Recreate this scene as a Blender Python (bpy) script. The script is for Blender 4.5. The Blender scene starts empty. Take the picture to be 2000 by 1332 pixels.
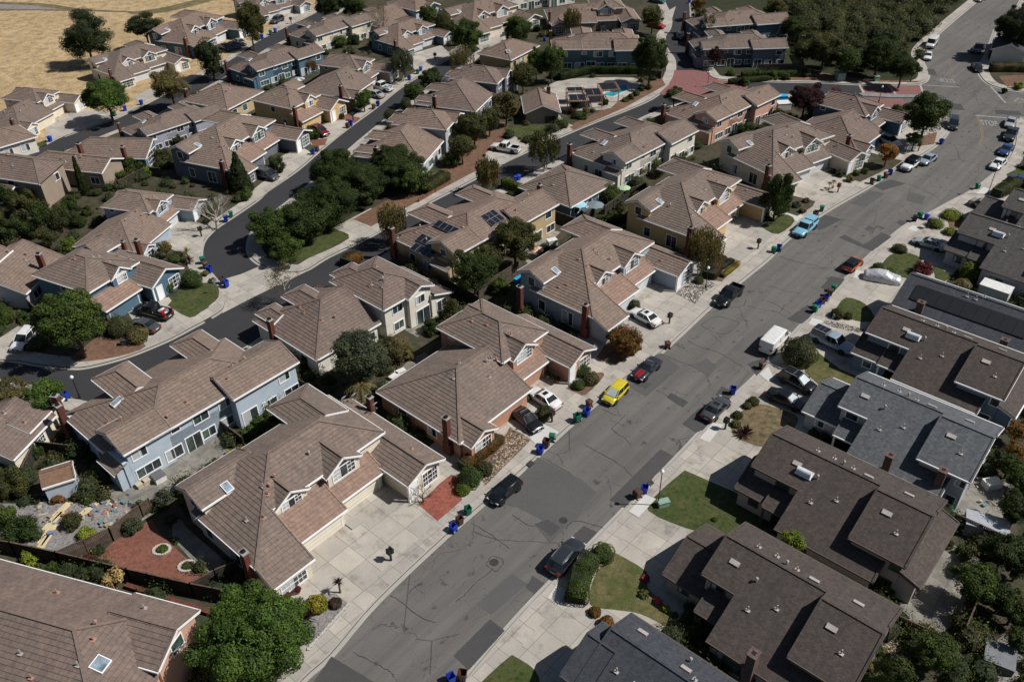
import bpy, bmesh, math, random
from mathutils import Vector, Matrix
from mathutils.bvhtree import BVHTree
R = math.radians
PI = math.pi
scene = bpy.context.scene
COL = scene.collection
rnd = random.Random(7)

# ------------------------------------------------------------------ camera
FPX, NX, NY, HC = 1670.0, 1030.0, 2950.0, 62.0
_dn = Vector((NX - 1000, NY - 666, FPX)).normalized()
_f = Vector((0, 0, 1)); _F = (_f - _dn * _f.dot(_dn)).normalized()
_U = -_dn; _X = _F.cross(_U)
CM = Matrix((_X, _F, _U))                 # survey frame -> world

def P(x, y, z=0.0):
    """plan survey: sight line (x, y) of the 2000x1332 survey photo met with height z"""
    v = CM @ Vector((x - 1000, y - 666, FPX))
    t = (HC - z) / (-v.z)
    return Vector((v.x * t, v.y * t, z))

cam_d = bpy.data.cameras.new("camera"); cam = bpy.data.objects.new("camera", cam_d); COL.objects.link(cam)
cx, cy, cz = CM.col[0], -CM.col[1], -CM.col[2]
cam.matrix_world = Matrix(((cx.x, cy.x, cz.x, 0), (cx.y, cy.y, cz.y, 0), (cx.z, cy.z, cz.z, HC), (0, 0, 0, 1)))
cam_d.sensor_width = 36; cam_d.lens = FPX / 2000 * 36; cam_d.clip_end = 5000; cam_d.clip_start = 1
scene.camera = cam

# ------------------------------------------------------------------ light
SUN_AZ, SUN_EL = math.atan2(-0.10, 1.0), R(50)
sdir = Vector((math.cos(SUN_EL) * math.cos(SUN_AZ), math.cos(SUN_EL) * math.sin(SUN_AZ), math.sin(SUN_EL)))
sl = bpy.data.lights.new("sun", 'SUN'); sl.energy = 5.0; sl.angle = R(0.5); sl.color = (1.0, 0.965, 0.915)
so = bpy.data.objects.new("sun", sl); COL.objects.link(so)
so.rotation_euler = (-sdir).to_track_quat('-Z', 'Y').to_euler(); so.location = (60, 0, 120)
w = bpy.data.worlds.new("World"); scene.world = w; w.use_nodes = True
nt = w.node_tree; bg = nt.nodes['Background']
sky = nt.nodes.new('ShaderNodeTexSky'); sky.sky_type = 'NISHITA'; sky.sun_disc = False
sky.sun_elevation = SUN_EL; sky.sun_rotation = PI / 2 - SUN_AZ
nt.links.new(sky.outputs[0], bg.inputs[0]); bg.inputs[1].default_value = 0.045
scene.view_settings.view_transform = 'Standard'; scene.view_settings.look = 'None'
scene.view_settings.exposure = 0

# ------------------------------------------------------------------ materials
MATS = {}
class NG:
    def __init__(s, name):
        s.m = bpy.data.materials.new(name); s.m.use_nodes = True
        s.t = s.m.node_tree; s.b = s.t.nodes['Principled BSDF']
    def n(s, typ, **kw):
        nd = s.t.nodes.new(typ)
        for k, v in kw.items():
            if k.startswith('i_'): nd.inputs[k[2:].replace('_', ' ')].default_value = v
            else: setattr(nd, k, v)
        return nd
    def l(s, a, b): s.t.links.new(a, b)
    def noise(s, vec, scale, detail=3, rough=.6):
        nd = s.n('ShaderNodeTexNoise'); nd.inputs['Scale'].default_value = scale
        nd.inputs['Detail'].default_value = detail; nd.inputs['Roughness'].default_value = rough
        if vec: s.l(vec, nd.inputs['Vector'])
        return nd.outputs['Fac']
    def ramp(s, fac, *stops):
        nd = s.n('ShaderNodeValToRGB'); e = nd.color_ramp.elements
        while len(e) < len(stops): e.new(0.5)
        for i, (p, c) in enumerate(stops):
            e[i].position = p; e[i].color = (*c, 1) if len(c) == 3 else c
        s.l(fac, nd.inputs[0]); return nd.outputs[0]
    def mix(s, fac, a, b, mode='MIX'):
        nd = s.n('ShaderNodeMix', data_type='RGBA', blend_type=mode)
        for sock, v in ((nd.inputs[0], fac), (nd.inputs[6], a), (nd.inputs[7], b)):
            if hasattr(v, 'is_output'): s.l(v, sock)
            elif isinstance(v, (int, float)): sock.default_value = v
            else: sock.default_value = (*v, 1)
        return nd.outputs[2]
    def math(s, op, a, b=0.0):
        nd = s.n('ShaderNodeMath', operation=op)
        for i, v in enumerate((a, b)):
            if hasattr(v, 'is_output'): s.l(v, nd.inputs[i])
            else: nd.inputs[i].default_value = v
        return nd.outputs[0]
    def bump(s, h, strength=.3, dist=.02):
        nd = s.n('ShaderNodeBump'); nd.inputs['Strength'].default_value = strength
        nd.inputs['Distance'].default_value = dist; s.l(h, nd.inputs['Height']); s.l(nd.outputs[0], s.b.inputs['Normal'])
    def coords(s, kind='Object', rot=0.0, scale=(1, 1, 1)):
        tc = s.n('ShaderNodeTexCoord'); mp = s.n('ShaderNodeMapping')
        mp.inputs['Rotation'].default_value = (0, 0, rot); mp.inputs['Scale'].default_value = scale
        s.l(tc.outputs[kind], mp.inputs['Vector']); return mp.outputs[0]

def pos_coords(g, rot=0.0, scale=(1, 1, 1)):
    ge = g.n('ShaderNodeNewGeometry'); mp = g.n('ShaderNodeMapping')
    mp.inputs['Rotation'].default_value = (0, 0, rot); mp.inputs['Scale'].default_value = scale
    g.l(ge.outputs['Position'], mp.inputs['Vector']); return mp.outputs[0]

def cmul(c, k): return tuple(min(1, v * k) for v in c)

def plain(name, c, rough=.6, metal=0.0, var=.12, nscale=1.5, spec=.3):
    if name in MATS: return MATS[name]
    g = NG(name); v = g.coords()
    n = g.noise(v, nscale, 3)
    g.l(g.ramp(n, (.3, cmul(c, 1 - var)), (.7, cmul(c, 1 + var))), g.b.inputs['Base Color'])
    g.b.inputs['Roughness'].default_value = rough; g.b.inputs['Metallic'].default_value = metal
    g.b.inputs['Specular IOR Level'].default_value = spec
    MATS[name] = g.m; return g.m

def paint(name, c, rough=.25):
    if name in MATS: return MATS[name]
    g = NG(name); v = g.coords(); n = g.noise(v, 2.5, 4)
    g.l(g.ramp(n, (.3, cmul(c, .88)), (.7, cmul(c, 1.06))), g.b.inputs['Base Color'])
    g.b.inputs['Roughness'].default_value = rough; g.b.inputs['Coat Weight'].default_value = .6
    g.b.inputs['Coat Roughness'].default_value = .06; g.b.inputs['Metallic'].default_value = .1
    MATS[name] = g.m; return g.m

def glass(name, c=(.02, .025, .03), rough=.06):
    if name in MATS: return MATS[name]
    g = NG(name); v = g.coords(); n = g.noise(v, .8, 2)
    g.l(g.ramp(n, (.35, cmul(c, .5)), (.65, cmul(c, 1.6))), g.b.inputs['Base Color'])
    g.b.inputs['Roughness'].default_value = rough; g.b.inputs['Specular IOR Level'].default_value = .8
    MATS[name] = g.m; return g.m

def wall_mat(name, c, siding=True):
    if name in MATS: return MATS[name]
    g = NG(name); v = g.coords()
    n = g.noise(v, .7, 4); n2 = g.noise(v, 9, 3)
    base = g.mix(g.math('MULTIPLY', n2, .35), g.ramp(n, (.3, cmul(c, .86)), (.7, cmul(c, 1.06))), cmul(c, .8))
    if siding:
        sx = g.n('ShaderNodeSeparateXYZ'); g.l(v, sx.inputs[0])
        fr = g.math('FRACT', g.math('MULTIPLY', sx.outputs[2], 5.0))
        ln = g.math('LESS_THAN', fr, .14)
        base = g.mix(g.math('MULTIPLY', ln, .35), base, cmul(c, .45))
        g.bump(fr, .5, .02)
    else:
        g.bump(n2, .3, .01)
    g.l(base, g.b.inputs['Base Color']); g.b.inputs['Roughness'].default_value = .8
    g.b.inputs['Specular IOR Level'].default_value = .2
    MATS[name] = g.m; return g.m

def tile_mat(name, c1, c2, grime, bw=.62, rh=.42, line=.5, mort=.014):
    if name in MATS: return MATS[name]
    g = NG(name)
    uv = g.n('ShaderNodeUVMap').outputs[0]
    br = g.n('ShaderNodeTexBrick'); g.l(uv, br.inputs['Vector'])
    br.inputs['Scale'].default_value = 1; br.inputs['Brick Width'].default_value = bw; br.inputs['Row Height'].default_value = rh
    br.inputs['Mortar Size'].default_value = mort; br.inputs['Mortar Smooth'].default_value = .2
    br.inputs['Color1'].default_value = (*c1, 1); br.inputs['Color2'].default_value = (*c2, 1)
    br.inputs['Mortar'].default_value = (*cmul(c1, line), 1); br.inputs['Bias'].default_value = -.1
    v = pos_coords(g)
    n = g.noise(v, .22, 4, .65); n2 = g.noise(v, 2.2, 4, .7); n3 = g.noise(v, 14, 2, .7)
    a = g.mix(g.ramp(n, (.38, (0, 0, 0)), (.68, (1, 1, 1))), br.outputs['Color'], grime, 'MIX')
    a = g.mix(.55, br.outputs['Color'], a)
    a = g.mix(1.0, a, g.ramp(n2, (.3, (.74, .74, .76)), (.72, (1.16, 1.15, 1.12))), 'MULTIPLY')
    a = g.mix(1.0, a, g.ramp(n3, (.3, (.86, .86, .86)), (.75, (1.12, 1.12, 1.12))), 'MULTIPLY')
    # streaks running down the slope
    mp = g.n('ShaderNodeMapping'); mp.inputs['Scale'].default_value = (2.6, .12, 1); g.l(uv, mp.inputs['Vector'])
    n4 = g.noise(mp.outputs[0], 1.0, 3, .6)
    a = g.mix(1.0, a, g.ramp(n4, (.3, (.84, .84, .85)), (.62, (1.04, 1.04, 1.03))), 'MULTIPLY')
    g.l(a, g.b.inputs['Base Color']); g.b.inputs['Roughness'].default_value = .85
    g.b.inputs['Specular IOR Level'].default_value = .2
    g.bump(g.math('ADD', br.outputs['Fac'], g.math('MULTIPLY', n3, -.6)), .35, .02)
    MATS[name] = g.m; return g.m

ROOF_TAN = tile_mat('roof_tile', (.246, .178, .143), (.210, .154, .126), (.170, .136, .115))
ROOF_TAN2 = tile_mat('roof_tile_grey', (.222, .168, .140), (.185, .144, .122), (.148, .126, .112))
ROOF_RED = tile_mat('roof_tile_ruddy', (.31, .205, .158), (.262, .175, .138), (.21, .155, .128))
SH_BROWN = tile_mat('roof_shingle_brown', (.108, .087, .077), (.068, .056, .052), (.066, .057, .053), .3, .15, .45, .012)
SH_GREY = tile_mat('roof_shingle_grey', (.145, .155, .165), (.085, .095, .105), (.105, .11, .12), .3, .15, .45, .012)
SH_BLACK = tile_mat('roof_shingle_black', (.070, .077, .092), (.046, .052, .064), (.064, .068, .078), .3, .15, .5, .012)
SH_DARK = tile_mat('roof_shingle_dark', (.115, .108, .104), (.074, .070, .069), (.082, .076, .072), .3, .15, .45, .012)
ROOFS = [ROOF_TAN, ROOF_TAN2, tile_mat('roof_tile_sand', (.246, .182, .148), (.212, .158, .130), (.170, .14, .118)), tile_mat('roof_tile_weathered', (.212, .156, .131), (.178, .134, .115), (.138, .116, .104))]
TRIM = plain('white_trim', (.80, .80, .80), .5, var=.05)
TRIM_DK = plain('dark_trim', (.09, .07, .06), .6)
BRICK = tile_mat('chimney_brick', (.175, .062, .044), (.125, .048, .036), (.10, .048, .04), .3, .12, .6, .02)
BRICK_BR = plain('chimney_stone', (.11, .07, .062), .85, var=.4, nscale=6)
CONC_CAP = plain('chimney_cap', (.3, .29, .27), .9)
GLASS = glass('window_glass', (.03, .04, .045))
GLASS_G = glass('window_glass_green', (.05, .085, .075), .08)
BLIND = plain('window_blind', (.42, .44, .45), .45, var=.1)
SKYL = glass('skylight_glass', (.2, .25, .3), .12)
METAL = plain('grey_metal', (.35, .35, .35), .4, .6)
BLACKM = plain('black_metal', (.012, .012, .013), .5)
TERRA = plain('terracotta_pipe', (.38, .2, .15), .7)
DISHM = plain('dish_white', (.6, .62, .64), .35)
PVM = None

# ------------------------------------------------------------------ mesh builder
class MB:
    def __init__(s): s.v = []; s.f = []; s.uv = []; s.mi = []
    def face(s, pts, uv=None, mi=0):
        i = len(s.v); s.v.extend([tuple(p) for p in pts]); s.f.append(tuple(range(i, i + len(pts))))
        s.uv.append(uv or [(0, 0)] * len(pts)); s.mi.append(mi)
    def quadstrip(s, ringA, ringB, mi=0):
        n = len(ringA)
        for k in range(n): s.face([ringA[k], ringA[(k + 1) % n], ringB[(k + 1) % n], ringB[k]], None, mi)
    def box(s, a, b, mi=0, M=None):
        x0, y0, z0 = a; x1, y1, z1 = b
        c = [Vector(p) for p in ((x0, y0, z0), (x1, y0, z0), (x1, y1, z0), (x0, y1, z0), (x0, y0, z1), (x1, y0, z1), (x1, y1, z1), (x0, y1, z1))]
        if M is not None: c = [M @ p for p in c]
        for q in ((0, 3, 2, 1), (4, 5, 6, 7), (0, 1, 5, 4), (1, 2, 6, 5), (2, 3, 7, 6), (3, 0, 4, 7)):
            p = [c[k] for k in q]; e1 = (p[1] - p[0]).length; e2 = (p[3] - p[0]).length
            s.face(p, [(0, 0), (e1, 0), (e1, e2), (0, e2)], mi)
    def bar(s, a, b, w, h, mi=0, up=Vector((0, 0, 1)), lift=0.0):
        a = Vector(a); b = Vector(b); d = (b - a)
        if d.length < 1e-4: return
        dn = d.normalized(); sd = dn.cross(up).normalized(); un = sd.cross(dn)
        c = []
        for q in (a, b):
            for sx, sz in ((-1, -1), (1, -1), (1, 1), (-1, 1)):
                c.append(q + sd * (w / 2 * sx) + un * (h / 2 * sz + lift))
        for q in ((0, 1, 2, 3), (7, 6, 5, 4), (0, 4, 5, 1), (1, 5, 6, 2), (2, 6, 7, 3), (3, 7, 4, 0)):
            p = [c[k] for k in q]
            s.face(p, [(0, 0), ((p[1] - p[0]).length, 0), ((p[1] - p[0]).length, (p[3] - p[0]).length), (0, (p[3] - p[0]).length)], mi)
    def tube(s, a, b, r0, r1=None, n=8, mi=0, caps=True):
        a = Vector(a); b = Vector(b); r1 = r0 if r1 is None else r1
        d = (b - a).normalized(); t = Vector((1, 0, 0)) if abs(d.x) < .8 else Vector((0, 1, 0))
        x = d.cross(t).normalized(); y = d.cross(x)
        A = [a + (x * math.cos(2 * PI * k / n) + y * math.sin(2 * PI * k / n)) * r0 for k in range(n)]
        B = [b + (x * math.cos(2 * PI * k / n) + y * math.sin(2 * PI * k / n)) * r1 for k in range(n)]
        s.quadstrip(A, B, mi)
        if caps: s.face(A[::-1], None, mi); s.face(B, None, mi)
    def lathe(s, prof, n=12, c=(0, 0, 0), mi=0):
        rings = [[Vector((c[0] + r * math.cos(2 * PI * k / n), c[1] + r * math.sin(2 * PI * k / n), c[2] + z)) for k in range(n)] for r, z in prof]
        for a, b in zip(rings, rings[1:]): s.quadstrip(a, b, mi)
    def build(s, name, mats, parent=None, smooth=False, merge=False):
        me = bpy.data.meshes.new(name); me.from_pydata(s.v, [], s.f)
        uvl = me.uv_layers.new(name='UVMap'); k = 0
        flat = [c for f in s.uv for p in f for c in p]
        uvl.data.foreach_set('uv', flat)
        for m in (mats if isinstance(mats, (list, tuple)) else [mats]): me.materials.append(m)
        me.polygons.foreach_set('material_index', s.mi)
        if merge or smooth:
            bm = bmesh.new(); bm.from_mesh(me)
            bmesh.ops.remove_doubles(bm, verts=bm.verts, dist=.0008)
            bmesh.ops.recalc_face_normals(bm, faces=bm.faces)
            bm.to_mesh(me); bm.free()
        if smooth:
            me.polygons.foreach_set('use_smooth', [True] * len(me.polygons))
            try: me.set_sharp_from_angle(angle=R(smooth if smooth is not True else 40))
            except Exception: pass
        me.update()
        o = bpy.data.objects.new(name, me); COL.objects.link(o)
        if parent: o.parent = parent
        return o

def empty(name, loc, rz=0.0, label=None, cat=None, group=None):
    o = bpy.data.objects.new(name, None); COL.objects.link(o); o.location = loc; o.rotation_euler = (0, 0, rz)
    o.empty_display_size = .2
    tag(o, label, cat, group); return o
def tag(o, label=None, cat=None, group=None, kind=None):
    if label: o['label'] = label
    if cat: o['category'] = cat
    if group: o['group'] = group
    if kind: o['kind'] = kind
    return o
def dup(o, parent=None):
    c = o.copy(); COL.objects.link(c); c.parent = parent
    for ch in o.children: dup(ch, c)
    return c
def clean(a): return a
# ------------------------------------------------------------------ houses
def clip_poly(pts, key, lo, hi):
    """clip a convex polygon to lo <= key <= hi"""
    def half(ps, sgn, lim):
        out = []
        for i, p in enumerate(ps):
            q = ps[(i + 1) % len(ps)]; a = sgn * (key(p) - lim); b = sgn * (key(q) - lim)
            if a >= -1e-9: out.append(p)
            if (a > 1e-9 and b < -1e-9) or (a < -1e-9 and b > 1e-9): out.append(p.lerp(q, a / (a - b)))
        return out
    ps = half(pts, 1, lo)
    return half(ps, -1, hi) if len(ps) >= 3 else []

class House:
    def __init__(s, label, wall, A, pA, ang=None, B=None, pB=None, roof=None, trim=None, scale=None, flip=False, tile=True, garage=None, detail=1, siding=True, group=None, skirt=None):
        s.wall = wall; s.roofm = roof or ROOFS[rnd.choice((0, 0, 1, 2, 3))]; s.trim = trim or TRIM; s.tile = tile; s.garage = garage or wall
        s.skirtm = skirt or s.roofm
        s.sc = scale or 1.0
        if B is not None:
            k = 1.0
            for it in range(3):
                wa = P(pA[0], pA[1], A[2] * k); wb = P(pB[0], pB[1], B[2] * k)
                d = (wb - wa); d.z = 0; l = Vector((B[0] - A[0], -(B[1] - A[1]), 0))
                if scale is None: k = max(.8, min(1.2, d.length / l.length))
                else: k = scale
            s.sc = k
            an = math.atan2(d.y, d.x) - math.atan2(l.y, l.x)
            if ang is not None: an = R(ang)
        else: an = R(ang)
        s.an = an
        wa = P(pA[0], pA[1], A[2] * s.sc)
        c, sn = math.cos(an), math.sin(an)
        lx, ly = A[0] * s.sc, -A[1] * s.sc
        org = Vector((wa.x - (c * lx - sn * ly), wa.y - (sn * lx + c * ly), 0))
        s.root = empty('house', org, an, label, 'house', group)
        s.root.scale = (s.sc,) * 3
        s.R = MB(); s.K = MB(); s.W = MB(); s.T = MB(); s.hulls = []; s.polys = []; s.wins = []; s.org = org
    def L(s, p): return Vector((p[0], -p[1], p[2]))
    # ---- roof
    def poly(s, pts, rakes=(), cap=(), skirt=False, eave=True):
        q = [s.L(p) for p in pts]
        n = Vector((0, 0, 0))
        for i in range(len(q)):
            a, b = q[i], q[(i + 1) % len(q)]; n += a.cross(b)
        n.normalize()
        if n.z < 0: q.reverse(); n = -n; rev = True
        else: rev = False
        up = Vector((0, 0, 1)) - n * n.z
        mb = s.K if skirt else s.R
        if up.length < 1e-3: mb.face(q, [(p.x, p.y) for p in q]); return
        up.normalize(); al = up.cross(n).normalized(); c = sum(q, Vector()) / len(q)
        org = q[0]; key = lambda p: (p - org).dot(up)
        vs = [key(p) for p in q]; lo, hi = min(vs), max(vs)
        uvf = lambda p: ((p - org).dot(al) + 50, key(p) - lo + 20 * .42)
        if s.tile:
            rh, th = .42, .04
            k = 0
            while lo + k * rh < hi - 1e-4:
                a, b = lo + k * rh, min(hi, lo + (k + 1) * rh)
                st = clip_poly(q, key, a, b)
                if len(st) >= 3:
                    lifted = [p + n * (th * max(0, (lo + (k + 1) * rh - key(p)) / rh)) for p in st]
                    mb.face(lifted, [uvf(p) for p in st])
                    low = [(p, l) for p, l in zip(st, lifted) if key(p) - a < 1e-4]
                    if len(low) >= 2:
                        low.sort(key=lambda t: (t[0] - org).dot(al))
                        p0, p1 = low[0], low[-1]
                        mb.face([p0[0], p1[0], p1[1], p0[1]], [uvf(p0[0]), uvf(p1[0]), uvf(p1[0]), uvf(p0[0])])
                k += 1
            mb.face([p - n * .03 for p in q][::-1], [uvf(p) for p in q][::-1])
        else:
            mb.face(q, [uvf(p) for p in q]); mb.face([p - n * .12 for p in q][::-1], [uvf(p) for p in q][::-1])
        s.polys.append((q, n))
        # eave gutter
        zlo = min(p.z for p in q)
        if eave:
            for i in range(len(q)):
                a, b = q[i], q[(i + 1) % len(q)]
                if abs(a.z - zlo) < .02 and abs(b.z - zlo) < .02 and (a - b).length > .3:
                    out = Vector(-up); out.z = 0; out.normalize()
                    s.T.bar(a + out * .05, b + out * .05, .13, .17, lift=-.1)
        for i in rakes:
            a, b = s.L(pts[i]), s.L(pts[(i + 1) % len(pts)])
            o = (c - (a + b) / 2); o.z = 0; dd = (b - a).normalized(); o = o - dd * o.dot(dd); o.z = 0; o = -o.normalized() if o.length > 0 else o
            s.T.bar(a + o * .02, b + o * .02, .07, .2, lift=-.1)
            mb.bar(a - o * .06, b - o * .06, .16, .06, lift=.05)
        for i in cap:
            s.capline(pts[i], pts[(i + 1) % len(pts)])
    def capline(s, a, b):
        a, b = s.L(a), s.L(b)
        L = (b - a).length; n = max(1, int(L / .45)) if s.tile else 1
        for k in range(n):
            p, q = a.lerp(b, k / n), a.lerp(b, (k + 1) / n)
            s.R.bar(p + Vector((0, 0, .045)), q + Vector((0, 0, .03)), .26 if s.tile else .2, .09 if s.tile else .05)
    def wing(s, u0, w0, u1, w1, z, hl, hr=None, e='gg', sl=.43, base=0.0, walls=True, inset=.38, over=None):
        """ridge (u0,w0)-(u1,w1) at z; hl/hr = half widths left/right of travel; e = end kinds g/h"""
        hr = hl if hr is None else hr
        a = Vector((u0, w0)); b = Vector((u1, w1)); d = (b - a).normalized(); lft = Vector((d.y, -d.x))  # w axis points down in plan
        zl, zr = z - sl * hl, z - sl * hr
        hh = max(hl, hr)
        def end(p, sg, kind):
            if kind == 'g': return p, [p + lft * hl, p - lft * hr]
            return p, [p + d * sg * hl + lft * hl, p + d * sg * hr - lft * hr]
        A, ca = end(a, -1, e[0]); B, cb = end(b, 1, e[1])
        v = lambda p, zz: (p.x, p.y, zz)
        if hl > .05: s.poly([v(A, z), v(B, z), v(cb[0], zl), v(ca[0], zl)], rakes=([1] if e[1] == 'g' else []) + ([3] if e[0] == 'g' else []))
        if hr > .05: s.poly([v(B, z), v(A, z), v(ca[1], zr), v(cb[1], zr)], rakes=([1] if e[0] == 'g' else []) + ([3] if e[1] == 'g' else []))
        if e[0] == 'h': s.poly([v(A, z), v(ca[0], zl), v(ca[1], zr)]); s.capline(v(A, z), v(ca[0], zl)); s.capline(v(A, z), v(ca[1], zr))
        if e[1] == 'h': s.poly([v(B, z), v(cb[0], zl), v(cb[1], zr)]); s.capline(v(B, z), v(cb[0], zl)); s.capline(v(B, z), v(cb[1], zr))
        if (b - a).length > .2: s.capline(v(A, z), v(B, z))
        if walls:
            i = inset; dz = .14
            ia = a + d * i if e[0] == 'g' else a
            ib = b - d * i if e[1] == 'g' else b
            L2, R2 = max(hl - i, 0.02), max(hr - i, .02)
            pts = []
            for q0, sg, kd in ((a, -1, e[0]), (b, 1, e[1])):
                for off, hw, hx in ((lft * L2, L2, hl), (-lft * R2, R2, hr)):
                    q = q0 - d * sg * i if kd == 'g' else q0 + d * sg * max(0, hx - i)
                    p = q + off; pts += [v(p, base), v(p, z - sl * hw - dz)]
            pts += [v(ia, z - dz), v(ib, z - dz)]
            s.hull(pts)
        return s
    def hull(s, pts):
        bm = bmesh.new()
        for p in pts: bm.verts.new(s.L(p))
        r = bmesh.ops.convex_hull(bm, input=bm.verts)
        bmesh.ops.delete(bm, geom=[g for g in r['geom_interior'] if isinstance(g, bmesh.types.BMVert)], context='VERTS')
        bmesh.ops.recalc_face_normals(bm, faces=bm.faces)
        for f in bm.faces: s.W.face([v.co.copy() for v in f.verts])
        bm.free()
    def block(s, u0, u1, w0, w1, z, z0=0.0):
        s.hull([(a, b, c) for a in (u0, u1) for b in (w0, w1) for c in (z0, z)])
    # ---- details (queued until the walls exist)
    def win(s, u, w, z, d, W=1.2, H=1.2, st='w'): s.wins.append((u, w, z, d, W, H, st))
    DIR = {'F': (0, -1), 'B': (0, 1), 'S': (-1, 0), 'N': (1, 0)}
    def _bvh(s, mb): return BVHTree.FromPolygons(mb.v, mb.f)
    def finish(s):
        root = s.root
        wall = s.W.build('wall', s.wall, root, merge=True)
        if s.R.f: s.R.build('roof', s.roofm, root)
        if s.K.f: s.K.build('garage_roof', s.skirtm, root)
        if s.T.f: s.T.build('fascia', s.trim, root)
        bv = s._bvh(s.W); rb = s._bvh(s.R)
        for (u, w, z, d, W, H, st) in s.wins:
            dx, dy = s.DIR[d]; dv = Vector((dx, dy, 0)); o = s.L((u, w, z)) + dv * 6
            h = bv.ray_cast(o, -dv, 12)
            p = h[0] if h[0] is not None else s.L((u, w, z))
            s.window(p, dv, W, H, st)
        s.bv, s.rb = bv, rb
        return s
    def frame(s, p, dv):
        x = Vector((-dv.y, dv.x, 0)); z = Vector((0, 0, 1))
        return Matrix(((x.x, dv.x, 0, p.x), (x.y, dv.y, 0, p.y), (0, 0, 1, p.z), (0, 0, 0, 1)))
    def window(s, p, dv, W, H, st):
        M = s.frame(p, dv); fr = MB(); pn = MB(); t = .1; k = .06
        hw, hh = W / 2, H / 2
        if st in ('g', 'd'):      # garage door / front door
            nm = 'garage_door' if st == 'g' else 'door'
            fr.box((-hw, -.1, -hh), (hw, .035, hh), 0, M)
            if st == 'g':
                for q in range(1, 4): fr.box((-hw, .035, -hh + H * q / 4 - .012), (hw, .042, -hh + H * q / 4 + .012), 1, M)
            fr.box((-hw - .1, -.05, -hh), (-hw, .07, hh + .1), 2, M); fr.box((hw, -.05, -hh), (hw + .1, .07, hh + .1), 2, M)
            fr.box((-hw, -.05, hh), (hw, .07, hh + .1), 2, M)
            fr.build(nm, [s.garage if st == 'g' else s.trim, METAL, s.trim], s.root); return
        fr.box((-hw - t, -.05, -hh - t), (-hw, k, hh + t), 0, M); fr.box((hw, -.05, -hh - t), (hw + t, k, hh + t), 0, M)
        fr.box((-hw, -.05, hh), (hw, k, hh + t), 0, M); fr.box((-hw, -.05, -hh - t), (hw, k, -hh), 0, M)
        if st in ('w', 's', 'b', 't', 'a'):
            n = max(1, round(W / .9)) if st not in ('b', 'a') else 3
            for q in range(1, n): x = -hw + W * q / n; fr.box((x - .03, -.04, -hh), (x + .03, .045, hh), 0, M)
        if st == 'a':
            for x in (-hw * .67, hw * .67): fr.box((x - .02, -.04, -hh), (x + .02, .04, hh), 0, M)
            for zz in (-hh * .3, hh * .4):
                for s_ in (-1, 1): fr.box((min(s_ * hw * .33, s_ * hw), -.04, zz - .02), (max(s_ * hw * .33, s_ * hw), .04, zz + .02), 0, M)
        if st in ('b',):
            for q in (1, 2): zz = -hh + H * q / 3; fr.box((-hw, -.04, zz - .02), (hw, .04, zz + .02), 0, M)
            for x in (-hw * .67, hw * .67): fr.box((x - .02, -.04, -hh), (x + .02, .04, hh), 0, M)
        f = fr.build('window', s.trim, s.root)
        half = rnd.random() if st != 'a' else .3
        if half < .55:
            sp = -hw + W * rnd.choice((.33, .5, .66))
            a = BLIND if rnd.random() < .6 else GLASS_G
            pn.box((-hw, -.03, -hh), (sp, .012, hh), 0, M); pn.box((sp, -.03, -hh), (hw, .012, hh), 1, M)
            pn.build('pane', [a, GLASS], f)
        else:
            pn.box((-hw, -.03, -hh), (hw, .012, hh), 0, M); pn.build('pane', [GLASS if rnd.random() < .6 else GLASS_G], f)
        if st == 'a':             # arched light above
            ar = MB(); pts = [Vector((hw * .48 * math.cos(a), .05, hh + t + .02 + min(.5, hw * .42) * math.sin(a))) for a in [PI * i / 8 for i in range(9)]]
            ar.face([M @ q for q in pts]); inn = [Vector((q.x * .8, .065, hh + t + .04 + (q.z - hh - t) * .76)) for q in pts]
            ar.face([M @ q for q in inn], None, 1)
            ar.build('arch_light', [s.trim, GLASS], f)
    def chimney(s, u, w, z0, z, a=.52, b=.70, m=None, cap=True):
        mb = MB(); c = s.L((u, w, 0)); m = m or BRICK
        mb.box((c.x - a / 2, c.y - b / 2, z0), (c.x + a / 2, c.y + b / 2, z))
        if z0 < .5: mb.box((c.x - a * .52, c.y - b * .75, z0), (c.x + a * .52, c.y + b * .75, z0 + 1.6))
        o = mb.build('chimney', m, s.root); k = MB()
        k.box((c.x - a / 2 - .06, c.y - b / 2 - .06, z), (c.x + a / 2 + .06, c.y + b / 2 + .06, z + .1))
        k.box((c.x - .17, c.y - .17, z + .1), (c.x + .17, c.y + .17, z + (.3 if m is BRICK else .12)), 1)
        k.build('chimney_cap', [CONC_CAP if m is BRICK else m, BLACKM], o)
    def _onroof(s, u, w):
        o = s.L((u, w, 20)); h = s.rb.ray_cast(o, Vector((0, 0, -1)), 40)
        return h[0], h[1]
    def vent(s, u, w, kind=0):
        p, n = s._onroof(u, w)
        if p is None: return
        mb = MB()
        if kind == 0:
            mb.tube(p - Vector((0, 0, .2)), p + Vector((0, 0, .45)), .06, n=6); mb.box(p - Vector((.2, .2, .0)), p + Vector((.2, .2, .03)))
        elif kind == 1:
            mb.tube(p - Vector((0, 0, .2)), p + Vector((0, 0, .4)), .08, n=8); mb.tube(p + Vector((0, 0, .4)), p + Vector((0, 0, .5)), .15, .09, n=8)
        else:
            up = Vector((0, 0, 1)) - n * n.z; up.normalize(); sd = n.cross(up)
            Mx = Matrix(((sd.x, up.x, n.x, p.x), (sd.y, up.y, n.y, p.y), (sd.z, up.z, n.z, p.z), (0, 0, 0, 1)))
            mb.box((-.42, -.22, 0), (.42, .22, .13), 0, Mx)
        mb.build('roof_vent', [TERRA if (kind != 2 and rnd.random() < .7 and s.tile) else METAL_L], s.root)
    def vents(s, n, u0, u1, w0, w1):
        for _ in range(n): s.vent(rnd.uniform(u0, u1), rnd.uniform(w0, w1), rnd.choice((0, 0, 1)))
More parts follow.
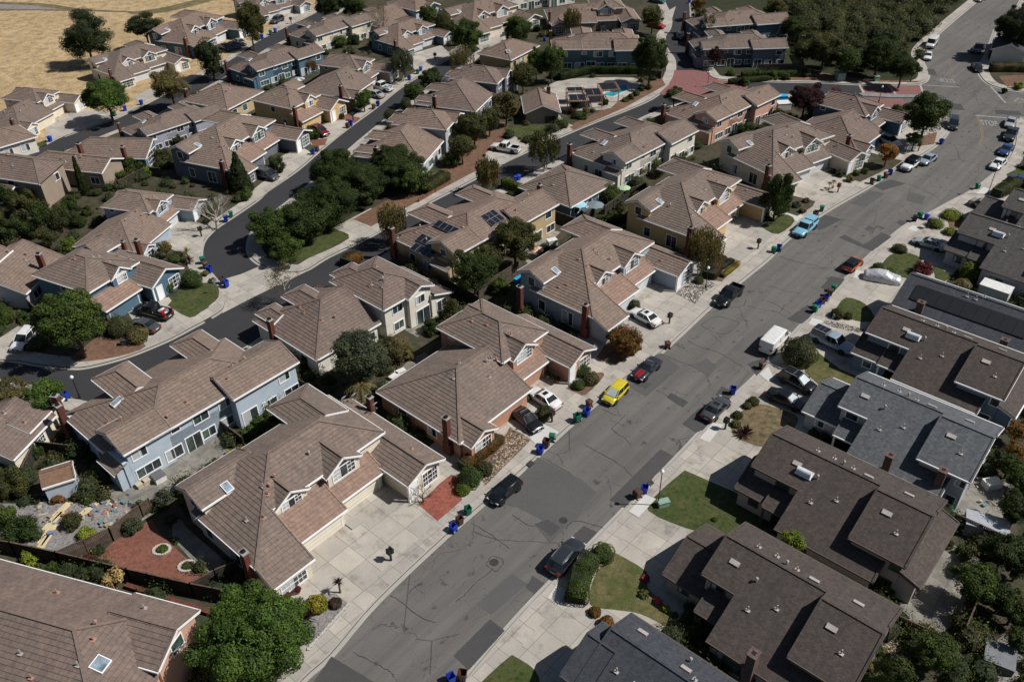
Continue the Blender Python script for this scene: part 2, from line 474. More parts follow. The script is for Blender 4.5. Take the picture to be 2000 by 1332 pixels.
    def _plane(s, u, w):
        p, n = s._onroof(u, w)
        if p is None: return None
        up = Vector((0, 0, 1)) - n * n.z; up.normalize(); sd = up.cross(n)
        return Matrix(((sd.x, up.x, n.x, p.x), (sd.y, up.y, n.y, p.y), (sd.z, up.z, n.z, p.z), (0, 0, 0, 1)))
    def skylight(s, u, w, W=.66, H=1.0, dome=False):
        M = s._plane(u, w)
        if M is None: return
        a = MB(); a.box((-W / 2 - .07, -H / 2 - .07, -.1), (W / 2 + .07, H / 2 + .07, .14), 0, M)
        f = a.build('skylight', [TRIM], s.root); b = MB()
        if dome:
            n = 8
            for k in range(n):
                a0, a1 = PI * k / n, PI * (k + 1) / n
                q = [(-H / 2 * math.cos(t), .14 + .3 * W * math.sin(t)) for t in (a0, a1)]
                b.face([M @ Vector((-W / 2, q[0][0], q[0][1])), M @ Vector((W / 2, q[0][0], q[0][1])), M @ Vector((W / 2, q[1][0], q[1][1])), M @ Vector((-W / 2, q[1][0], q[1][1]))])
            b.build('skylight_dome', [DOMEM], f)
        else:
            b.box((-W / 2, -H / 2, .14), (W / 2, H / 2, .16), 0, M); b.build('pane', [SKYL], f)
    def solar(s, u, w, nx, ny, W=1.0, H=1.65, m=None):
        M = s._plane(u, w)
        if M is None: return
        for i in range(nx):
            for j in range(ny):
                x = (i - nx / 2) * W; y = (j - ny / 2) * H
                a = MB(); a.box((x + .015, y + .015, .08), (x + W - .015, y + H - .015, .14), 0, M)
                if m is None: a.box((x + .05, y + .05, .14), (x + W - .05, y + H - .05, .147), 1, M)
                a.build('solar_panel', [METAL, PVM] if m is None else [m], s.root)
    def at(s, x, y, z):
        p = P(x, y, z) - s.org; c, n = math.cos(s.an), math.sin(s.an)
        return ((p.x * c + p.y * n) / s.sc, -(-p.x * n + p.y * c) / s.sc)
    def dish(s, u, w, z, az=-.6, r=.42):
        c = s.L((u, w, z)); mb = MB()
        ax = Matrix.Rotation(az - s.an, 4, 'Z') @ Matrix.Rotation(R(40), 4, 'Y')
        rings = []
        for k in range(5):
            q = r * k / 4
            rings.append([c + ax @ Vector((-.1 + .28 * q * q / r, q * math.cos(2 * PI * j / 14) , q * 1.15 * math.sin(2 * PI * j / 14))) for j in range(14)])
        for a, b in zip(rings, rings[1:]): mb.quadstrip(a, b, 0); mb.quadstrip([p + ax @ Vector((-.03, 0, 0)) for p in b], [p + ax @ Vector((-.03, 0, 0)) for p in a], 0)
        mb.tube(c, c + Vector((0, 0, -.9)), .03, n=6, mi=1); mb.tube(c + ax @ Vector((-.05, 0, -r)), c + ax @ Vector((.5, 0, -.1)), .02, n=5, mi=1)
        mb.box(c + ax @ Vector((.45, 0, -.1)) - Vector((.06, .06, .06)), c + ax @ Vector((.45, 0, -.1)) + Vector((.06, .06, .06)), 1)
        mb.build('satellite_dish', [DISHM, METAL], s.root)
METAL_L = plain('vent_metal', (.42, .38, .35), .5, .2)
DOMEM = plain('skylight_acrylic', (.55, .58, .62), .15)
def pv():
    g = NG('solar_cells'); v = g.coords(); g.b.inputs['Roughness'].default_value = .12
    g.l(g.ramp(g.noise(v, 2), (.3, (.008, .01, .018)), (.7, (.016, .02, .032))), g.b.inputs['Base Color'])
    g.b.inputs['Specular IOR Level'].default_value = .7
    return g.m
PVM = pv(); POOLH = plain('solar_heater_black', (.012, .013, .016), .45)

# ---- templates, in metres: u along the street, w towards the front, z up
def T1(h, opts=()):
    """duplex seen from its street front: hipped roof, two gabled dormers over two garages, entry wing"""
    rz = lambda w: 6.7 + .43 * (-7 - w)      # front plane
    F = lambda u, w: (u, w, 6.7 - .43 * (w + 7))
    S = lambda u, w: (u, w, 6.7 - .43 * (-.8 - u))
    h.poly([F(-.8, -7), F(5, -7), F(9.4, -2.6), F(-4.1, -2.6), F(-4.1, -3.7)])
    h.poly([F(-4.1, -3.7), F(-4.1, 2.9), F(-8.5, 2.9), F(-8.5, .7)], rakes=(0, 2))
    h.poly([S(-.8, -7), S(-8.5, .7), S(-8.5, -9.3), S(-3.1, -9.3)])
    h.poly([(5, -7, 6.7), (9.4, -2.6, 4.81), (9.4, -11.4, 4.81)])
    h.poly([(-.8, -7, 6.7), (5, -7, 6.7), (9.4, -11.4, 4.81), (-5.2, -11.4, 4.81)])
    h.capline(F(-.8, -7), F(-8.5, .7)); h.capline(F(-.8, -7), F(5, -7)); h.capline(F(5, -7), F(9.4, -2.6))
    h.wing(-8.3, -9.5, -1.5, -9.5, 5.85, 2.2, e='gg')
    h.wing(6.3, -7.5, 6.3, -11.5, 6.35, 2.6, e='gh', walls=False)
    h.block(-4.6, 9.0, -11, -3.0, 4.7)
    h.hull([(-4.4, -11, 0), (-4.4, -11, 4.6), (-.8, -7, 6.5), (5, -7, 6.5), (9, -3, 4.6), (9, -11, 4.6), (-4.4, -3, 4.6), (-4.4, -4, 4.9)])
    h.hull([(a, b, 0) for a in (-8.1, -4.4) for b in (-9.1, 2.5)] + [(-8.1, -9.1, 3.4), (-8.1, .2, 3.4), (-8.1, 2.5, 2.4), (-4.4, 2.5, 2.4), (-4.4, -3.9, 5.0), (-4.4, -9.1, 5.0)])
    # dormers
    h.wing(-2.1, -2.3, -2.1, -6, 5.75, 1.95, e='gg', sl=.58, base=2.4, inset=.25)
    h.wing(3.7, -1.9, 3.7, -6, 5.95, 2.15, e='gg', sl=.58, base=2.4, inset=.25)
    # garage skirt roofs and garages
    h.poly([(-4.1, -2.9, 3.85), (1.6, -2.9, 3.85), (1.6, .55, 2.42), (-4.1, .55, 2.42)], rakes=(1,), skirt=True)
    h.poly([(1.6, -3.0, 3.5), (7.3, -3.0, 3.5), (7.3, -.5, 2.42), (1.6, -.5, 2.42)], rakes=(1, 3), skirt=True)
    h.hull([(a, b, 0) for a in (-4.3, 1.4) for b in (-3, .1)] + [(-4.3, -3, 3.7), (1.4, -3, 3.7), (-4.3, .1, 2.45), (1.4, .1, 2.45)])
    h.hull([(a, b, 0) for a in (1.4, 7.1) for b in (-3, -1.0)] + [(1.4, -3, 3.3), (7.1, -3, 3.3), (1.4, -1, 2.45), (7.1, -1, 2.45)])
    # entry wing
    h.wing(9.6, 3.0, 9.6, -11.2, 3.75, 2.5, e='gg', inset=.9 if 'porch' in opts else .45)
    for u, w in ((7.35, 2.7),): h.T.bar(h.L((u, w, 0)), h.L((u, w, 2.6)), .22, .22, up=Vector((1, 0, 0)))
    # bay on the left front
    h.win(-2.1, -2.3, 4.05, 'F', 2.1, 1.25, 'a'); h.win(3.7, -1.9, 4.1, 'F', 2.6, 1.35, 'a')
    h.win(-1.3, .1, 1.05, 'F', 4.6, 2.05, 'g'); h.win(4.3, -1.0, 1.05, 'F', 4.7, 2.05, 'g')
    h.win(-6.3, 2.5, 1.25, 'F', 2.6, 1.7, 'b'); h.win(10.3, 2.6, 1.35, 'F', 1.9, 1.7, 'b'); h.win(8.2, 2.6, 1.1, 'F', .9, 2.0, 'd')
    h.win(6.5, -3.0, 4.2, 'F', 1.2, .5, 'w')
    h.win(-8.1, -3.5, 1.3, 'S', 1.6, 1.8, 'w'); h.win(-8.1, -7.6, 1.4, 'S', 1.0, 1.4, 'w'); h.win(-8, -9.5, 4.1, 'S', 1.0, 1.2, 'w')
    h.finish()
    h.chimney(-8.65, -.4, 0, 4.8); h.chimney(-10.3, -9.4, 0, 4.5) if 'ch2' in opts else None
    h.skylight(-5.3, -7.7); h.vents(5, -4, 7, -6.6, -3.4); h.vents(2, -7, -3, -7, -2); h.vents(1, 8, 11, -2, 1)

def T2(h, opts=()):
    """single unit with a broad low hipped wing on the left, tall block with one dormer, garage skirt, entry wing"""
    h.wing(-1.6, -6.4, 3.4, -6.4, 5.35, 6.35, e='hg', walls=True)
    h.wing(6.7, -10.2, 6.7, -7.6, 6.45, 3.9, e='hh')
    h.wing(7.4, -13.2, 7.4, -10, 6.0, 2.0, e='gg', walls=False)
    h.wing(6.0, -3.1, 6.0, -8, 5.85, 2.1, e='gg', sl=.58, base=2.4, inset=.25)
    h.poly([(2.6, -5.4, 3.75), (9.2, -5.4, 3.75), (9.2, -2.0, 2.42), (2.6, -2.0, 2.42)], rakes=(1,), skirt=True)
    h.hull([(a, b, 0) for a in (2.4, 9) for b in (-5.4, -2.5)] + [(2.4, -5.4, 3.6), (9, -5.4, 3.6), (2.4, -2.5, 2.45), (9, -2.5, 2.45)])
    h.wing(11.4, 1.0, 11.4, -9.8, 3.8, 2.45, e='gg', inset=.45)
    h.wing(-5.6, 1.25, -5.6, -3, 3.5, 2.0, e='gg', sl=.5, inset=.3)
    h.T.bar(h.L((9.2, .7, 0)), h.L((9.2, .7, 2.6)), .22, .22, up=Vector((1, 0, 0)))
    h.win(6.0, -3.1, 4.15, 'F', 2.5, 1.3, 'a'); h.win(5.9, -2.5, 1.05, 'F', 4.8, 2.05, 'g')
    h.win(-5.6, 1.2, 1.3, 'F', 2.3, 1.7, 'b'); h.win(12.2, .8, 1.35, 'F', 1.9, 1.7, 'b'); h.win(10, .8, 1.1, 'F', .9, 2.0, 'd')
    h.win(-7.7, -4.5, 1.4, 'S', 1.2, 1.2, 'w'); h.win(-7.7, -9, 1.4, 'S', 1.2, 1.2, 'w'); h.win(3, -12, 4.2, 'S', .9, .7, 'w')
    h.finish()
    h.chimney(-7.9, -1.9, 0, 4.9); h.vents(5, -2, 3, -6, -3); h.vents(3, 5, 8, -11, -5); h.vents(2, -5, 0, -8, -4)

def T3(h, opts=()):
    """compact unit: two storey hipped block, one dormer over the garage skirt, broad entry wing on the right"""
    h.wing(3.2, -5.2, 3.2, -7.0, 6.55, 4.3, e='hh')
    h.wing(4.2, -.6, 4.2, -5, 5.85, 1.7, e='gg', sl=.7, base=2.4, inset=.22)
    h.poly([(-1.0, -1.6, 3.7), (5.2, -1.6, 3.7), (5.2, 1.2, 2.42), (-1.0, 1.2, 2.42)], rakes=(1, 3), skirt=True)
    h.hull([(a, b, 0) for a in (-.8, 5.0) for b in (-1.6, .8)] + [(-.8, -1.6, 3.55), (5, -1.6, 3.55), (-.8, .8, 2.45), (5, .8, 2.45)])
    h.wing(8.3, 2.9, 8.3, -9.5, 4.2, 2.9, e='gg', sl=.5, inset=.45)
    h.wing(6.5, -9.3, 10, -9.3, 5.7, 2.3, e='gg')
    h.T.bar(h.L((5.6, 2.6, 0)), h.L((5.6, 2.6, 2.7)), .22, .22, up=Vector((1, 0, 0)))
    h.win(4.2, -.6, 4.15, 'F', 1.5, 1.25, 'a'); h.win(2.1, .8, 1.05, 'F', 4.7, 2.05, 'g')
    h.win(9.5, 2.5, 1.35, 'F', 1.8, 1.6, 'b'); h.win(6.8, 2.5, 1.1, 'F', .9, 2.0, 'd')
    h.win(-1, -6, 3.6, 'S', 1.0, 1.0, 'w'); h.win(-1, -3.5, 1.4, 'S', 1.2, 1.2, 'w')
    h.finish()
    h.chimney(-1.35, .1, 0, 5.2) if 'chim' in opts else h.chimney(11.3, -5.2, 0, 5.0)
    h.vents(3, 1, 5, -7, -3); h.vents(2, 7, 10, -5, 1)

def T1b(h, opts=()):
    """the same duplex seen from the garden side: long two storey rear with sliding doors"""
    A = lambda u, w: (u, w, 6.6 - .43 * (w + 3.7))
    S = lambda u, w: (u, w, 6.6 - .43 * (6.5 - u))
    h.poly([A(6.5, -3.7), A(12.4, -3.7), A(16.9, .8), A(2.0, .8)])
    h.poly([S(6.5, -3.7), S(2.0, .8), S(-1.2, -2.9), S(-1.2, -10.2), S(0, -10.2)])
    h.poly([(12.4, -3.7, 6.6), (16.9, .8, 4.67), (16.9, -8.2, 4.67)])
    h.poly([(6.5, -3.7, 6.6), (12.4, -3.7, 6.6), (16.9, -8.2, 4.67), (14.6, -11.5, 3.25), (-1.2, -11.4, 3.3)])
    h.capline(A(6.5, -3.7), A(12.4, -3.7)); h.capline(A(12.4, -3.7), A(16.9, .8)); h.capline((6.5, -3.7, 6.6), (-1.2, -11.4, 3.3)); h.capline(S(6.5, -3.7), S(3.6, -.8))
    h.wing(-.7, -1.9, 4.6, -1.9, 5.85, 2.7, e='gg')
    h.wing(11, -1.1, 19.6, -1.1, 6.05, 3.1, e='gg')
    h.wing(5.2, -10.3, 5.2, -6, 5.9, 2.1, e='hg', walls=False)
    h.wing(14.0, -9.6, 14.0, -6, 5.7, 2.0, e='hg', walls=False)
    h.block(-.9, 16.3, -11, .4, 3.3)
    h.hull([(1.4, -9, 0), (1.4, .4, 0), (16.4, .4, 0), (16.4, -8, 0), (2.4, .4, 4.6), (16.4, .4, 4.6), (16.4, -7.8, 4.5), (6.5, -3.7, 6.4), (12.4, -3.7, 6.4), (3, -5, 4.8)])
    h.poly([(-.5, -2.9, 3.3), (-2.0, -2.9, 2.7), (-2.0, .5, 2.7), (-.5, .5, 3.3)], rakes=(1,)); h.block(-1.7, -.4, -2.7, .25, 2.6)
    h.poly([(17.2, -5, 3.0), (20.0, -5, 2.5), (20.0, -.2, 2.5), (17.2, -.2, 3.0)], rakes=(1,)); h.block(17, 19.7, -4.8, -.5, 2.5)
    z2, z1 = 3.55, 1.2
    for u, W in ((.9, 1.5), (7.9, 1.7)): h.win(u, .4, z2, 'F', W, 1.05)
    h.win(5.0, .4, z2 + .2, 'F', .9, .4)
    for u, W, H in ((1.3, 2.5, 1.1), (4.2, 1.8, 1.3), (8.3, 1.5, 1.1)): h.win(u, .4, z1, 'F', W, H)
    h.win(6.5, .4, 1.05, 'F', 1.7, 2.0, 's')
    h.win(10.9, 2, z2, 'F', 1.6, 1.0); h.win(17.6, 2, z2, 'F', 1.3, 1.0)
    h.win(10.6, 2, z1, 'F', 1.4, 1.0); h.win(12.7, 2, 1.05, 'F', 1.8, 2.0, 's'); h.win(15.3, 2, z1, 'F', 1.7, 1.2); h.win(18.2, 2, z1, 'F', 1.8, 1.1)
    h.win(-.9, -4.6, 1.3, 'S', 1.5, 1.2); h.win(-.9, -7.5, 1.3, 'S', 1.0, 1.2); h.win(-.4, -1.9, 4.0, 'S', 1.0, .9)
    h.finish()
    h.chimney(-1.3, -11.0, 0, 4.9)
    if 'ch2' in opts: h.chimney(20.0, -2.2, 0, 4.9)
    h.skylight(2.9, -6.6, .62, 1.1) if 'nosky' not in opts else None
    h.vents(4, 4, 16, -3, 0); h.vents(3, 0, 4, -9, -3); h.vents(2, 12, 18, -2, 1)

def T2b(h, opts=()):
    """garden side of the single unit: tall hipped block with a rear gable, broad low hipped wing on its left"""
    h.wing(3.2, -5.6, 3.2, -3.4, 6.5, 4.0, e='hh')
    h.wing(4.9, 1.2, 4.9, -5, 5.75, 2.2, e='gg')
    h.wing(-4.6, -6.2, -1, -6.2, 5.5, 6.2, e='hg')
    h.wing(-4.6, -10.4, -4.6, -7, 5.0, 1.8, e='hg', walls=False); h.wing(-8.6, -11.2, -8.6, -9, 4.0, 1.5, e='hg', walls=False); h.wing(2.2, -9.0, 2.2, -6, 5.6, 1.9, e='hg', walls=False)
    h.poly([(6.7, -8, 3.7), (10.0, -8, 2.5), (10.0, 1.5, 2.5), (6.7, 1.5, 3.7)], rakes=(0, 2)); h.hull([(a, b, 0) for a in (6.5, 9.7) for b in (-7.7, 1.1)] + [(6.5, -7.7, 3.5), (6.5, 1.1, 3.5), (9.7, -7.7, 2.5), (9.7, 1.1, 2.5)])
    h.win(1.6, .4, 3.6, 'F', 1.5, 1.0); h.win(4.9, 1, 3.6, 'F', 1.4, 1.1); h.win(1.6, .4, 1.2, 'F', 1.5, 1.1); h.win(5.2, 1, 1.1, 'F', 2.2, 2.0, 's'); h.win(8.2, 1.1, 1.3, 'F', 1.6, 1.4)
    h.win(-2.5, .2, 1.3, 'F', 1.3, 1.1); h.win(-6.5, .2, 1.2, 'F', 1.8, 1.2); h.win(-10.2, -3, 1.3, 'S', 1.3, 1.1); h.win(-10.2, -8, 1.3, 'S', 1.3, 1.1)
    h.finish()
    h.chimney(-10.9, -8.2, 0, 4.8); h.chimney(10.2, -2.6, 0, 4.7) if 'ch2' in opts else None
    h.vents(5, 1, 5, -7, -2); h.vents(4, -7, 0, -9, -3)

def RT(h, opts=(), wf=1.4, wg=-1.9, ug=-5.6, hg=3.7):
    """house across the street: long two storey gable running back from the street, low garage gable in front,
    long low roof on the left, raised rear roof"""
    r, k = -5.2, .42
    Z = lambda u: 6.1 - k * abs(u - r)
    we = 15.3
    h.poly([(r, wf, 6.1), (r, we, 6.1), (-1.45, we, Z(-1.45)), (-1.45, wf, Z(-1.45))], rakes=(1, 3))
    h.poly([(r, wf, 6.1), (r, 4.5, 6.1), (-8.85, 4.5, Z(-8.85)), (-8.85, wf, Z(-8.85))], rakes=(3,))
    h.poly([(r, 4.5, 6.1), (r, 13.6, 6.1), (-12.95, 13.6, Z(-12.95)), (-12.95, 4.5, Z(-12.95))], rakes=(1,))
    h.poly([(r, 10.3, 6.1), (r, we, 6.1), (-6.45, we, 6.62), (-6.45, 10.3, 6.62)], eave=False)
    h.poly([(-6.45, 10.3, 6.62), (-6.45, we, 6.62), (-11.4, we, 4.6), (-11.4, 10.3, 4.6)], rakes=(1, 3))
    h.capline((r, wf, 6.1), (r, 10.3, 6.1)); h.capline((-6.45, 10.3, 6.62), (-6.45, we, 6.62))
    i = .35; pts = []
    for a, b in ((wf + i, we - i),):
        h.hull([(-1.8, a, 0), (-1.8, b, 0), (-8.5, a, 0), (-8.5, b, 0), (r, a, 5.95), (r, b, 5.95), (-1.8, a, 4.5), (-1.8, b, 4.5), (-8.5, a, 4.55), (-8.5, b, 4.55)])
    h.hull([(u, w_, 0) for u in (-12.6, -8) for w_ in (4.8, 13.2)] + [(-12.6, 4.8, 2.7), (-12.6, 13.2, 2.7), (-8, 4.8, 4.7), (-8, 13.2, 4.7)])
    h.hull([(u, w_, 0) for u in (-11.0, -2) for w_ in (10.6, we - i)] + [(-11.0, 10.6, 4.6), (-11.0, we - i, 4.6), (-6.45, 10.6, 6.45), (-6.45, we - i, 6.45), (-2, 10.6, 4.4), (-2, we - i, 4.4)])
    h.wing(ug, wg, ug, 3.4, 3.9, hg, hg, 'gg')
    h.poly([(-8.7, 2.2, 3.3), (-8.7, 4.7, 3.3), (-10.9, 4.7, 2.5), (-10.9, 2.2, 2.5)], rakes=(3,)); h.T.bar(h.L((-10.7, 2.4, 0)), h.L((-10.7, 2.4, 2.5)), .2, .2, up=Vector((1, 0, 0)))
    if 'rear' in opts:
        h.poly([(-11.2, we - .4, 3.6), (-1.6, we - .4, 3.6), (-1.6, we + 1.5, 2.9), (-11.2, we + 1.5, 2.9)], rakes=(1, 3)); h.hull([(u, w_, 0) for u in (-10.8, -2.0) for w_ in (we - .4, we + 1.1)] + [(-10.8, we - .4, 3.4), (-2.0, we - .4, 3.4), (-10.8, we + 1.1, 2.85), (-2.0, we + 1.1, 2.85)])
    h.win(ug, wg + .4, 1.05, 'B', 4.8, 2.05, 'g'); h.win(-8.5, 2.9, 3.75, 'S', 1.2, .9); h.win(-5.2, wf + .35, 4.1, 'B', 1.4, 1.0)
    h.win(-12.7, 6.8, 1.3, 'S', 1.5, 1.1); h.win(-11.1, 14.5, 3.7, 'S', .8, .9); h.win(-8, 15.2, 3.7, 'F', 1.3, 1.0); h.win(-4, 15.2, 3.7, 'F', 1.3, 1.0)
    h.win(-6, 15.2, 1.05, 'F', 2.0, 2.0, 's'); h.win(-3, 15.2, 1.3, 'F', 1.4, 1.1); h.win(-11.2, 14, 1.3, 'S', 1.2, 1.0); h.win(ug - hg, wg + 2, 1.4, 'S', .9, .8)
    h.finish()
    if 'nochim' not in opts: h.chimney(-13.1, 8.4, 0, 5.0, .85, .7, BRICK_BR)
    if 'ch2' in opts: h.chimney(-11.9, 12.9, 0, 5.0, .85, .7, BRICK_BR)
    h.vent(-7.2, 5.4, 1); h.vent(-4.3, 4, 0); h.vent(-4.5, 7.5, 0); h.vent(-6.8, 3.2, 2); h.vent(-4.6, 9, 2); h.vent(-8, 12, 2); h.vent(-9.2, 13.4, 0); h.vent(-4.4, 12.6, 2); h.vent(-8.2, 7.8, 0); h.vent(-4.2, 5.6, 0); h.vent(-4.5, 6.6, 1); h.vent(-9.4, 6, 0)
    if 'sky' in opts: h.skylight(-7.3, 4.2, 1.4, .7, True)
# ------------------------------------------------------------------ house list
W_CREAM = wall_mat('stucco_cream', (.74, .66, .52)); W_ROSE = wall_mat('stucco_rose', (.46, .25, .17), False)
W_BLUEG = wall_mat('siding_blue_grey', (.36, .43, .50)); W_YEL = wall_mat('siding_yellow', (.60, .42, .20))
W_WHITE = wall_mat('siding_warm_white', (.74, .70, .61)); W_BLUE = wall_mat('siding_steel_blue', (.085, .16, .22))
W_PALE = wall_mat('siding_pale_blue', (.47, .55, .63)); W_TAUPE = wall_mat('siding_taupe', (.34, .27, .21))
W_SAND = wall_mat('stucco_sand', (.50, .38, .22)); W_TEAL = wall_mat('siding_slate_teal', (.11, .18, .22))
W_PINK = wall_mat('stucco_pink', (.55, .33, .25), False); W_LAV = wall_mat('siding_lavender_grey', (.36, .36, .42))
W_DGREY = wall_mat('siding_dark_grey', (.15, .16, .19)); W_LGREY = wall_mat('siding_light_grey', (.45, .46, .48))
W_RG = wall_mat('siding_blue_shade', (.20, .26, .32)); W_RB = wall_mat('stucco_grey_beige', (.40, .36, .32), False)
GAR_W = wall_mat('garage_white', (.6, .62, .64), False); GAR_C = wall_mat('garage_cream', (.74, .68, .57), False)

def unit(T, label, wall, A, pA, opts=(), tk=None, **k):
    h = House(label, wall, A, pA, **k); T(h, opts, **(tk or {})); return h

# --- west side of the wide street, fronts towards it
D1, D2, ENT = (-2.1, -2.3, 5.75), (3.7, -1.9, 5.95), (7.1, 3.0, 2.65)
c1 = unit(T1, 'cream duplex with two dormers and a wide concrete drive, beside the red gravel yard', W_CREAM, (-2.4, 0, 0), (612, 1071), ang=48.5, garage=GAR_C, skirt=ROOF_RED)
c1.dish(-8.6, -8, 3.6); c1.dish(*c1.at(670, 778, 4.0), 4.0); c1.dish(*c1.at(690, 772, 4.0), 4.0); c1.dish(*c1.at(731, 790, 4.2), 4.2); c1.chimney(*c1.at(722, 780, 4.2), 2, 4.5)
c2 = unit(T2, 'rose stucco house with a broad hipped roof, behind the white and black sedans', W_ROSE, (0, 0, 0), (1000, 826), ang=48.5, skirt=ROOF_RED)
c3 = unit(T1, 'blue grey duplex with two dormers behind the river rock garden and twin birches', W_BLUEG, (0, 0, 0), (1225, 603), ('ch2',), ang=48.5, garage=GAR_W, skirt=ROOF_RED)
c4 = unit(T1, 'yellow duplex with an open garage behind the tall drooping birch', W_YEL, (2.5, -2.1, 0), (1400, 440), ang=48.5, garage=W_YEL, skirt=ROOF_RED)
c5 = unit(T1, 'cream duplex with twin dormers and white garages, next up the street from the yellow one', W_CREAM, D1, (1542, 286), B=D2, pB=(1577, 274), scale=1.0, garage=GAR_W)
c6 = unit(T2, 'dark blue house with a white car in its drive, at the corner of the street', W_BLUE, (2.6, -2.0, 2.42), (1702, 257), B=(8.95, 1.0, 2.75), pB=(1751, 244), scale=.97)
# --- backing onto them, fronts towards the curving street
hb = unit(T1b, 'long pale blue two storey house back with white sliding doors and a bare patio', W_PALE, (0, 0, 0), (270, 941), ang=49)
hw = unit(T2b, 'warm white two storey house with a rear gable and a low tan roofed wing', W_WHITE, (0, 0, 0), (760, 660), ang=48.5)
so_ = unit(T1b, 'yellow house with several solar panel arrays on its tan tile roof', W_SAND, (3.3, -2.4, 0), (900, 520), ('nosky',), ang=48.5)
so_.solar(*so_.at(826, 484, 3.9), 4, 1, 1.0, 1.4); so_.solar(*so_.at(838, 468, 4.4), 4, 1, 1.0, 1.4); so_.solar(*so_.at(872, 448, 5.0), 4, 1, 1.0, 1.3); so_.solar(*so_.at(962, 420, 6.1), 3, 2, .9, 1.2); so_.solar(*so_.at(930, 473, 5.2), 2, 1); so_.dish(-1.8, -9.4, 4.2)
g11 = unit(T1b, 'cream and grey two storey duplex back with one skylight, behind the row of green shrubs', W_WHITE, (2.0, .8, 4.67), (1240, 310), ang=46, scale=.94)
g12 = unit(T1b, 'pink stucco duplex back near the brick paved circle', W_PINK, (2.0, .8, 4.67), (1416, 230), ang=44, scale=.94)
# --- the middle block
t13 = unit(T2b, 'pale grey house with a tall block, nearest the dark island trees', W_LGREY, (-.8, .6, 4.78), (872, 254), B=(-10.8, 0, 2.83), pB=(820, 327), scale=1.0)
t14 = unit(T2b, 'grey house with two brick chimneys, between the pool trees and the narrow street', W_DGREY, (-.8, .6, 4.78), (971, 164), B=(-10.8, 0, 2.83), pB=(922, 224), scale=1.0)
# --- west side of the narrow street
t20 = unit(T2, 'blue grey house with white garage doors and a pale leafless tree at its entry', W_BLUEG, (-7.95, -.05, 2.6), (264, 498), B=(8.95, 1.0, 2.75), pB=(376, 412), garage=GAR_W, skirt=ROOF_RED)
t21 = unit(T1, 'dark grey duplex between the yellow house and the cone shaped conifer', W_DGREY, D1, (460, 272), B=ENT, pB=(579, 275), skirt=ROOF_RED)
t22 = unit(T3, 'yellow house with a round window dormer and a red mulch front bed', W_YEL, (-1.0, 1.2, 2.42), (590, 239), ('chim',), B=(5.4, 2.9, 2.75), pB=(645, 217), skirt=ROOF_RED)
t23 = unit(T2, 'taupe house with a white dormer behind the white pickup and silver sedan', W_TAUPE, (-7.95, -.05, 2.6), (682, 192), B=(6, -3.1, 5.85), pB=(716, 117))
t24 = unit(T1, 'slate blue duplex with white dormers at the end of the narrow street', W_TEAL, D1, (795, 60), B=ENT, pB=(855, 75), garage=GAR_W)
t25 = unit(T3, 'steel blue corner house with a black pickup on its drive', W_BLUE, (-1.0, 1.2, 2.42), (206, 609), B=(5.4, 2.9, 2.75), pB=(297, 563), skirt=ROOF_RED)
# --- far rows
t33 = unit(T1b, 'bright blue two storey house back above the folded patio parasol', W_BLUE, (2.0, .8, 4.67), (519, 134), ang=50, scale=.84)
t34 = unit(T1b, 'long cream house back with a black fence, at the end of the far row', W_CREAM, (2.0, .8, 4.67), (632, 67), ang=50, scale=.84)
t31 = unit(T1b, 'lavender grey two storey house back beside the far drive', W_LAV, (2.0, .8, 4.67), (307, 259), ang=48, scale=.76)
t35 = unit(T2, 'cream house with a single white dormer beside the dry grass field', W_CREAM, (-7.95, -.05, 2.6), (41, 254), B=(2.6, -2.0, 2.42), pB=(90, 221), garage=GAR_C)
t36 = unit(T1, 'cream duplex with twin white dormers at the edge of the dry field', W_CREAM, (-8.5, 2.9, 2.44), (234, 160), B=(7.3, -.5, 2.42), pB=(327, 122), garage=GAR_W)
t37 = unit(T1, 'dark blue duplex with a satellite dish, topmost beside the dry field', W_BLUE, D1, (380, 50), B=ENT, pB=(467, 59), garage=GAR_W)
t38 = unit(T1, 'white fronted duplex with a grey car on its drive at the top edge', W_LGREY, (-4.1, .55, 2.42), (519, 26), B=(7.3, -.5, 2.42), pB=(572, 11), garage=GAR_W)
t16 = unit(T1, 'cream duplex with two broad bay dormers at the top, above the big empty drive', W_CREAM, D1, (945, 21), B=D2, pB=(977, 12), scale=1.0)
t19 = unit(T2, 'taupe duplex with one large dormer and a shaded garage, left of the red car', W_TAUPE, (-5.6, 1.25, 3.5), (1095, 42), B=(11.4, 1.0, 3.8), pB=(1234, 34))
t18 = unit(T1b, 'teal two storey house back behind the pool hedge', W_TEAL, (2.0, .8, 4.67), (1112, 97), B=(9.3, .8, 4.67), pB=(1192, 96), scale=1.05)

# --- boxes with one hipped or gabled roof
def hipbox(label, wall, C0, Cr, Cl, z, sl=.43, **k):
    a, b, c = P(*C0, z), P(*Cr, z), P(*Cl, z)
    U = (b - a).length; Wd = abs((c - a).cross((b - a).normalized()).z)
    h = House(label, wall, (0, 0, z), C0, B=(1, 0, z), pB=Cr, scale=1.0, **k)
    m = min(U, Wd) / 2
    if U >= Wd: h.wing(m, -m, max(U - m, m + .3), -m, z + sl * m, m, e='hh', sl=sl)
    else: h.wing(m, -Wd + m, m, -m, z + sl * m, m, e='hh', sl=sl)
    return h, U, Wd
def gbox(label, wall, a, b, z, hl, hr, e='gg', sl=.43, h=None, **k):
    L = (P(*b, z) - P(*a, z)).length
    h = h or House(label, wall, (0, 0, z), a, B=(1, 0, z), pB=b, scale=1.0, **k)
    h.wing(0, 0, L, 0, z, hl, hr, e=e, sl=sl); return h, L
h, U, Wd = hipbox('low dark teal house with a square hipped roof beside two patio umbrellas', W_TEAL, (1115, 405), (1200, 357), (1012, 365), 2.6, roof=ROOF_TAN2)
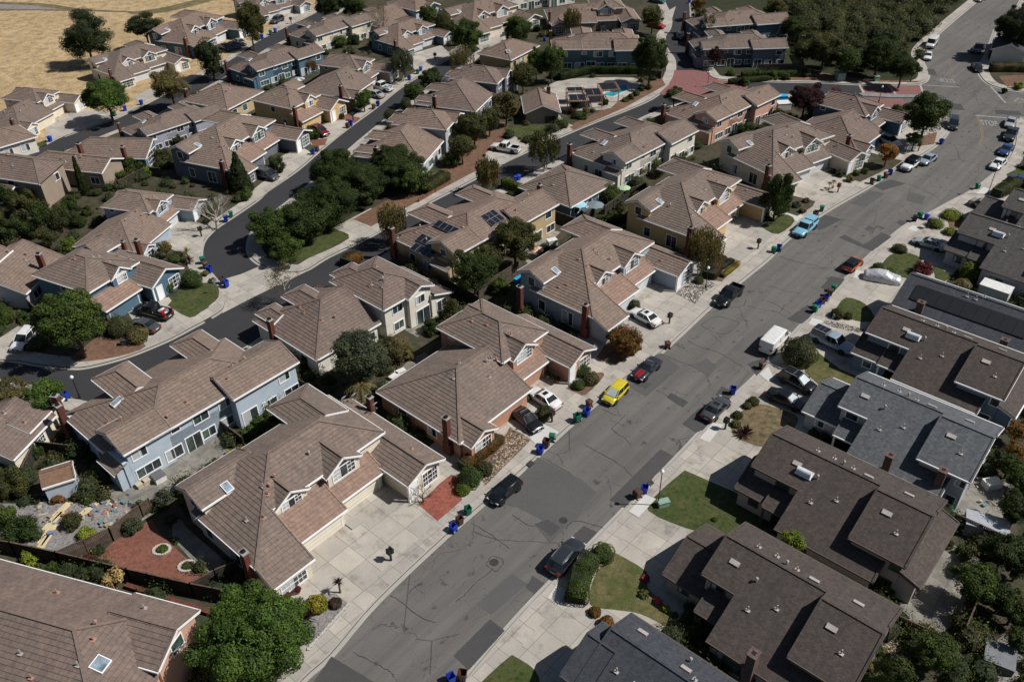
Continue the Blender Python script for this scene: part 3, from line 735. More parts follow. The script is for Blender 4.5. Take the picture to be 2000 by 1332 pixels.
for u in (2, 5, 8): h.win(u, 0, 1.3, 'F', 1.3, 1.2)
h.finish(); h.chimney(-.2, -6.0, 0, 4.4); h.vents(5, 2, U - 2, -Wd + 2, -3)
h, U, Wd = hipbox('tan hipped house between the pool trees and the big empty drive', W_SAND, (998, 118), (1054, 89), (936, 103), 2.8)
for u in (2, 5): h.win(u, 0, 1.4, 'F', 1.3, 1.2)
h.finish(); h.skylight(2, -2); h.vents(3, 2, U - 2, -Wd + 2, -3)
h, U, Wd = hipbox('low tan house with a wide hipped roof under the bright blue house', W_SAND, (445, 214), (515, 178), (369, 190), 2.8)
for u in (2, 5): h.win(u, 0, 1.4, 'F', 1.3, 1.2)
h.finish(); h.chimney(1.5, -Wd, 0, 4.6); h.vents(6, 2, U - 2, -Wd + 2, -3)
h, L = gbox('low blue house with a tall gable window beside the lavender house', W_TEAL, (178, 269), (299, 271), 4.3, 1.2, 4.2, e='hg')
h.win(L, 1.2, 1.6, 'N', 3.4, 2.0, 'b'); h.finish(); h.chimney(L - 3.4, 4.4, 0, 4.6); h.vents(2, 1, L - 1, 1, 3)
h, L = gbox('taupe two storey house behind the columnar cypress', W_TAUPE, (-10, 300), (66, 311), 6.3, 3, 4.2, e='gh')
h.win(L - 2, 4, 3.6, 'F', 1.3, 1.1); h.win(L + 3, 0, 3.6, 'N', 1.5, 1.1); h.wing(L * .3, 4.6, L * .9, 4.6, 3.6, 1, 3, e='gg')
h.finish(); h.vents(4, 1, L - 1, 0, 3)
h, L = gbox('tan house behind the white slatted patio cover', W_TAUPE, (95, 297), (216, 309), 4.4, 3, 3.0, e='hg')
h.win(L - 2, 3, 1.4, 'F', 1.5, 1.2); h.finish(); h.chimney(L * .3, -3.2, 0, 4.8); h.vents(4, 1, L - 1, 0, 2)
h, L = gbox('pale grey house at the left edge with a tall brick chimney', W_LGREY, (-40, 540), (45, 468), 5.0, 2, 5.4)
h.win(L - 7, 5, 1.3, 'F', 1.6, 1.1); h.win(L - 4.4, 5, 1.3, 'F', 1.6, 1.1); h.win(L - 1.8, 5, 1.3, 'F', 1.5, .9); h.wing(L - 12, -2.6, L - 3, -2.6, 6.4, 3, 3)
h.finish(); h.chimney(L - 4.2, 4.9, 2, 5.4); h.vents(3, 5, L - 1, 0, 4)
h, L = gbox('cream house at the left edge below the curving street, tall brick chimney', W_CREAM, (-60, 862), (30, 776), 4.2, 3, 4.2, e='gg')
h.win(L - 3, 4.3, 1.3, 'F', 1.8, 1.3, 'b'); h.wing(L - 3.4, 1.4, L + 2.4, 1.4, 3.7, 2.0, 2.2)
h.finish(); h.chimney(L + .6, 4.4, 0, 4.6); h.vents(2, 2, L, 0, 3)
h, L = gbox('white fronted house cut by the left edge, beside the green bin', W_WHITE, (-40, 262), (2, 250), 4.6, 4, 4, e='gh')
h.win(L + 1.6, 3.6, 1.4, 'F', 1.4, 1.2); h.win(L - 1.2, 3.6, 1.4, 'F', 1.4, 1.2); h.finish()
# pool house
h, L = gbox('low pool house with a tan gabled roof behind a clipped hedge', W_TAUPE, (1052, 172), (1060, 206), 3.8, 3.4, 3.4)
h.finish(); h.chimney(1.2, -1.8, 2, 4.4)
# top edge
h = House('blue house cut by the top edge with a wide rear roof', W_PALE, (-.8, .6, 4.78), (812, 22), ang=49); T2b(h)
h = House('white house cut by the top edge above the dense dark trees', W_WHITE, (2.0, .8, 4.67), (1010, -12), ang=30); T1b(h)
h = House('grey roofed house cut by the top edge near the dry slope', W_LGREY, D1, (560, -62), ang=46); T1(h)
h = House('teal house at the top, left of the wooded slope', W_TEAL, (2.0, .8, 4.67), (1402, 52), ang=12); T1b(h)
h = House('slate house with white trim above the low blue bungalow', W_DGREY, (2.0, .8, 4.67), (1395, 96), ang=4, scale=.9); T1b(h)
h = House('white house at the right edge behind the rust coloured hedge', W_WHITE, (0, 0, 4.5), (1975, 88), ang=60, roof=SH_BLACK, tile=False)
h.wing(0, 0, 9, 0, 4.6, 3.5, 3.5); h.finish()
h = House('pale house beyond the trees at the far left corner lot', W_PALE, D1, (880, -70), ang=52); T1(h)

# --- corner house, bottom left
h = House('large tan roofed house with a peach gable wall, bottom left beside the broad green tree', W_PINK, (1.5, -.8, 6.3), (346, 1229), ang=-16.9)
h.wing(-4.5, -.8, 1.5, -.8, 6.35, 2.6, 2.9, e='gg')
h.wing(-24, 1.9, -5.3, 1.9, 7.25, 5.2, 9.0, e='gh')
h.win(1.2, -.6, 4.5, 'N', 1.3, 1.2); h.finish(); h.skylight(-2.4, 3.2, 1.0, 1.0); h.vent(-4.3, .8, 1); h.vent(-3.6, 3.9, 0); h.vent(-8.5, 4.2, 0); h.vent(-6.7, 5.4, 0); h.vent(-7.2, 7, 1); h.vent(-10, -1.3, 0); h.vent(-2.4, -2, 0); h.vent(-3.8, 1.9, 0); h.dish(1.7, 0, 5.0)

# --- east side of the wide street: composition shingle roofs, no tiles
kw = dict(tile=False, trim=TRIM_DK)
kt = dict(tile=False)
unit(RT, 'brown shingled house with a grey stucco side, lowest but one on the east side', W_RB, (0, 0, 0), (1430, 1052), ('low',), ang=48.5, roof=SH_BROWN, **kw)
unit(RT, 'brown shingled house with a long white skylight, behind the yellow green bush', W_RB, (-5.2, -.3, 6.1), (1508, 846), ('sky', 'nochim', 'rear'), tk=dict(wf=-.3, wg=-.9, ug=-7.0, hg=3.4), ang=48.5, roof=SH_BROWN, **kw)
unit(RT, 'grey blue house with grey shingles and white eaves beside two black cars', W_LGREY, (5.2, .4, 0), (1705, 726), ('ch2',), ang=48.5, roof=SH_GREY, **kt)
unit(RT, 'blue house with a dark brown roof and one white skylight, behind the round clipped bush', W_RG, (-5.2, -.5, 6.1), (1722, 600), ('sky', 'nochim', 'rear'), tk=dict(wf=-.5, wg=-1.0, ug=-7.2, hg=3.4), ang=48, roof=SH_BROWN, **kt)
h, L = gbox('black roofed house with a long row of solar heater panels', W_DGREY, (1778, 534), (2040, 622), 5.6, 2.6, 6.2, roof=SH_BLACK, tile=False)
h.finish(); h.solar(8.0, 2.3, 9, 1, 1.45, 2.4, POOLH); h.chimney(3.2, 4.6, 3, 5.0, .8, .7, BRICK_BR); h.chimney(13, 5.6, 3, 4.6, .8, .7, BRICK_BR)
for u, w_ in ((7, .5), (8, .5), (8.6, -.5), (15, .8), (16, .8)): h.vent(u, w_, 0)
unit(RT, 'dark roofed white house with a silver sedan in its drive, upper right', W_LGREY, (-5.2, -.5, 6.1), (1895, 415), ('sky', 'nochim'), tk=dict(wf=-.5, wg=-1.0, ug=-7.2, hg=3.4), ang=46, roof=SH_DARK, **kw)
unit(RT, 'dark roofed house behind the tan sedan, highest in the row on the east side', W_LGREY, (-5.2, 1.4, 6.1), (1982, 368), ('nochim',), ang=44, roof=SH_DARK, **kw)
h, L = gbox('black roofed house cut by the bottom edge, with a white trimmed skylight', W_RG, (1192, 1226), (1487, 1425), 5.2, 3.0, 5.0, roof=SH_BLACK, tile=False, trim=TRIM_DK)
h.wing(-1.3, 1.2, 1.5, 1.2, 4.7, 2.2, 3.4)
h.finish(); h.skylight(4.4, 2.6, 1.3, 1.0); h.vent(1.9, -1.7, 2); h.vent(6, -2, 1); h.vent(2.2, 2.2, 0); h.vent(6.2, -.9, 2); h.vent(7.2, -.4, 0)
# garden shed
h = House('small wooden shed with a brown shingle roof in the cluttered back yard', W_PALE, (0, 0, 2.9), (76, 925), B=(1, 0, 2.9), pB=(141, 905), scale=1.0, roof=SH_BROWN, tile=False)
L = (P(141, 905, 2.9) - P(76, 925, 2.9)).length
h.roofm = tile_mat('shed_roof', (.24, .14, .09), (.2, .12, .08), (.18, .11, .08), .3, .2, .6, .012)
h.wing(0, 0, L, 0, 2.9, .8, 1.6, sl=.35, inset=.1); h.finish(); h.root.name = 'shed'; h.root['category'] = 'shed'
# ------------------------------------------------------------------ ground, roads, pavements
AX = R(48.5)
def ground_mat(name, cols, scales=(.15, 1.2, 9), rough=.95, bump=.4, joints=None, rot=AX, spec=.15, extra=None):
    g = NG(name); v = pos_coords(g)
    a = g.noise(v, scales[0], 4, .6); b = g.noise(v, scales[1], 4, .65); c = g.noise(v, scales[2], 3, .7)
    col = g.ramp(a, (.32, cols[0]), (.68, cols[1]))
    col = g.mix(g.ramp(b, (.42, (0, 0, 0)), (.66, (1, 1, 1))), col, cols[2])
    lo_, hi_ = (.90, 1.09) if 'conc' in name or 'kerb' in name else ((.60, 1.4) if 'lawn' in name or 'grass' in name else (.76, 1.22))
    col = g.mix(1.0, col, g.ramp(c, (.25, (lo_,) * 3), (.75, (hi_,) * 3)), 'MULTIPLY')
    if joints:
        pv_ = pos_coords(g, -rot)
        br = g.n('ShaderNodeTexBrick'); g.l(pv_, br.inputs['Vector']); br.inputs['Scale'].default_value = 1
        br.offset = 0; br.inputs['Brick Width'].default_value = joints; br.inputs['Row Height'].default_value = joints
        br.inputs['Mortar Size'].default_value = .028; br.inputs['Mortar Smooth'].default_value = .1
        br.inputs['Color1'].default_value = (1.10, 1.08, 1.06, 1); br.inputs['Color2'].default_value = (.86, .86, .87, 1); br.inputs['Mortar'].default_value = (.58, .57, .56, 1)
        col = g.mix(1.0, col, br.outputs['Color'], 'MULTIPLY')
    if 'rock' in name and 'red' not in name:
        vc = g.n('ShaderNodeTexVoronoi'); vc.inputs['Scale'].default_value = 5.5; g.l(v, vc.inputs['Vector']); vs = g.n('ShaderNodeSeparateColor'); g.l(vc.outputs['Color'], vs.inputs[0])
        col = g.mix(1.0, col, g.ramp(vs.outputs[0], (0, (.55, .53, .5)), (1, (1.5, 1.45, 1.4))), 'MULTIPLY'); col = g.mix(g.ramp(vc.outputs['Distance'], (.30, (0, 0, 0)), (.62, (.9, .9, .9))), col, (.05, .04, .035))
    if 'lawn' in name:
        pt = g.noise(v, .7, 4, .7); col = g.mix(g.ramp(pt, (.5, (0, 0, 0)), (.68, (.75, .75, .75))), col, (.105, .085, .04)); d2 = g.noise(v, 1.6, 3, .6); col = g.mix(1.0, col, g.ramp(d2, (.3, (.6, .66, .6)), (.5, (1, 1, 1))), 'MULTIPLY')
    if joints:               # stains and tyre marks
        st = g.noise(v, .45, 5, .7); col = g.mix(1.0, col, g.ramp(st, (.30, (.62, .60, .57)), (.46, (1, 1, 1)), (.72, (1.06, 1.06, 1.05))), 'MULTIPLY')
    if extra == 'lanes':     # worn wheel paths along the street
        mp = pos_coords(g, -rot, (1, 1, 1)); m2 = g.n('ShaderNodeMapping'); m2.inputs['Scale'].default_value = (.03, .75, 1); g.l(mp, m2.inputs['Vector'])
        l = g.noise(m2.outputs[0], 1.0, 4, .65)
        col = g.mix(1.0, col, g.ramp(l, (.3, (.80, .80, .81)), (.7, (1.17, 1.16, 1.14))), 'MULTIPLY')
        vo = g.n('ShaderNodeTexVoronoi', feature='DISTANCE_TO_EDGE'); vo.inputs['Scale'].default_value = .16
        wob = g.n('ShaderNodeMapping'); g.l(v, wob.inputs['Vector']); g.l(g.noise(v, .8, 4), wob.inputs['Location'])
        g.l(wob.outputs[0], vo.inputs['Vector'])
        v2 = g.n('ShaderNodeTexVoronoi', feature='DISTANCE_TO_EDGE'); v2.inputs['Scale'].default_value = .55; g.l(wob.outputs[0], v2.inputs['Vector'])
        fine = g.math('MULTIPLY', g.math('LESS_THAN', v2.outputs['Distance'], .010), g.math('GREATER_THAN', g.noise(v, .2, 2), .53))
        col = g.mix(g.math('MULTIPLY', fine, .45), col, (.045, .045, .045))
        oil = g.noise(v, .9, 2, .5); col = g.mix(1.0, col, g.ramp(oil, (.27, (.6, .6, .6)), (.36, (1, 1, 1))), 'MULTIPLY')
        crack = g.math('MULTIPLY', g.math('LESS_THAN', vo.outputs['Distance'], .006), g.math('GREATER_THAN', g.noise(v, .12, 2), .5))
        col = g.mix(g.math('MULTIPLY', crack, .6), col, (.03, .03, .03))
    g.l(col, g.b.inputs['Base Color']); g.b.inputs['Roughness'].default_value = rough; g.b.inputs['Specular IOR Level'].default_value = spec
    g.bump(c, bump, .03); MATS[name] = g.m; return g.m
ASPH = ground_mat('asphalt_worn', ((.108, .103, .097), (.150, .143, .135), (.125, .120, .114)), (.06, .5, 12), extra='lanes')
ASPH_D = ground_mat('asphalt_dark', ((.034, .035, .038), (.046, .047, .050), (.04, .04, .043)), (.08, .6, 12))
PATCH = ground_mat('asphalt_patch', ((.060, .059, .060), (.078, .076, .075), (.068, .067, .067)), (.2, 1.2, 12))
PATCH_L = ground_mat('asphalt_patch_light', ((.086, .084, .083), (.102, .099, .096), (.094, .092, .090)), (.2, 1.2, 12))
CONC = ground_mat('concrete', ((.33, .305, .268), (.43, .40, .355), (.37, .345, .31)), (.25, .8, 7), joints=2.45)
CONC_S = ground_mat('concrete_pavement', ((.33, .305, .27), (.42, .39, .35), (.36, .335, .305)), (.25, .8, 7), joints=1.6)
KERB = ground_mat('kerb_concrete', ((.32, .30, .27), (.40, .375, .34), (.34, .325, .3)), (.3, 1, 9))
CONC_N = ground_mat('new_concrete', ((.47, .46, .44), (.54, .53, .51), (.5, .49, .48)), (.3, 1, 9), bump=.1)
PATIO = ground_mat('patio_concrete', ((.20, .19, .165), (.29, .27, .24), (.15, .145, .13)), (.3, .7, 8), joints=3.2)
SOIL = ground_mat('garden_soil', ((.050, .042, .030), (.085, .066, .047), (.030, .042, .020)), (.12, .7, 7))
MULCH = ground_mat('bark_mulch', ((.15, .085, .055), (.20, .11, .075), (.10, .065, .045)), (.3, 2, 9))
REDG = ground_mat('red_lava_rock', ((.24, .075, .055), (.31, .10, .07), (.16, .06, .045)), (.3, 3, 8), bump=.9)
REDM = ground_mat('red_bark', ((.185, .078, .055), (.235, .10, .07), (.13, .06, .043)), (.3, 3, 8), bump=.9)
LAWN = ground_mat('lawn_green', ((.050, .066, .020), (.074, .086, .030), (.034, .052, .016)), (.3, 2.5, 10), bump=.9)
LAWN2 = ground_mat('lawn_patchy', ((.070, .080, .026), (.16, .125, .065), (.055, .078, .022)), (.28, 1.0, 9), bump=.9)
DRY = ground_mat('dry_lawn', ((.15, .11, .065), (.20, .15, .09), (.10, .085, .045)), (.4, 1.5, 9), bump=.8)
FIELD = ground_mat('golden_grass', ((.37, .265, .145), (.47, .35, .20), (.25, .185, .105)), (.05, .5, 3.0), bump=1.0)
FIELDG = ground_mat('field_scrub', ((.12, .105, .055), (.20, .155, .085), (.085, .082, .042)), (.1, .6, 3), bump=1.0)
ROCKW = ground_mat('white_river_rock', ((.42, .40, .37), (.55, .53, .50), (.20, .19, .18)), (.5, 4, 9), bump=1.0)
ROCKT = ground_mat('tan_river_rock', ((.36, .28, .20), (.46, .37, .28), (.16, .11, .08)), (.5, 4, 8), bump=1.0)
GRAVEL = ground_mat('grey_gravel', ((.22, .205, .2), (.30, .28, .27), (.12, .11, .11)), (.5, 5, 9), bump=1.0)
PAVER = tile_mat('red_paver', (.27, .115, .110), (.22, .10, .098), (.21, .12, .115), .4, .2, .7, .01)
PAINTW = ground_mat('road_paint_white', ((.26, .26, .255), (.42, .42, .41), (.13, .13, .13)), (.6, 3.5, 12))
PAINTY = ground_mat('road_paint_yellow', ((.25, .18, .085), (.34, .23, .10), (.13, .115, .09)), (.3, 2.5, 12))
CRACKM = plain('tar_crack', (.030, .029, .028), .8)

def smooth(pts, n=4):
    out = []
    for i in range(len(pts) - 1):
        p0, p1, p2, p3 = pts[max(0, i - 1)], pts[i], pts[i + 1], pts[min(len(pts) - 1, i + 2)]
        for k in range(n):
            t = k / n
            out.append(.5 * ((2 * p1) + (p2 - p0) * t + (2 * p0 - 5 * p1 + 4 * p2 - p3) * t * t + (3 * p1 - p0 - 3 * p2 + p3) * t ** 3))
    out.append(pts[-1]); return out
def W2(px, z=0): return [P(x, y, z) for x, y in px]
def uvw(p, a=AX): return (p.x * math.cos(a) + p.y * math.sin(a) + 500, -p.x * math.sin(a) + p.y * math.cos(a) + 500)
def sheet(name, pts, z, mat, side=0.0, kind='structure', label=None, cat=None):
    mb = MB(); q = [Vector((p.x, p.y, z)) for p in pts]
    ar = sum(a.x * b.y - b.x * a.y for a, b in zip(q, q[1:] + q[:1]))
    if ar < 0: q.reverse()
    from mathutils.geometry import tessellate_polygon
    for t in tessellate_polygon([q]):
        f = [q[i] for i in t]
        if (f[1] - f[0]).cross(f[2] - f[0]).z < 0: f.reverse()
        mb.face(f, [uvw(p) for p in f])
    if side:
        for a, b in zip(q, q[1:] + q[:1]):
            mb.face([a, b, Vector((b.x, b.y, z - side)), Vector((a.x, a.y, z - side))][::-1])
    return tag(mb.build(name, mat), label, cat, kind=kind)
def offs(pts, d):
    out = []
    for i, p in enumerate(pts):
        a = pts[max(0, i - 1)]; b = pts[min(len(pts) - 1, i + 1)]; t = (b - a); t.z = 0; t.normalize()
        out.append(p + Vector((-t.y, t.x, 0)) * d)
    return out
def strip(name, line, d0, d1, z, mat, z2=None):
    a = offs(line, d0); b = offs(line, d1); mb = MB()
    for i in range(len(line) - 1):
        q = [a[i], a[i + 1], b[i + 1], b[i]]
        q = [Vector((p.x, p.y, z)) for p in q]
        if (q[1] - q[0]).cross(q[2] - q[0]).z < 0: q.reverse()
        mb.face(q, [uvw(p) for p in q])
    return tag(mb.build(name, mat), kind='structure')

G0 = .12
big = [Vector(p) for p in ((-900, -200, 0), (900, -200, 0), (1500, 3000, 0), (-1500, 3000, 0))]
sheet('ground', big, -.02, FIELDG)
sheet('main_road', W2([(400, 1600), (1300, 1600), (1600, 900), (2400, 400), (2300, -60), (1650, -60), (1650, 250), (900, 800)]), 0, ASPH)
sheet('side_road', W2([(-500, 1200), (500, 900), (1000, 450), (1330, 225), (1500, 210), (1690, 215), (1676, 150), (1600, 140), (1450, 100), (1400, -80), (-900, -80)]), .004, ASPH_D)
KW = [(540, 1390), (592, 1326), (647, 1276), (735, 1174), (870, 1046), (1015, 920), (1100, 841), (1162, 788), (1220, 738), (1292, 686), (1385, 600), (1447, 548), (1500, 505), (1537, 468), (1610, 415), (1700, 363), (1745, 332), (1800, 302), (1832, 280), (1851, 255), (1848, 228), (1828, 210), (1790, 206)]
KS = [(1740, 212), (1680, 208), (1620, 193), (1540, 186), (1450, 181), (1400, 186), (1360, 196), (1320, 206), (1275, 222), (1200, 258), (1100, 310), (1050, 335), (1000, 360), (900, 410), (800, 470), (700, 532), (617, 590), (540, 642), (450, 700), (350, 752), (270, 780), (200, 792), (140, 782), (60, 757), (0, 745), (-300, 715)]
KN2a = [(-300, 672), (0, 701), (75, 712), (135, 718), (175, 716), (250, 696), (325, 666), (375, 640), (425, 612), (438, 596), (434, 572), (418, 545), (397, 520), (391, 495), (398, 470), (420, 447), (450, 427), (500, 393), (520, 375), (580, 333), (630, 290), (680, 250), (732, 212), (782, 172), (850, 130), (880, 112), (925, 80), (940, 60)]
KF4s = [(700, 2), (640, 35), (600, 60), (520, 98), (470, 135), (380, 185), (300, 228), (217, 260), (140, 292), (60, 322), (0, 343), (-200, 410)]
KF4n = [(-200, 372), (0, 318), (25, 308), (125, 267), (230, 230), (330, 180), (440, 122), (500, 82), (560, 52), (620, 22), (660, -10)]
K3e = [(985, 72), (930, 104), (900, 130), (850, 165), (770, 222), (700, 278), (640, 332), (560, 397), (505, 440), (487, 472), (489, 498), (510, 517), (550, 530), (592, 530), (635, 505), (680, 483), (730, 458), (802, 415), (932, 347), (1000, 310), (1100, 265), (1160, 240), (1220, 217), (1270, 195), (1300, 172), (1315, 148), (1316, 118), (1304, 100), (1297, 85), (1298, 70), (1307, 57), (1310, 40), (1305, 22), (1297, 5), (1290, -25)]
KNn = [(1345, -25), (1350, 15), (1352, 50), (1362, 82), (1370, 120), (1380, 140), (1405, 156), (1500, 160), (1600, 162), (1675, 166), (1770, 166), (1800, 163), (1811, 155), (1812, 142), (1802, 122), (1800, 100), (1832, 67), (1905, 5), (1945, -28)]
KNE = [(2005, -28), (1987, 15), (1950, 50), (1940, 70), (1930, 98), (1920, 118), (1912, 136), (1916, 150), (1930, 164), (1955, 173), (2000, 180), (2250, 205)]
KE = [(2250, 262), (2020, 233), (1997, 232), (1985, 242), (1985, 262), (1984, 282), (1973, 308), (1950, 335), (1900, 373), (1862, 393), (1820, 416), (1777, 437), (1740, 465), (1707, 493), (1625, 575), (1547, 658), (1487, 726), (1425, 786), (1317, 901), (1217, 1000), (1145, 1074), (1077, 1139), (1000, 1221), (912, 1326), (860, 1390)]
kw_, ks_, kn_, k4s, k4n, k3_, knn, kne, ke_ = [smooth(W2(k)) for k in (KW, KS, KN2a, KF4s, KF4n, K3e, KNn, KNE, KE)]
sheet('land_block', kw_ + ks_ + W2([(-700, 760), (-500, 1700)]), G0, SOIL, .16)
sheet('land_block', kn_ + W2([(960, 20), (960, -60), (720, -60)]) + k4s + W2([(-300, 430)]), G0, SOIL, .16)
sheet('field_block', k4n + W2([(700, -70), (650, -340), (-1500, -340), (-900, 400)]), G0, FIELD, .16)
sheet('land_block', k3_ + W2([(1200, -60), (1005, -60), (1005, 40)]), G0, SOIL, .16)
sheet('land_block', knn + W2([(1900, -200), (1400, -200)]), G0, ground_mat('leaf_litter', ((.028, .034, .016), (.045, .042, .026), (.022, .030, .013)), (.2, 1, 6)), .16)
sheet('land_block', kne + W2([(2500, 190), (2400, -100)]), G0, SOIL, .16)
sheet('land_block', ke_ + W2([(900, 1700), (2800, 1700), (2600, 280)]), G0, SOIL, .16)
# pavements and kerbs (left of the direction of travel is positive)
for nm, ln, sg, wd, mat in (('kw', kw_, 1, 9.6, CONC), ('ke', ke_, 1, 10.5, CONC)):
    strip('driveway', ln[4:-10] if nm == 'kw' else ln[30:], .16 * sg, wd * sg, G0 + .004, mat)
strip('pavement', ke_, .16, 1.9, G0 + .008, CONC_S)
strip('pavement', kw_, .16, 1.7, G0 + .008, CONC_S)
strip('pavement', kn_, .16, 1.9, G0 + .008, CONC_S); strip('pavement', k3_, .16, 1.9, G0 + .008, CONC_S)
strip('pavement', ks_, .16, 1.6, G0 + .008, CONC_S); strip('pavement', knn, .16, 2.0, G0 + .008, CONC_S)
strip('pavement', kne, .16, 2.0, G0 + .008, CONC_S); strip('pavement', k4n, .16, 1.3, G0 + .008, CONC_S)
strip('pavement', k4s, .16, 1.2, G0 + .008, CONC_S)
for ln in (kw_, ks_, kn_, k4s, k4n, k3_, knn, kne, ke_):
    strip('kerb', ln, -.01, .17, G0 + .013, KERB); strip('gutter', ln, -.42, -.01, .009, KERB)
SHN = [0]
def SH(name, mat, px, z=G0 + .016, sm=True):
    SHN[0] += 1; z += .0011 * (SHN[0] % 17)
    pts = W2(px, 0)
    if sm and len(pts) > 4 and ('lawn' in name or 'path' in name or 'deck' in name or 'field' in name or 'bed' in name and mat in (MULCH, REDG) and len(pts) > 5 and px[0][0] not in (895, 1165, 818) and px[0][0] not in (1337, 1000)):
        pts = smooth(pts + pts[:1], 3)[:-1]
    return sheet(name, pts, z, mat)
# concrete drives
for q in ([(652, 446), (725, 408), (745, 452), (680, 484), (683, 467)], [(948, 300), (985, 277), (1006, 268), (1036, 292), (985, 322), (950, 330)],
          [(245, 602), (330, 582), (345, 600), (372, 622), (398, 628), (325, 666), (285, 672)], [(300, 455), (352, 428), (400, 440), (420, 447), (398, 470), (391, 497), (345, 492), (305, 478)],
          [(485, 380), (520, 352), (572, 330), (560, 350), (500, 395)], [(530, 318), (585, 288), (612, 300), (575, 336), (530, 345)],
          [(588, 262), (650, 238), (674, 236), (692, 243), (640, 283), (612, 288)], [(712, 192), (775, 160), (790, 168), (735, 210), (718, 205)],
          [(800, 108), (862, 90), (880, 108), (850, 130), (815, 142), (800, 128)], [(88, 248), (148, 214), (232, 222), (232, 230), (125, 268), (92, 285)],
          [(262, 190), (300, 172), (335, 160), (335, 178), (275, 205)], [(525, 48), (590, 18), (600, 32), (545, 62)], [(934, 62), (978, 66), (975, 88), (938, 98), (920, 84)],
          [(0, 662), (40, 636), (66, 662), (36, 706), (-40, 700)], [(1320, 14), (1312, 40), (1280, 52), (1268, 44)], [(0, 250), (45, 250), (25, 300), (-40, 310)],
          [(1452, 812), (1360, 870), (1400, 905), (1480, 900), (1500, 870)]):
    SH('driveway', CONC, q, G0 + .012, False)
SH('crossing_apron', CONC, [(414, 552), (470, 536), (515, 517), (560, 530), (596, 532), (500, 578), (434, 612), (440, 590)], .012, False)
SH('patio', PATIO, [(200, 950), (262, 942), (430, 850), (456, 886), (370, 950), (300, 985), (230, 985), (172, 935)], sm=False)
SH('patio', PATIO, [(1835, 1052), (1910, 1090), (1880, 1210), (1822, 1249), (1733, 1205), (1795, 1140)], sm=False)
SH('patio', PATIO, [(1885, 925), (1985, 950), (1965, 1000), (1935, 1045), (1850, 1010)], sm=False)
SH('patio', PATIO, [(1905, 1290), (1960, 1240), (2000, 1260), (2000, 1340), (1930, 1340)], sm=False)
SH('patio', PATIO, [(1070, 450), (1095, 455), (1060, 490), (1035, 520), (1015, 500)], sm=False)
SH('patio', PATIO, [(740, 760), (800, 705), (830, 690), (845, 700), (770, 780)], sm=False)
SH('patio', PATIO, [(780, 640), (850, 600), (870, 620), (815, 660)], sm=False)
SH('garden_path', PATIO, [(338, 1028), (345, 1018), (356, 1018), (368, 1035), (450, 1110), (425, 1137), (345, 1062)])
SH('pool_deck', CONC_S, [(1062, 174), (1085, 162), (1125, 155), (1237, 154), (1247, 172), (1207, 200), (1180, 216), (1088, 216), (1080, 192)])
SH('garden_path', CONC_S, [(1090, 224), (1104, 240), (1119, 247), (1108, 252), (1088, 235)], sm=False)
for q in ([(1260, 967), (1281, 976), (1247, 1012), (1228, 1000)], [(1392, 827), (1412, 831), (1385, 866), (1366, 858)], [(1483, 733), (1500, 718), (1512, 742), (1500, 747)],
          [(1087, 1143), (1109, 1154), (1092, 1181), (1069, 1169)], [(1585, 622), (1607, 629), (1597, 640), (1579, 635)], [(1672, 529), (1692, 533), (1685, 547), (1666, 544)],
          [(1782, 442), (1797, 445), (1789, 454), (1772, 449)], [(1035, 857), (1062, 830), (1092, 845), (1051, 874)], [(1530, 421), (1547, 414), (1568, 424), (1556, 434)], [(1920, 367), (1942, 373), (1932, 383), (1906, 380)]):
    SH('new_pavement_slab', CONC_N, q, G0 + .020, False)
# lawns and beds
for q in ([(1337, 920), (1480, 985), (1505, 1022), (1440, 1050), (1400, 1042), (1350, 1036), (1266, 999), (1285, 965)], [(1000, 1280), (1045, 1310), (1045, 1345), (940, 1345), (965, 1310)],
          [(1632, 605), (1652, 583), (1690, 596), (1708, 628), (1670, 628), (1640, 613)], [(1722, 517), (1738, 500), (1765, 494), (1800, 508), (1785, 530), (1770, 545), (1740, 532)],
          [(1822, 520), (1862, 540), (1845, 552), (1826, 545)], [(1965, 342), (2000, 325), (2010, 345), (1970, 352)], [(518, 505), (555, 472), (610, 447), (655, 450), (682, 467), (610, 503), (570, 512)],
          [(985, 252), (1060, 247), (1058, 263), (1025, 272), (990, 260)], [(328, 598), (368, 560), (420, 556), (427, 582), (400, 605), (371, 622)], [(1488, 442), (1528, 420), (1552, 433), (1520, 459), (1490, 447)],
          [(1680, 1300), (1730, 1265), (1760, 1332), (1690, 1345)], [(598, 292), (612, 285), (625, 294), (610, 303)], [(65, 285), (120, 262), (128, 268), (80, 288)]):
    SH('lawn', LAWN if q[0][0] != 1337 else LAWN, q, G0 + .018)
SH('lawn', LAWN2, [(1200, 1080), (1263, 1118), (1265, 1150), (1310, 1195), (1345, 1250), (1300, 1225), (1250, 1200), (1200, 1192), (1152, 1182), (1160, 1130), (1180, 1100)], G0 + .018)
SH('lawn', DRY, [(1440, 812), (1475, 790), (1545, 808), (1556, 830), (1505, 876), (1430, 850)], G0 + .018)
SH('lawn', LAWN2, [(1598, 690), (1640, 722), (1690, 748), (1630, 772), (1590, 745), (1570, 720)], G0 + .018)
SH('planting_bed', REDG, [(818, 987), (860, 945), (882, 928), (895, 935), (903, 978), (855, 1019)], G0 + .02)
SH('planting_bed', GRAVEL, [(655, 1160), (681, 1181), (605, 1266), (583, 1252), (572, 1200), (610, 1165)], G0 + .02, False)
SH('planting_bed', ROCKT, [(996, 836), (1038, 860), (948, 950), (936, 930)], G0 + .02, False)
SH('planting_bed', ROCKW, [(1330, 565), (1357, 548), (1378, 545), (1400, 558), (1375, 573), (1357, 595), (1320, 575)], G0 + .02, False)
SH('planting_bed', MULCH, [(1372, 545), (1405, 503), (1447, 512), (1410, 552)], G0 + .02, False)
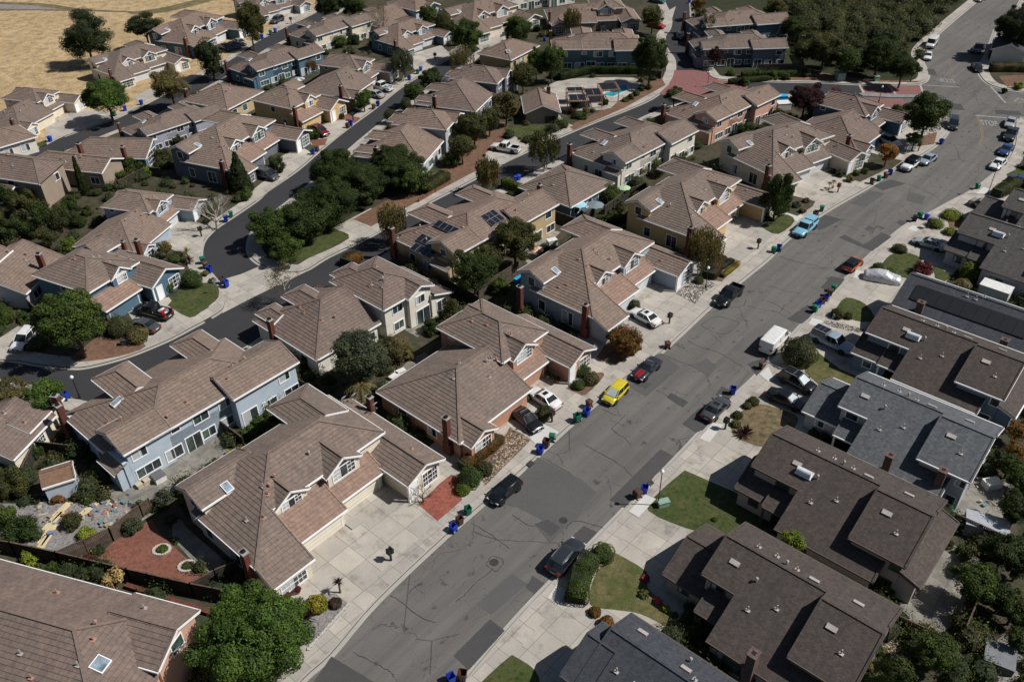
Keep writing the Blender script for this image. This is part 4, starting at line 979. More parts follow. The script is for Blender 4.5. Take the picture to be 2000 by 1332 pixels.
SH('planting_bed', SOIL, [(1545, 383), (1592, 395), (1587, 405), (1557, 424), (1530, 415)], G0 + .02)
SH('planting_bed', SOIL, [(1615, 338), (1655, 314), (1735, 325), (1728, 334), (1680, 357)], G0 + .02)
SH('planting_bed', SOIL, [(1700, 300), (1762, 316), (1740, 333), (1690, 330)], G0 + .02)
SH('planting_bed', MULCH, [(1800, 268), (1830, 260), (1824, 283), (1797, 287)], G0 + .02)
SH('planting_bed', MULCH, [(1105, 760), (1140, 745), (1165, 730), (1180, 735), (1145, 772), (1125, 768)], G0 + .02)
SH('planting_bed', MULCH, [(1165, 700), (1195, 655), (1255, 655), (1245, 690), (1200, 715)], G0 + .02)
SH('planting_bed', MULCH, [(895, 930), (940, 880), (990, 850), (985, 870), (930, 925), (905, 950)], G0 + .02)
SH('planting_bed', REDM, [(190, 1088), (222, 1060), (262, 1035), (297, 1016), (312, 1042), (412, 1137), (380, 1157), (255, 1131), (198, 1118)], G0 + .018, False)
SH('planting_bed', MULCH, [(138, 702), (200, 655), (250, 655), (285, 678), (230, 698), (160, 708)], G0 + .018)
SH('planting_bed', REDM, [(658, 222), (704, 232), (680, 252), (655, 242)], G0 + .018, False)
SH('planting_bed', REDM, [(605, 275), (640, 272), (635, 285), (612, 288)], G0 + .018, False)
SH('planting_bed', MULCH, [(690, 430), (800, 368), (870, 328), (940, 300), (950, 325), (800, 404), (725, 444)], G0 + .018, False)
SH('planting_bed', MULCH, [(930, 245), (985, 240), (990, 262), (950, 300), (900, 315), (915, 265)], G0 + .018)
SH('planting_bed', MULCH, [(1110, 248), (1200, 205), (1245, 178), (1290, 150), (1300, 168), (1220, 212), (1120, 256)], G0 + .018, False)
SH('planting_bed', MULCH, [(1510, 152), (1600, 143), (1700, 158), (1800, 160), (1790, 163), (1520, 158)], G0 + .018, False)
SH('planting_bed', MULCH, [(1950, 150), (2010, 148), (2010, 176), (1965, 170)], G0 + .018, False)
SH('planting_bed', ROCKW, [(1612, 625), (1640, 633), (1690, 645), (1680, 652), (1625, 640), (1608, 632)], G0 + .02)
SH('planting_bed', MULCH, [(1850, 432), (1892, 425), (1880, 448), (1856, 450)], G0 + .02)
SH('planting_bed', ROCKT, [(1705, 1262), (1740, 1240), (1790, 1290), (1760, 1300)], G0 + .02)
SH('planting_bed', GRAVEL, [(0, 985), (230, 985), (300, 1005), (215, 1060), (110, 1100), (0, 1070)], G0 + .014)
SH('artificial_turf', LAWN, [(955, 580), (1010, 545), (1030, 555), (975, 592)], G0 + .018, False)
# field detail, top left
SH('gravel_track', GRAVEL, [(-60, 8), (60, 12), (120, 20), (60, 20), (-60, 18)], G0 + .01)
SH('field_scrub', FIELDG, [(-60, 5), (80, 8), (160, 19), (260, 24), (300, 27), (180, 24), (60, 22), (-60, 22)], G0 + .005)
SH('field_scrub', FIELDG, [(250, 26), (310, 18), (370, 4), (420, -8), (430, -4), (390, 10), (330, 24), (270, 31)], G0 + .006)
# brick paved circle and bands
SH('brick_paving', PAVER, [(1317, 138), (1375, 138), (1405, 158), (1460, 166), (1460, 180), (1400, 186), (1345, 190), (1287, 185), (1307, 166)], .010, False)
SH('brick_paving', PAVER, [(1678, 168), (1793, 167), (1802, 184), (1688, 184)], .010, False); SH('brick_paving', PAVER, [(1690, 193), (1760, 194), (1780, 206), (1700, 210)], .010, False)
c = P(1359, 166); SH('paving_disc', KERB, [(1359 + 13.5 * math.cos(a), 166 + 5 * math.sin(a)) for a in [2 * PI * i / 20 for i in range(20)]], .016, False)
for q in ([(1317, 162), (1346, 165), (1346, 167), (1314, 164)], [(1372, 164), (1420, 168), (1420, 170), (1372, 168)], [(1733, 167), (1737, 167), (1751, 184), (1747, 184)], [(1676, 166), (1680, 166), (1691, 184), (1686, 184)], [(1795, 166), (1799, 166), (1806, 184), (1801, 184)]):
    SH('paving_band', KERB, q, .014, False)
SH('traffic_island', GRAVEL, [(1676, 184), (1690, 182), (1740, 185), (1808, 187), (1800, 192), (1740, 192), (1685, 189)], .13)
# asphalt repairs
def ragged(q):
    out = []; r9 = random.Random(int(q[0][0]))
    for (a, b), (c, d) in zip(q, q[1:] + q[:1]):
        n = max(2, int(math.hypot(c - a, d - b) / 3))
        out += [(a + (c - a) * k / n + r9.uniform(-.45, .45), b + (d - b) * k / n + r9.uniform(-.4, .4)) for k in range(n)]
    return out
for q in ([(647, 1281), (738, 1336), (610, 1336)], [(957, 1209), (986, 1231), (916, 1308), (886, 1280)], [(1290, 877), (1316, 891), (1220, 992), (1191, 976)],
          [(1310, 767), (1345, 785), (1334, 796), (1302, 776)], [(1368, 795), (1395, 830), (1360, 845), (1332, 828)], [(1410, 755), (1437, 766), (1425, 780), (1397, 771)],
          [(1255, 745), (1272, 750), (1261, 760), (1237, 751)], [(1069, 1014), (1095, 1030), (1077, 1048), (1045, 1024)], [(1140, 1026), (1170, 1041), (1135, 1085), (1100, 1065)],
          [(1042, 1125), (1072, 1144), (1051, 1165), (1025, 1146)], [(1605, 418), (1645, 429), (1602, 450), (1575, 440)], [(1705, 363), (1740, 351), (1769, 359), (1725, 372)],
          [(1757, 429), (1775, 435), (1765, 443), (1751, 435)], [(1722, 454), (1742, 463), (1703, 491), (1687, 478)], [(1650, 459), (1687, 478), (1703, 491), (1638, 464)], [(1622, 540), (1650, 545), (1632, 570), (1602, 563)],
          [(1577, 595), (1597, 608), (1565, 633), (1537, 623)], [(1855, 202), (1877, 204), (1884, 216), (1857, 214)], [(1944, 215), (1992, 218), (1995, 226), (1945, 223)],
          [(1810, 135), (1825, 136), (1830, 147), (1812, 147)], [(1460, 710), (1490, 700), (1500, 720), (1478, 735)]):
    SH('asphalt_repair', PATCH, ragged(q), .004, False)
for q in ([(1050, 893), (1136, 937), (1060, 1015), (1010, 990), (970, 980)], [(1136, 937), (1165, 962), (1075, 1060), (1045, 1024), (1060, 1015)], [(1258, 705), (1290, 690), (1328, 718), (1262, 775), (1230, 755)], [(1385, 735), (1350, 715), (1380, 700), (1400, 715)], [(1700, 372), (1730, 378), (1690, 405), (1660, 398)], [(1775, 375), (1808, 384), (1800, 400), (1770, 392)], [(930, 1180), (1000, 1120), (1030, 1140), (960, 1200)]):
    SH('asphalt_repair', PATCH_L, ragged(q), .003, False)
def crack(px, wd=.065):
    pts = smooth(W2(px), 5); rr = random.Random(int(px[0][0]))
    pts = [p + Vector((rr.uniform(-.07, .07), rr.uniform(-.07, .07), 0)) for p in pts]
    a = offs(pts, wd / 2); b = offs(pts, -wd / 2); mb = MB()
    for i in range(len(pts) - 1):
        k0 = .5 + .7 * rr.random()
        q = [pts[i].lerp(a[i], k0), pts[i + 1].lerp(a[i + 1], k0), pts[i + 1].lerp(b[i + 1], k0), pts[i].lerp(b[i], k0)]
        q = [Vector((p.x, p.y, .0125)) for p in q]
        if (q[1] - q[0]).cross(q[2] - q[0]).z < 0: q.reverse()
        mb.face(q)
    tag(mb.build('road_crack', CRACKM), kind='structure')
def TT(x0, y0, L): return [(x0 + a / 4, y0 + b / 4) for a, b in L]
for L in (TT(500, 999, [(1050, 650), (1130, 700), (1280, 820), (1400, 865)]), TT(500, 999, [(760, 1095), (900, 1170), (1000, 1220), (1060, 1260), (1075, 1290)]), TT(500, 999, [(1680, 85), (1850, 190), (1985, 290)]),
          TT(500, 999, [(1560, 700), (1640, 640), (1700, 570), (1850, 450)]), TT(500, 999, [(1800, 400), (1850, 345), (1930, 385), (1875, 465), (1800, 410)]),
          TT(1000, 666, [(935, 815), (880, 760), (790, 700), (800, 660), (900, 575)]), TT(1000, 666, [(560, 810), (700, 880), (850, 970), (940, 1055)]), TT(1000, 666, [(1370, 0), (1480, 50), (1600, 85), (1700, 140), (1800, 200)]),
          TT(1000, 666, [(1160, 95), (1300, 160), (1400, 190), (1495, 180)]), TT(1500, 333, [(90, 670), (250, 720), (380, 745), (480, 780)]), TT(1500, 333, [(0, 900), (130, 940), (250, 960)]), TT(1500, 333, [(0, 1020), (100, 1070), (180, 1120)]),
          TT(1000, 333, [(1480, 1210), (1600, 1140), (1780, 1190)]), TT(1000, 333, [(1480, 1215), (1650, 1280), (1780, 1195)]), TT(1000, 999, [(420, 130), (480, 75), (600, 90), (720, 130)]), TT(1000, 999, [(0, 20), (100, 90), (180, 120)]),
          TT(1000, 666, [(240, 910), (380, 990), (540, 1085)]), TT(1000, 666, [(540, 1085), (430, 1190), (290, 1332)]), TT(1000, 666, [(700, 530), (820, 585)]), TT(1000, 666, [(1120, 380), (1220, 430)]), TT(1500, 333, [(570, 420), (640, 440), (700, 470)]),
          TT(1500, 333, [(1100, 110), (1250, 170), (1340, 215)]), TT(1500, 333, [(300, 490), (400, 500), (480, 480)]), TT(500, 999, [(1200, 640), (1230, 600), (1300, 560)]), TT(1500, 0, [(1050, 1180), (1200, 1240)])):
    crack(L)
def disc(px, r, z, m, name):
    c = P(*px); mb = MB(); mb.face([Vector((c.x + r * math.cos(2 * PI * k / 20), c.y + r * math.sin(2 * PI * k / 20), z)) for k in range(20)])
    return mb.build(name, m)
IRON = ground_mat('cast_iron', ((.05, .045, .042), (.07, .06, .055), (.035, .03, .03)), (1, 4, 20), .5)
for q, l in (((965, 1098), 'brown round manhole cover in the lower street'), ((1100, 1016), 'grey manhole cover near the centre line above the black parked crossover'), ((186, 728), 'manhole cover on the dark curving street'), ((1359, 165), 'small dark cover in the middle of the brick paved circle')):
    tag(disc(q, .42, .021, IRON, 'manhole_cover'), l, 'manhole cover')
for q, l in (([(1027, 908), (1036, 900), (1046, 906), (1036, 914)], 'iron storm drain grate at the kerb by the blue bin'), ([(1264, 945), (1272, 938), (1278, 945), (1270, 952)], 'iron storm drain grate beside the lamp post lawn'), ([(398, 627), (412, 620), (417, 626), (403, 632)], 'storm drain grate at the rounded lawn corner')):
    tag(sheet('storm_drain', W2(q), G0 + .024 if q[0][0] != 398 else .02, IRON, kind=None), l, 'storm drain')
# painted markings
def line(px, wd, m, z=.016, name='road_marking'):
    pts = smooth(W2(px), 3); return strip(name, pts, -wd / 2, wd / 2, z, m)
line([(1905, 226), (1993, 233)], .45, PAINTW); line([(1935, 170), (1948, 184), (1964, 202)], .4, PAINTW); line([(1797, 166.5), (1874, 171)], .3, PAINTW)
line([(1907, 228), (1914, 248), (1917, 266), (1911, 284)], .12, PAINTY); line([(1910, 228), (1917, 248), (1920, 266), (1914, 284)], .12, PAINTY); line([(1965, 201.5), (2020, 203.5)], .2, PAINTY)
line([(1852, 120), (1858, 136), (1863, 152)], .1, PAINTY)
def stop(px, wdir_px, wd, ht, flip=False):
    cu = bpy.data.curves.new('stop', 'FONT'); cu.body = 'STOP'; cu.align_x = 'CENTER'; cu.align_y = 'CENTER'; cu.offset = .012
    ob = bpy.data.objects.new('stop_tmp', cu); COL.objects.link(ob)
    bpy.context.view_layer.update(); dg = bpy.context.evaluated_depsgraph_get()
    me = bpy.data.meshes.new_from_object(ob.evaluated_get(dg)); COL.objects.unlink(ob); bpy.data.objects.remove(ob)
    xs = [v.co.x for v in me.vertices]; ys = [v.co.y for v in me.vertices]
    sx = wd / (max(xs) - min(xs)); sy = ht / (max(ys) - min(ys))
    a = P(*px); d = P(px[0] + wdir_px[0], px[1] + wdir_px[1]) - a; an = math.atan2(d.y, d.x) + (PI if flip else 0)
    for v in me.vertices: v.co.x *= sx; v.co.y *= sy; v.co.z = 0
    me.materials.clear(); me.materials.append(PAINTW)
    o = bpy.data.objects.new('road_lettering', me); COL.objects.link(o); o.location = (a.x, a.y, .016); o.rotation_euler = (0, 0, an); tag(o, kind='structure')
stop((1932, 241.5), (10, 1.0), 2.9, 2.5); stop((1849, 157.5), (10, .6), 2.9, 2.3, True); stop((1995, 198), (6, -6), 2.6, 2.2)
# swimming pool water
g = NG('pool_water'); g.b.inputs['Base Color'].default_value = (.02, .33, .38, 1); g.b.inputs['Roughness'].default_value = .08
v = pos_coords(g); g.l(g.ramp(g.noise(v, .8, 3), (.35, (.015, .27, .33)), (.65, (.05, .42, .46))), g.b.inputs['Base Color']); g.bump(g.noise(v, 2.5, 2), .3, .05)
PQ = [(1205, 168), (1225, 166), (1230, 177), (1199, 192), (1178, 189), (1180, 182), (1206, 179)]
sheet('pool_water', W2(PQ), G0 + .045, g.m); ring = W2(PQ + PQ[:1]); strip('pool_coping', ring, -.35, .1, G0 + .055, CONC_N)
# ------------------------------------------------------------------ vegetation
def leaf_mat(name, c, c2=None, var=.45):
    g = NG(name); c2 = c2 or cmul(c, .6)
    ge = g.n('ShaderNodeNewGeometry'); oi = g.n('ShaderNodeObjectInfo')
    n = g.noise(ge.outputs['Position'], .9, 3); n_ = g.noise(ge.outputs['Position'], .28, 2)
    col = g.ramp(ge.outputs['Random Per Island'], (0.0, cmul(c2, .75)), (.5, c), (1.0, cmul(c, 1.5)))
    col = g.mix(g.ramp(n, (.38, (0, 0, 0)), (.66, (1, 1, 1))), col, cmul(c2, .9))
    col = g.mix(1.0, col, g.ramp(n_, (.32, (.62, .68, .7)), (.68, (1.45, 1.35, 1.15))), 'MULTIPLY')
    g.l(col, g.b.inputs['Base Color']); g.b.inputs['Roughness'].default_value = .6; g.b.inputs['Specular IOR Level'].default_value = .15
    tr = g.n('ShaderNodeBsdfTranslucent'); g.l(g.mix(1.0, col, (1.2, 1.3, .7), 'MULTIPLY'), tr.inputs['Color'])
    mx = g.n('ShaderNodeMixShader'); mx.inputs[0].default_value = .22
    out = g.t.nodes['Material Output']; g.l(g.b.outputs[0], mx.inputs[1]); g.l(tr.outputs[0], mx.inputs[2]); g.l(mx.outputs[0], out.inputs['Surface'])
    MATS[name] = g.m; return g.m
LM = dict(
    green=leaf_mat('leaf_green', (.064, .098, .022)), bright=leaf_mat('leaf_bright_green', (.075, .130, .026)), dark=leaf_mat('leaf_dark_green', (.044, .066, .018)),
    olive=leaf_mat('leaf_olive', (.082, .086, .030)), grey=leaf_mat('leaf_grey_green', (.075, .090, .052)), pine=leaf_mat('leaf_pine', (.040, .056, .024)),
    lime=leaf_mat('leaf_lime', (.20, .24, .03), (.10, .14, .02)), yellow=leaf_mat('leaf_yellow', (.36, .27, .02), (.2, .17, .02)), rust=leaf_mat('leaf_rust', (.17, .070, .020), (.09, .06, .02)),
    orange=leaf_mat('leaf_orange', (.32, .115, .02), (.13, .09, .02)), plum=leaf_mat('leaf_plum', (.045, .014, .020), (.03, .012, .014)), red=leaf_mat('leaf_red', (.14, .025, .03), (.07, .02, .02)),
    brown=leaf_mat('leaf_brown', (.15, .115, .05), (.10, .095, .04)), bronze=leaf_mat('leaf_bronze', (.10, .060, .040), (.05, .035, .025)), straw=leaf_mat('leaf_straw', (.34, .26, .13), (.2, .15, .07)), white=leaf_mat('blossom_white', (.6, .58, .5)), pink=leaf_mat('blossom_pink', (.45, .08, .14)))
BARK = plain('bark_brown', (.085, .062, .045), .9, var=.35, nscale=5); BARKP = plain('bark_pale', (.40, .37, .33), .85, var=.3, nscale=6)

def leafset(mb, c, r, rz, n, ls, rr, shell=.55, droop=0.0, flat=0.0):
    """n small leaf faces in the ellipsoid c, (r, r, rz), mostly near its skin"""
    for _ in range(n):
        th = rr.uniform(0, 2 * PI); u = rr.uniform(-1, 1); q = math.sqrt(1 - u * u)
        d = Vector((q * math.cos(th), q * math.sin(th), u)); k = (shell + (1 - shell) * rr.random() ** .6) * (1 + (.07 * math.sin(3 * th + 4 * u) + .05 * math.sin(7 * th - 5 * u) if shell > .9 else 0))
        p = Vector((c[0] + d.x * r * k, c[1] + d.y * r * k, c[2] + d.z * rz * k))
        nrm = (d + Vector((rr.uniform(-.8, .8), rr.uniform(-.8, .8), rr.uniform(-.5, .9)))).normalized()
        t = nrm.cross(Vector((rr.uniform(-1, 1), rr.uniform(-1, 1), rr.uniform(-1, 1)))).normalized(); b = nrm.cross(t)
        if droop: t = Vector((t.x * .25, t.y * .25, -1)).normalized(); b = t.cross(nrm).normalized()
        s = ls * rr.uniform(.6, 1.3); a = s * (1.5 if droop else 1.0)
        mb.face([p - t * a, p + b * s * .55, p + t * a, p - b * s * .55])
def blob(mb, c, r, rz, rr, n=7, mi=1):
    rings = []
    for i in range(n + 1):
        ph = -PI / 2 + PI * i / n; ring = []
        for j in range(10):
            th = 2 * PI * j / 10; k = rr.uniform(.85, 1.08)
            ring.append(Vector((c[0] + r * k * math.cos(ph) * math.cos(th), c[1] + r * k * math.cos(ph) * math.sin(th), c[2] + rz * k * math.sin(ph))))
        rings.append(ring)
    for a, b in zip(rings, rings[1:]): mb.quadstrip(a, b, mi)
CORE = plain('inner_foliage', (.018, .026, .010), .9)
PROTO = {}
def crown_proto(kind, seed, R0):
    """crown mesh in metres, radius R0, centred on its middle (vertical radius R0, scaled later)"""
    key = (kind, seed, R0)
    if key in PROTO: return PROTO[key]
    rr = random.Random(hash((len(kind), seed, int(R0 * 10)))); mb = MB()
    if kind == 'broad':
        ls = .115 if R0 > 2 else .085; K = int(40 * min(1.5, max(.5, R0 / 3)))
        for k in range(K):
            th = rr.uniform(0, 2 * PI); u = rr.uniform(-.75, 1); q = math.sqrt(max(0, 1 - u * u)); f = rr.uniform(.35, .95)
            c = (q * math.cos(th) * R0 * f, q * math.sin(th) * R0 * f, u * R0 * f); cr = R0 * rr.uniform(.15, .36) * (1.25 - .5 * f)
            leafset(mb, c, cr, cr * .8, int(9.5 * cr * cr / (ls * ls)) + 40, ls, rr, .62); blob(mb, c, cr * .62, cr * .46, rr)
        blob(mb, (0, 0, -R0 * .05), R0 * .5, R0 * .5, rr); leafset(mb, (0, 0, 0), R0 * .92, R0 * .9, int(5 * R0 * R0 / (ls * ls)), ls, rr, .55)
    elif kind == 'bush':
        leafset(mb, (0, 0, 0), R0, R0, 160, .085, rr, .97); leafset(mb, (0, 0, 0), R0 * .98, R0 * .98, int(1500 * R0 ** 1.8 + 500), .07, rr, .92); blob(mb, (0, 0, 0), R0 * .86, R0 * .86, rr, 9)
    elif kind == 'loose':
        for k in range(14):
            th = rr.uniform(0, 2 * PI); u = rr.uniform(-.6, 1); q = math.sqrt(max(0, 1 - u * u)); f = rr.uniform(.35, .7)
            c = (q * math.cos(th) * R0 * f, q * math.sin(th) * R0 * f, u * R0 * f); cr = R0 * rr.uniform(.3, .45)
            leafset(mb, c, cr, cr, int(150 * (cr / .4) ** 1.6 + 40), .09, rr, .5)
            blob(mb, c, cr * .5, cr * .45, rr, 5)
    elif kind == 'willow':      # thin hanging sprays
        for k in range(95):
            th = rr.uniform(0, 2 * PI); f = math.sqrt(rr.random()) ; top = R0 * rr.uniform(.1, 1.0) * (1 - .5 * f); L = R0 * rr.uniform(.6, 1.3)
            x, y = R0 * .85 * f * math.cos(th), R0 * .85 * f * math.sin(th)
            for j in range(70):
                t = rr.random(); p = Vector((x + rr.uniform(-.28, .28) * (1 - t * .4), y + rr.uniform(-.28, .28) * (1 - t * .4), top - L * t))
                s = .095 * rr.uniform(.6, 1.2); tn = Vector((rr.uniform(-.3, .3), rr.uniform(-.3, .3), -1)).normalized(); b = tn.cross(Vector((rr.uniform(-1, 1), rr.uniform(-1, 1), 0))).normalized()
                mb.face([p - tn * s * 1.6, p + b * s * .6, p + tn * s * 1.6, p - b * s * .6])
    elif kind == 'sparse':
        for k in range(26):
            th = rr.uniform(0, 2 * PI); u = rr.uniform(-.8, 1); q = math.sqrt(max(0, 1 - u * u)); f = rr.uniform(.3, .85)
            c = (q * math.cos(th) * R0 * f, q * math.sin(th) * R0 * f, u * R0 * f)
            leafset(mb, c, R0 * .3, R0 * .3, 60, .09, rr, .2)
    elif kind == 'conifer':     # unit cone, radius R0 at the foot, height 2*R0 (z from -R0 to R0)
        for k in range(26):
            t = k / 26; z = -R0 + 2 * R0 * t; rad = R0 * (1 - t) ** .75 * rr.uniform(.85, 1.1) + .1
            m = max(4, int(9 * (1 - t) + 3))
            for j in range(m):
                th = 2 * PI * j / m + rr.uniform(-.3, .3); c = (rad * .62 * math.cos(th), rad * .62 * math.sin(th), z)
                leafset(mb, c, rad * .42, R0 * .10, int(50 + 60 * rad), .095, rr, .4)
        for k in range(6):
            t = k / 6; blob(mb, (0, 0, -R0 * .9 + 1.7 * R0 * t), R0 * .62 * (1 - t) + .05, R0 * .25, rr, 4)
    elif kind == 'pine':
        for k in range(30):
            th = rr.uniform(0, 2 * PI); u = rr.uniform(-.8, 1); q = math.sqrt(max(0, 1 - u * u)); f = rr.uniform(.4, .85)
            c = (q * math.cos(th) * R0 * f, q * math.sin(th) * R0 * f, u * R0 * f); cr = R0 * rr.uniform(.2, .34)
            leafset(mb, c, cr * 1.3, cr * .75, int(520 * cr + 80), .12, rr, .5); blob(mb, c, cr * .7, cr * .35, rr, 4)
    elif kind == 'spiky':
        for k in range(60):
            th = rr.uniform(0, 2 * PI); el = rr.uniform(.1, 1.35); d = Vector((math.cos(el) * math.cos(th), math.cos(el) * math.sin(th), math.sin(el))); L = R0 * rr.uniform(.75, 1.1)
            b = d.cross(Vector((0, 0, 1))).normalized() * R0 * .045; e = d * L + Vector((0, 0, -.22 * L * (1 - el / 1.5))); m = d * L * .55 + Vector((0, 0, .03))
            mb.face([-b * .6, b * .6, m + b, m - b]); mb.face([m - b, m + b, e])
    elif kind == 'palm':
        for k in range(22):
            th = 2 * PI * k / 22 + rr.uniform(-.1, .1); el = rr.uniform(-.1, 1.1); prev = Vector((0, 0, 0))
            for j in range(8):
                t = (j + 1) / 8; q = Vector((math.cos(th) * R0 * t * math.cos(el * .8), math.sin(th) * R0 * t * math.cos(el * .8), R0 * (math.sin(el) * t * .9 - .75 * t * t)))
                d = (q - prev).normalized(); sd = d.cross(Vector((0, 0, 1))).normalized()
                for s_ in (-1, 1):
                    tip = prev + sd * s_ * R0 * .22 * (1.1 - t * .6) + d * R0 * .14 - Vector((0, 0, R0 * .08)); mb.face([prev, q, tip])
                prev = q
    me_o = mb.build(kind + '_crown', [LM['green'], CORE]); me = me_o.data; bpy.data.objects.remove(me_o); PROTO[key] = me; return me
def trunk_mesh(h, r, seed, spread, pale=False, bare=False):
    rr = random.Random(seed); mb = MB(); p = Vector((0, 0, 0)); n = 4; pts = [p]
    for k in range(n): p = p + Vector((rr.uniform(-.08, .08) * h * .3, rr.uniform(-.08, .08) * h * .3, h / n)); pts.append(p)
    for k in range(n): mb.tube(pts[k], pts[k + 1], r * (1 - .14 * k), r * (1 - .14 * (k + 1)), 8, caps=False)
    def limb(p, d, L, r, dep):
        q = p + d * L; mb.tube(p, q, r, r * .6, 5, caps=False)
        if dep > 0:
            for _ in range(3 if bare else 2):
                dd = (d + Vector((rr.uniform(-.8, .8), rr.uniform(-.8, .8), rr.uniform(-.15, .7)))).normalized(); limb(q, dd, L * rr.uniform(.55, .8), r * .55, dep - 1)
    for k in range(7 if bare else 5):
        th = 2 * PI * k / (7 if bare else 5) + rr.uniform(-.4, .4); d = Vector((math.cos(th) * .8, math.sin(th) * .8, rr.uniform(.5, 1.1))).normalized()
        limb(pts[rr.choice((2, 3, 4))], d, spread * rr.uniform(.4, .6), r * .5, 4 if bare else 2)
    return mb
NAME = {'broad': 'broadleaf_tree', 'bush': 'round_shrub', 'loose': 'shrub', 'willow': 'weeping_birch', 'sparse': 'birch_tree', 'conifer': 'conifer_tree', 'pine': 'pine_tree', 'spiky': 'flax_plant', 'palm': 'palm_tree', 'cypress': 'cypress_tree', 'bare': 'bare_tree'}
VS = [0]
def veg(label, kind, x, y, rp, col='green', asp=1.0, trunk=None, group=None, sx=1.0, name=None):
    """crown centre (x, y) in the survey photo, crown radius rp there"""
    VS[0] += 1; rr = random.Random(VS[0] * 13 + 5); zc = 1.0; isb = kind in ('bush', 'loose', 'spiky') and trunk is None
    for _ in range(4):
        p = P(x, y, zc); v = CM.transposed() @ (p - Vector((0, 0, HC))); r = rp * v.z / FPX
        tr = trunk if trunk is not None else (0 if isb else (.5 if kind == 'willow' else .45) * r + .5)
        zc = (r * asp * (.72 if isb else .95)) + tr
        if kind == 'spiky': zc = (trunk or 0) + .15
    nm = name or NAME[kind]
    root = empty(nm, (p.x, p.y, G0), rr.uniform(0, 6.28), label, 'tree' if not (isb or kind == 'spiky') else 'shrub', group)
    base = {'cypress': 'conifer'}.get(kind, kind)
    if base != 'bare':
        R0 = min((.5, .8, 1.2, 1.8, 2.6, 3.6, 5), key=lambda q: abs(math.log(q / max(r, .2))))
        me = crown_proto(base, VS[0] % 3, R0); c = bpy.data.objects.new('crown' if not isb else 'foliage', me); COL.objects.link(c); c.parent = root
        c.location = (0, 0, zc - G0); k = r / R0; c.scale = (k * sx, k / sx, k * asp)
        c.material_slots[0].link = 'OBJECT'; c.material_slots[0].material = LM[col]
    if not isb and kind != 'spiky':
        pale = kind in ('willow', 'sparse') or (kind == 'bare' and col == 'white')
        mb = trunk_mesh(zc * (.9 if kind != 'bare' else .5), .05 + .05 * r, VS[0], r * (1.1 if kind == 'bare' else .6), bare=kind == 'bare'); mb.build('trunk', BARKP if pale else BARK, root)
        if kind == 'willow':
            mb = MB(); mb.tube((0.5, .2, 0), (.9, .5, zc), .1, .05); mb.build('trunk', BARKP, root)
    elif trunk:
        mb = MB(); mb.tube((0, 0, 0), (0, 0, zc), .09, .07); mb.build('trunk', BARK, root)
    return root
def hedge(label, px, wd, ht, col='green', name='hedge', round_=False, group=None):
    pts = W2(px, 0); c = sum(pts, Vector()) / len(pts); rr = random.Random(int(px[0][0])); root = empty(name, (c.x, c.y, G0), 0, label, 'hedge', group)
    mb = MB(); co = MB()
    for a, b in zip(pts, pts[1:]):
        d = b - a; L = d.length; d.normalize(); s = Vector((-d.y, d.x, 0)); L += .6; a = a - d * .3; n = int(L * (wd + 2 * ht) * 230)
        for _ in range(n):
            t = rr.random() * L; side = rr.uniform(-1, 1) * (wd / 2 + ht); z = ht
            if abs(side) > wd / 2: z = ht - (abs(side) - wd / 2); side = math.copysign(wd / 2, side)
            ed = min(t, L - t, .45) / .45; cr_ = (abs(side) / (wd / 2)); z = z * (1 - .14 * cr_ ** 4) * (.82 + .18 * ed); side *= (.7 + .3 * ed)
            rd = .12 * math.sin(t * 2.1 + px[0][0]) + rr.uniform(-.07, .07)
            p = a - c + d * t + s * side * (1 + rd * .6) + Vector((0, 0, max(.05, z * (1 + rd * .5)))); nr = Vector((s.x * side, s.y * side, z - ht * .4)).normalized() + Vector((rr.uniform(-.6, .6),) * 3)
            nr.normalize(); tt = nr.cross(Vector((rr.uniform(-1, 1), rr.uniform(-1, 1), rr.uniform(-1, 1)))).normalized(); bb = nr.cross(tt); q = .07 * rr.uniform(.6, 1.3)
            mb.face([p - tt * q, p + bb * q * .6, p + tt * q, p - bb * q * .6])
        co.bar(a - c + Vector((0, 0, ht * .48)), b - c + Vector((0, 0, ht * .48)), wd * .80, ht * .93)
    o = mb.build('foliage', LM[col], root); co.build('inner_foliage', CORE, root); return root
V = veg
V('large bright green tree at the bottom edge, beside the peach walled corner house', 'broad', 490, 1250, 112, 'bright', .95, 1.2)
V('green magnolia with white blossoms in front of the steel blue corner house', 'broad', 135, 622, 70, 'green', .85)
V('big grey green olive tree behind the rose house, beside the palm', 'broad', 700, 693, 62, 'grey', .95)
V('small palm with drooping yellow fronds under the grey green tree', 'palm', 703, 752, 34, 'brown', .8, 1.8)
g_ = 'dark green trees massed on the street island'
for l, x, y, r in (('dark round tree at the left tip of the tree island', 533, 440, 42), ('dark tree above the island lawn, second from its left tip', 590, 425, 46), ('broad dark tree standing over the middle of the island lawn', 642, 392, 50),
                   ('tall dark tree at the top of the island beside the narrow street', 655, 330, 46), ('dark tree in the island centre with a red bark floor under it', 705, 352, 44), ('dark green tree nearest the grey gabled roof', 772, 322, 44), ('low dark tree at the island edge above the rail', 805, 345, 30), ('small dark tree by the bottom left island kerb', 560, 482, 28)):
    V(l, 'broad', x, y + 4, r * 1.22, 'dark' if r > 43 else 'green', .78, .4, group=g_)
V('weeping birch over the street, left of the solar panel house', 'willow', 764, 425, 32, 'brown', 1.35)
V('weeping birch at the bend beside the parked white pickup pad', 'willow', 952, 333, 25, 'brown', 1.3)
V('broad weeping birch hanging over the street below the pool garden', 'willow', 1063, 283, 36, 'olive', 1.0)
V('thin birch turning brown behind the two dark bins on the curving street', 'sparse', 552, 545, 38, 'brown', 1.0)
V('tall weeping birch before the yellow duplex, by the brown hedge', 'willow', 1378, 478, 40, 'brown', 1.15)
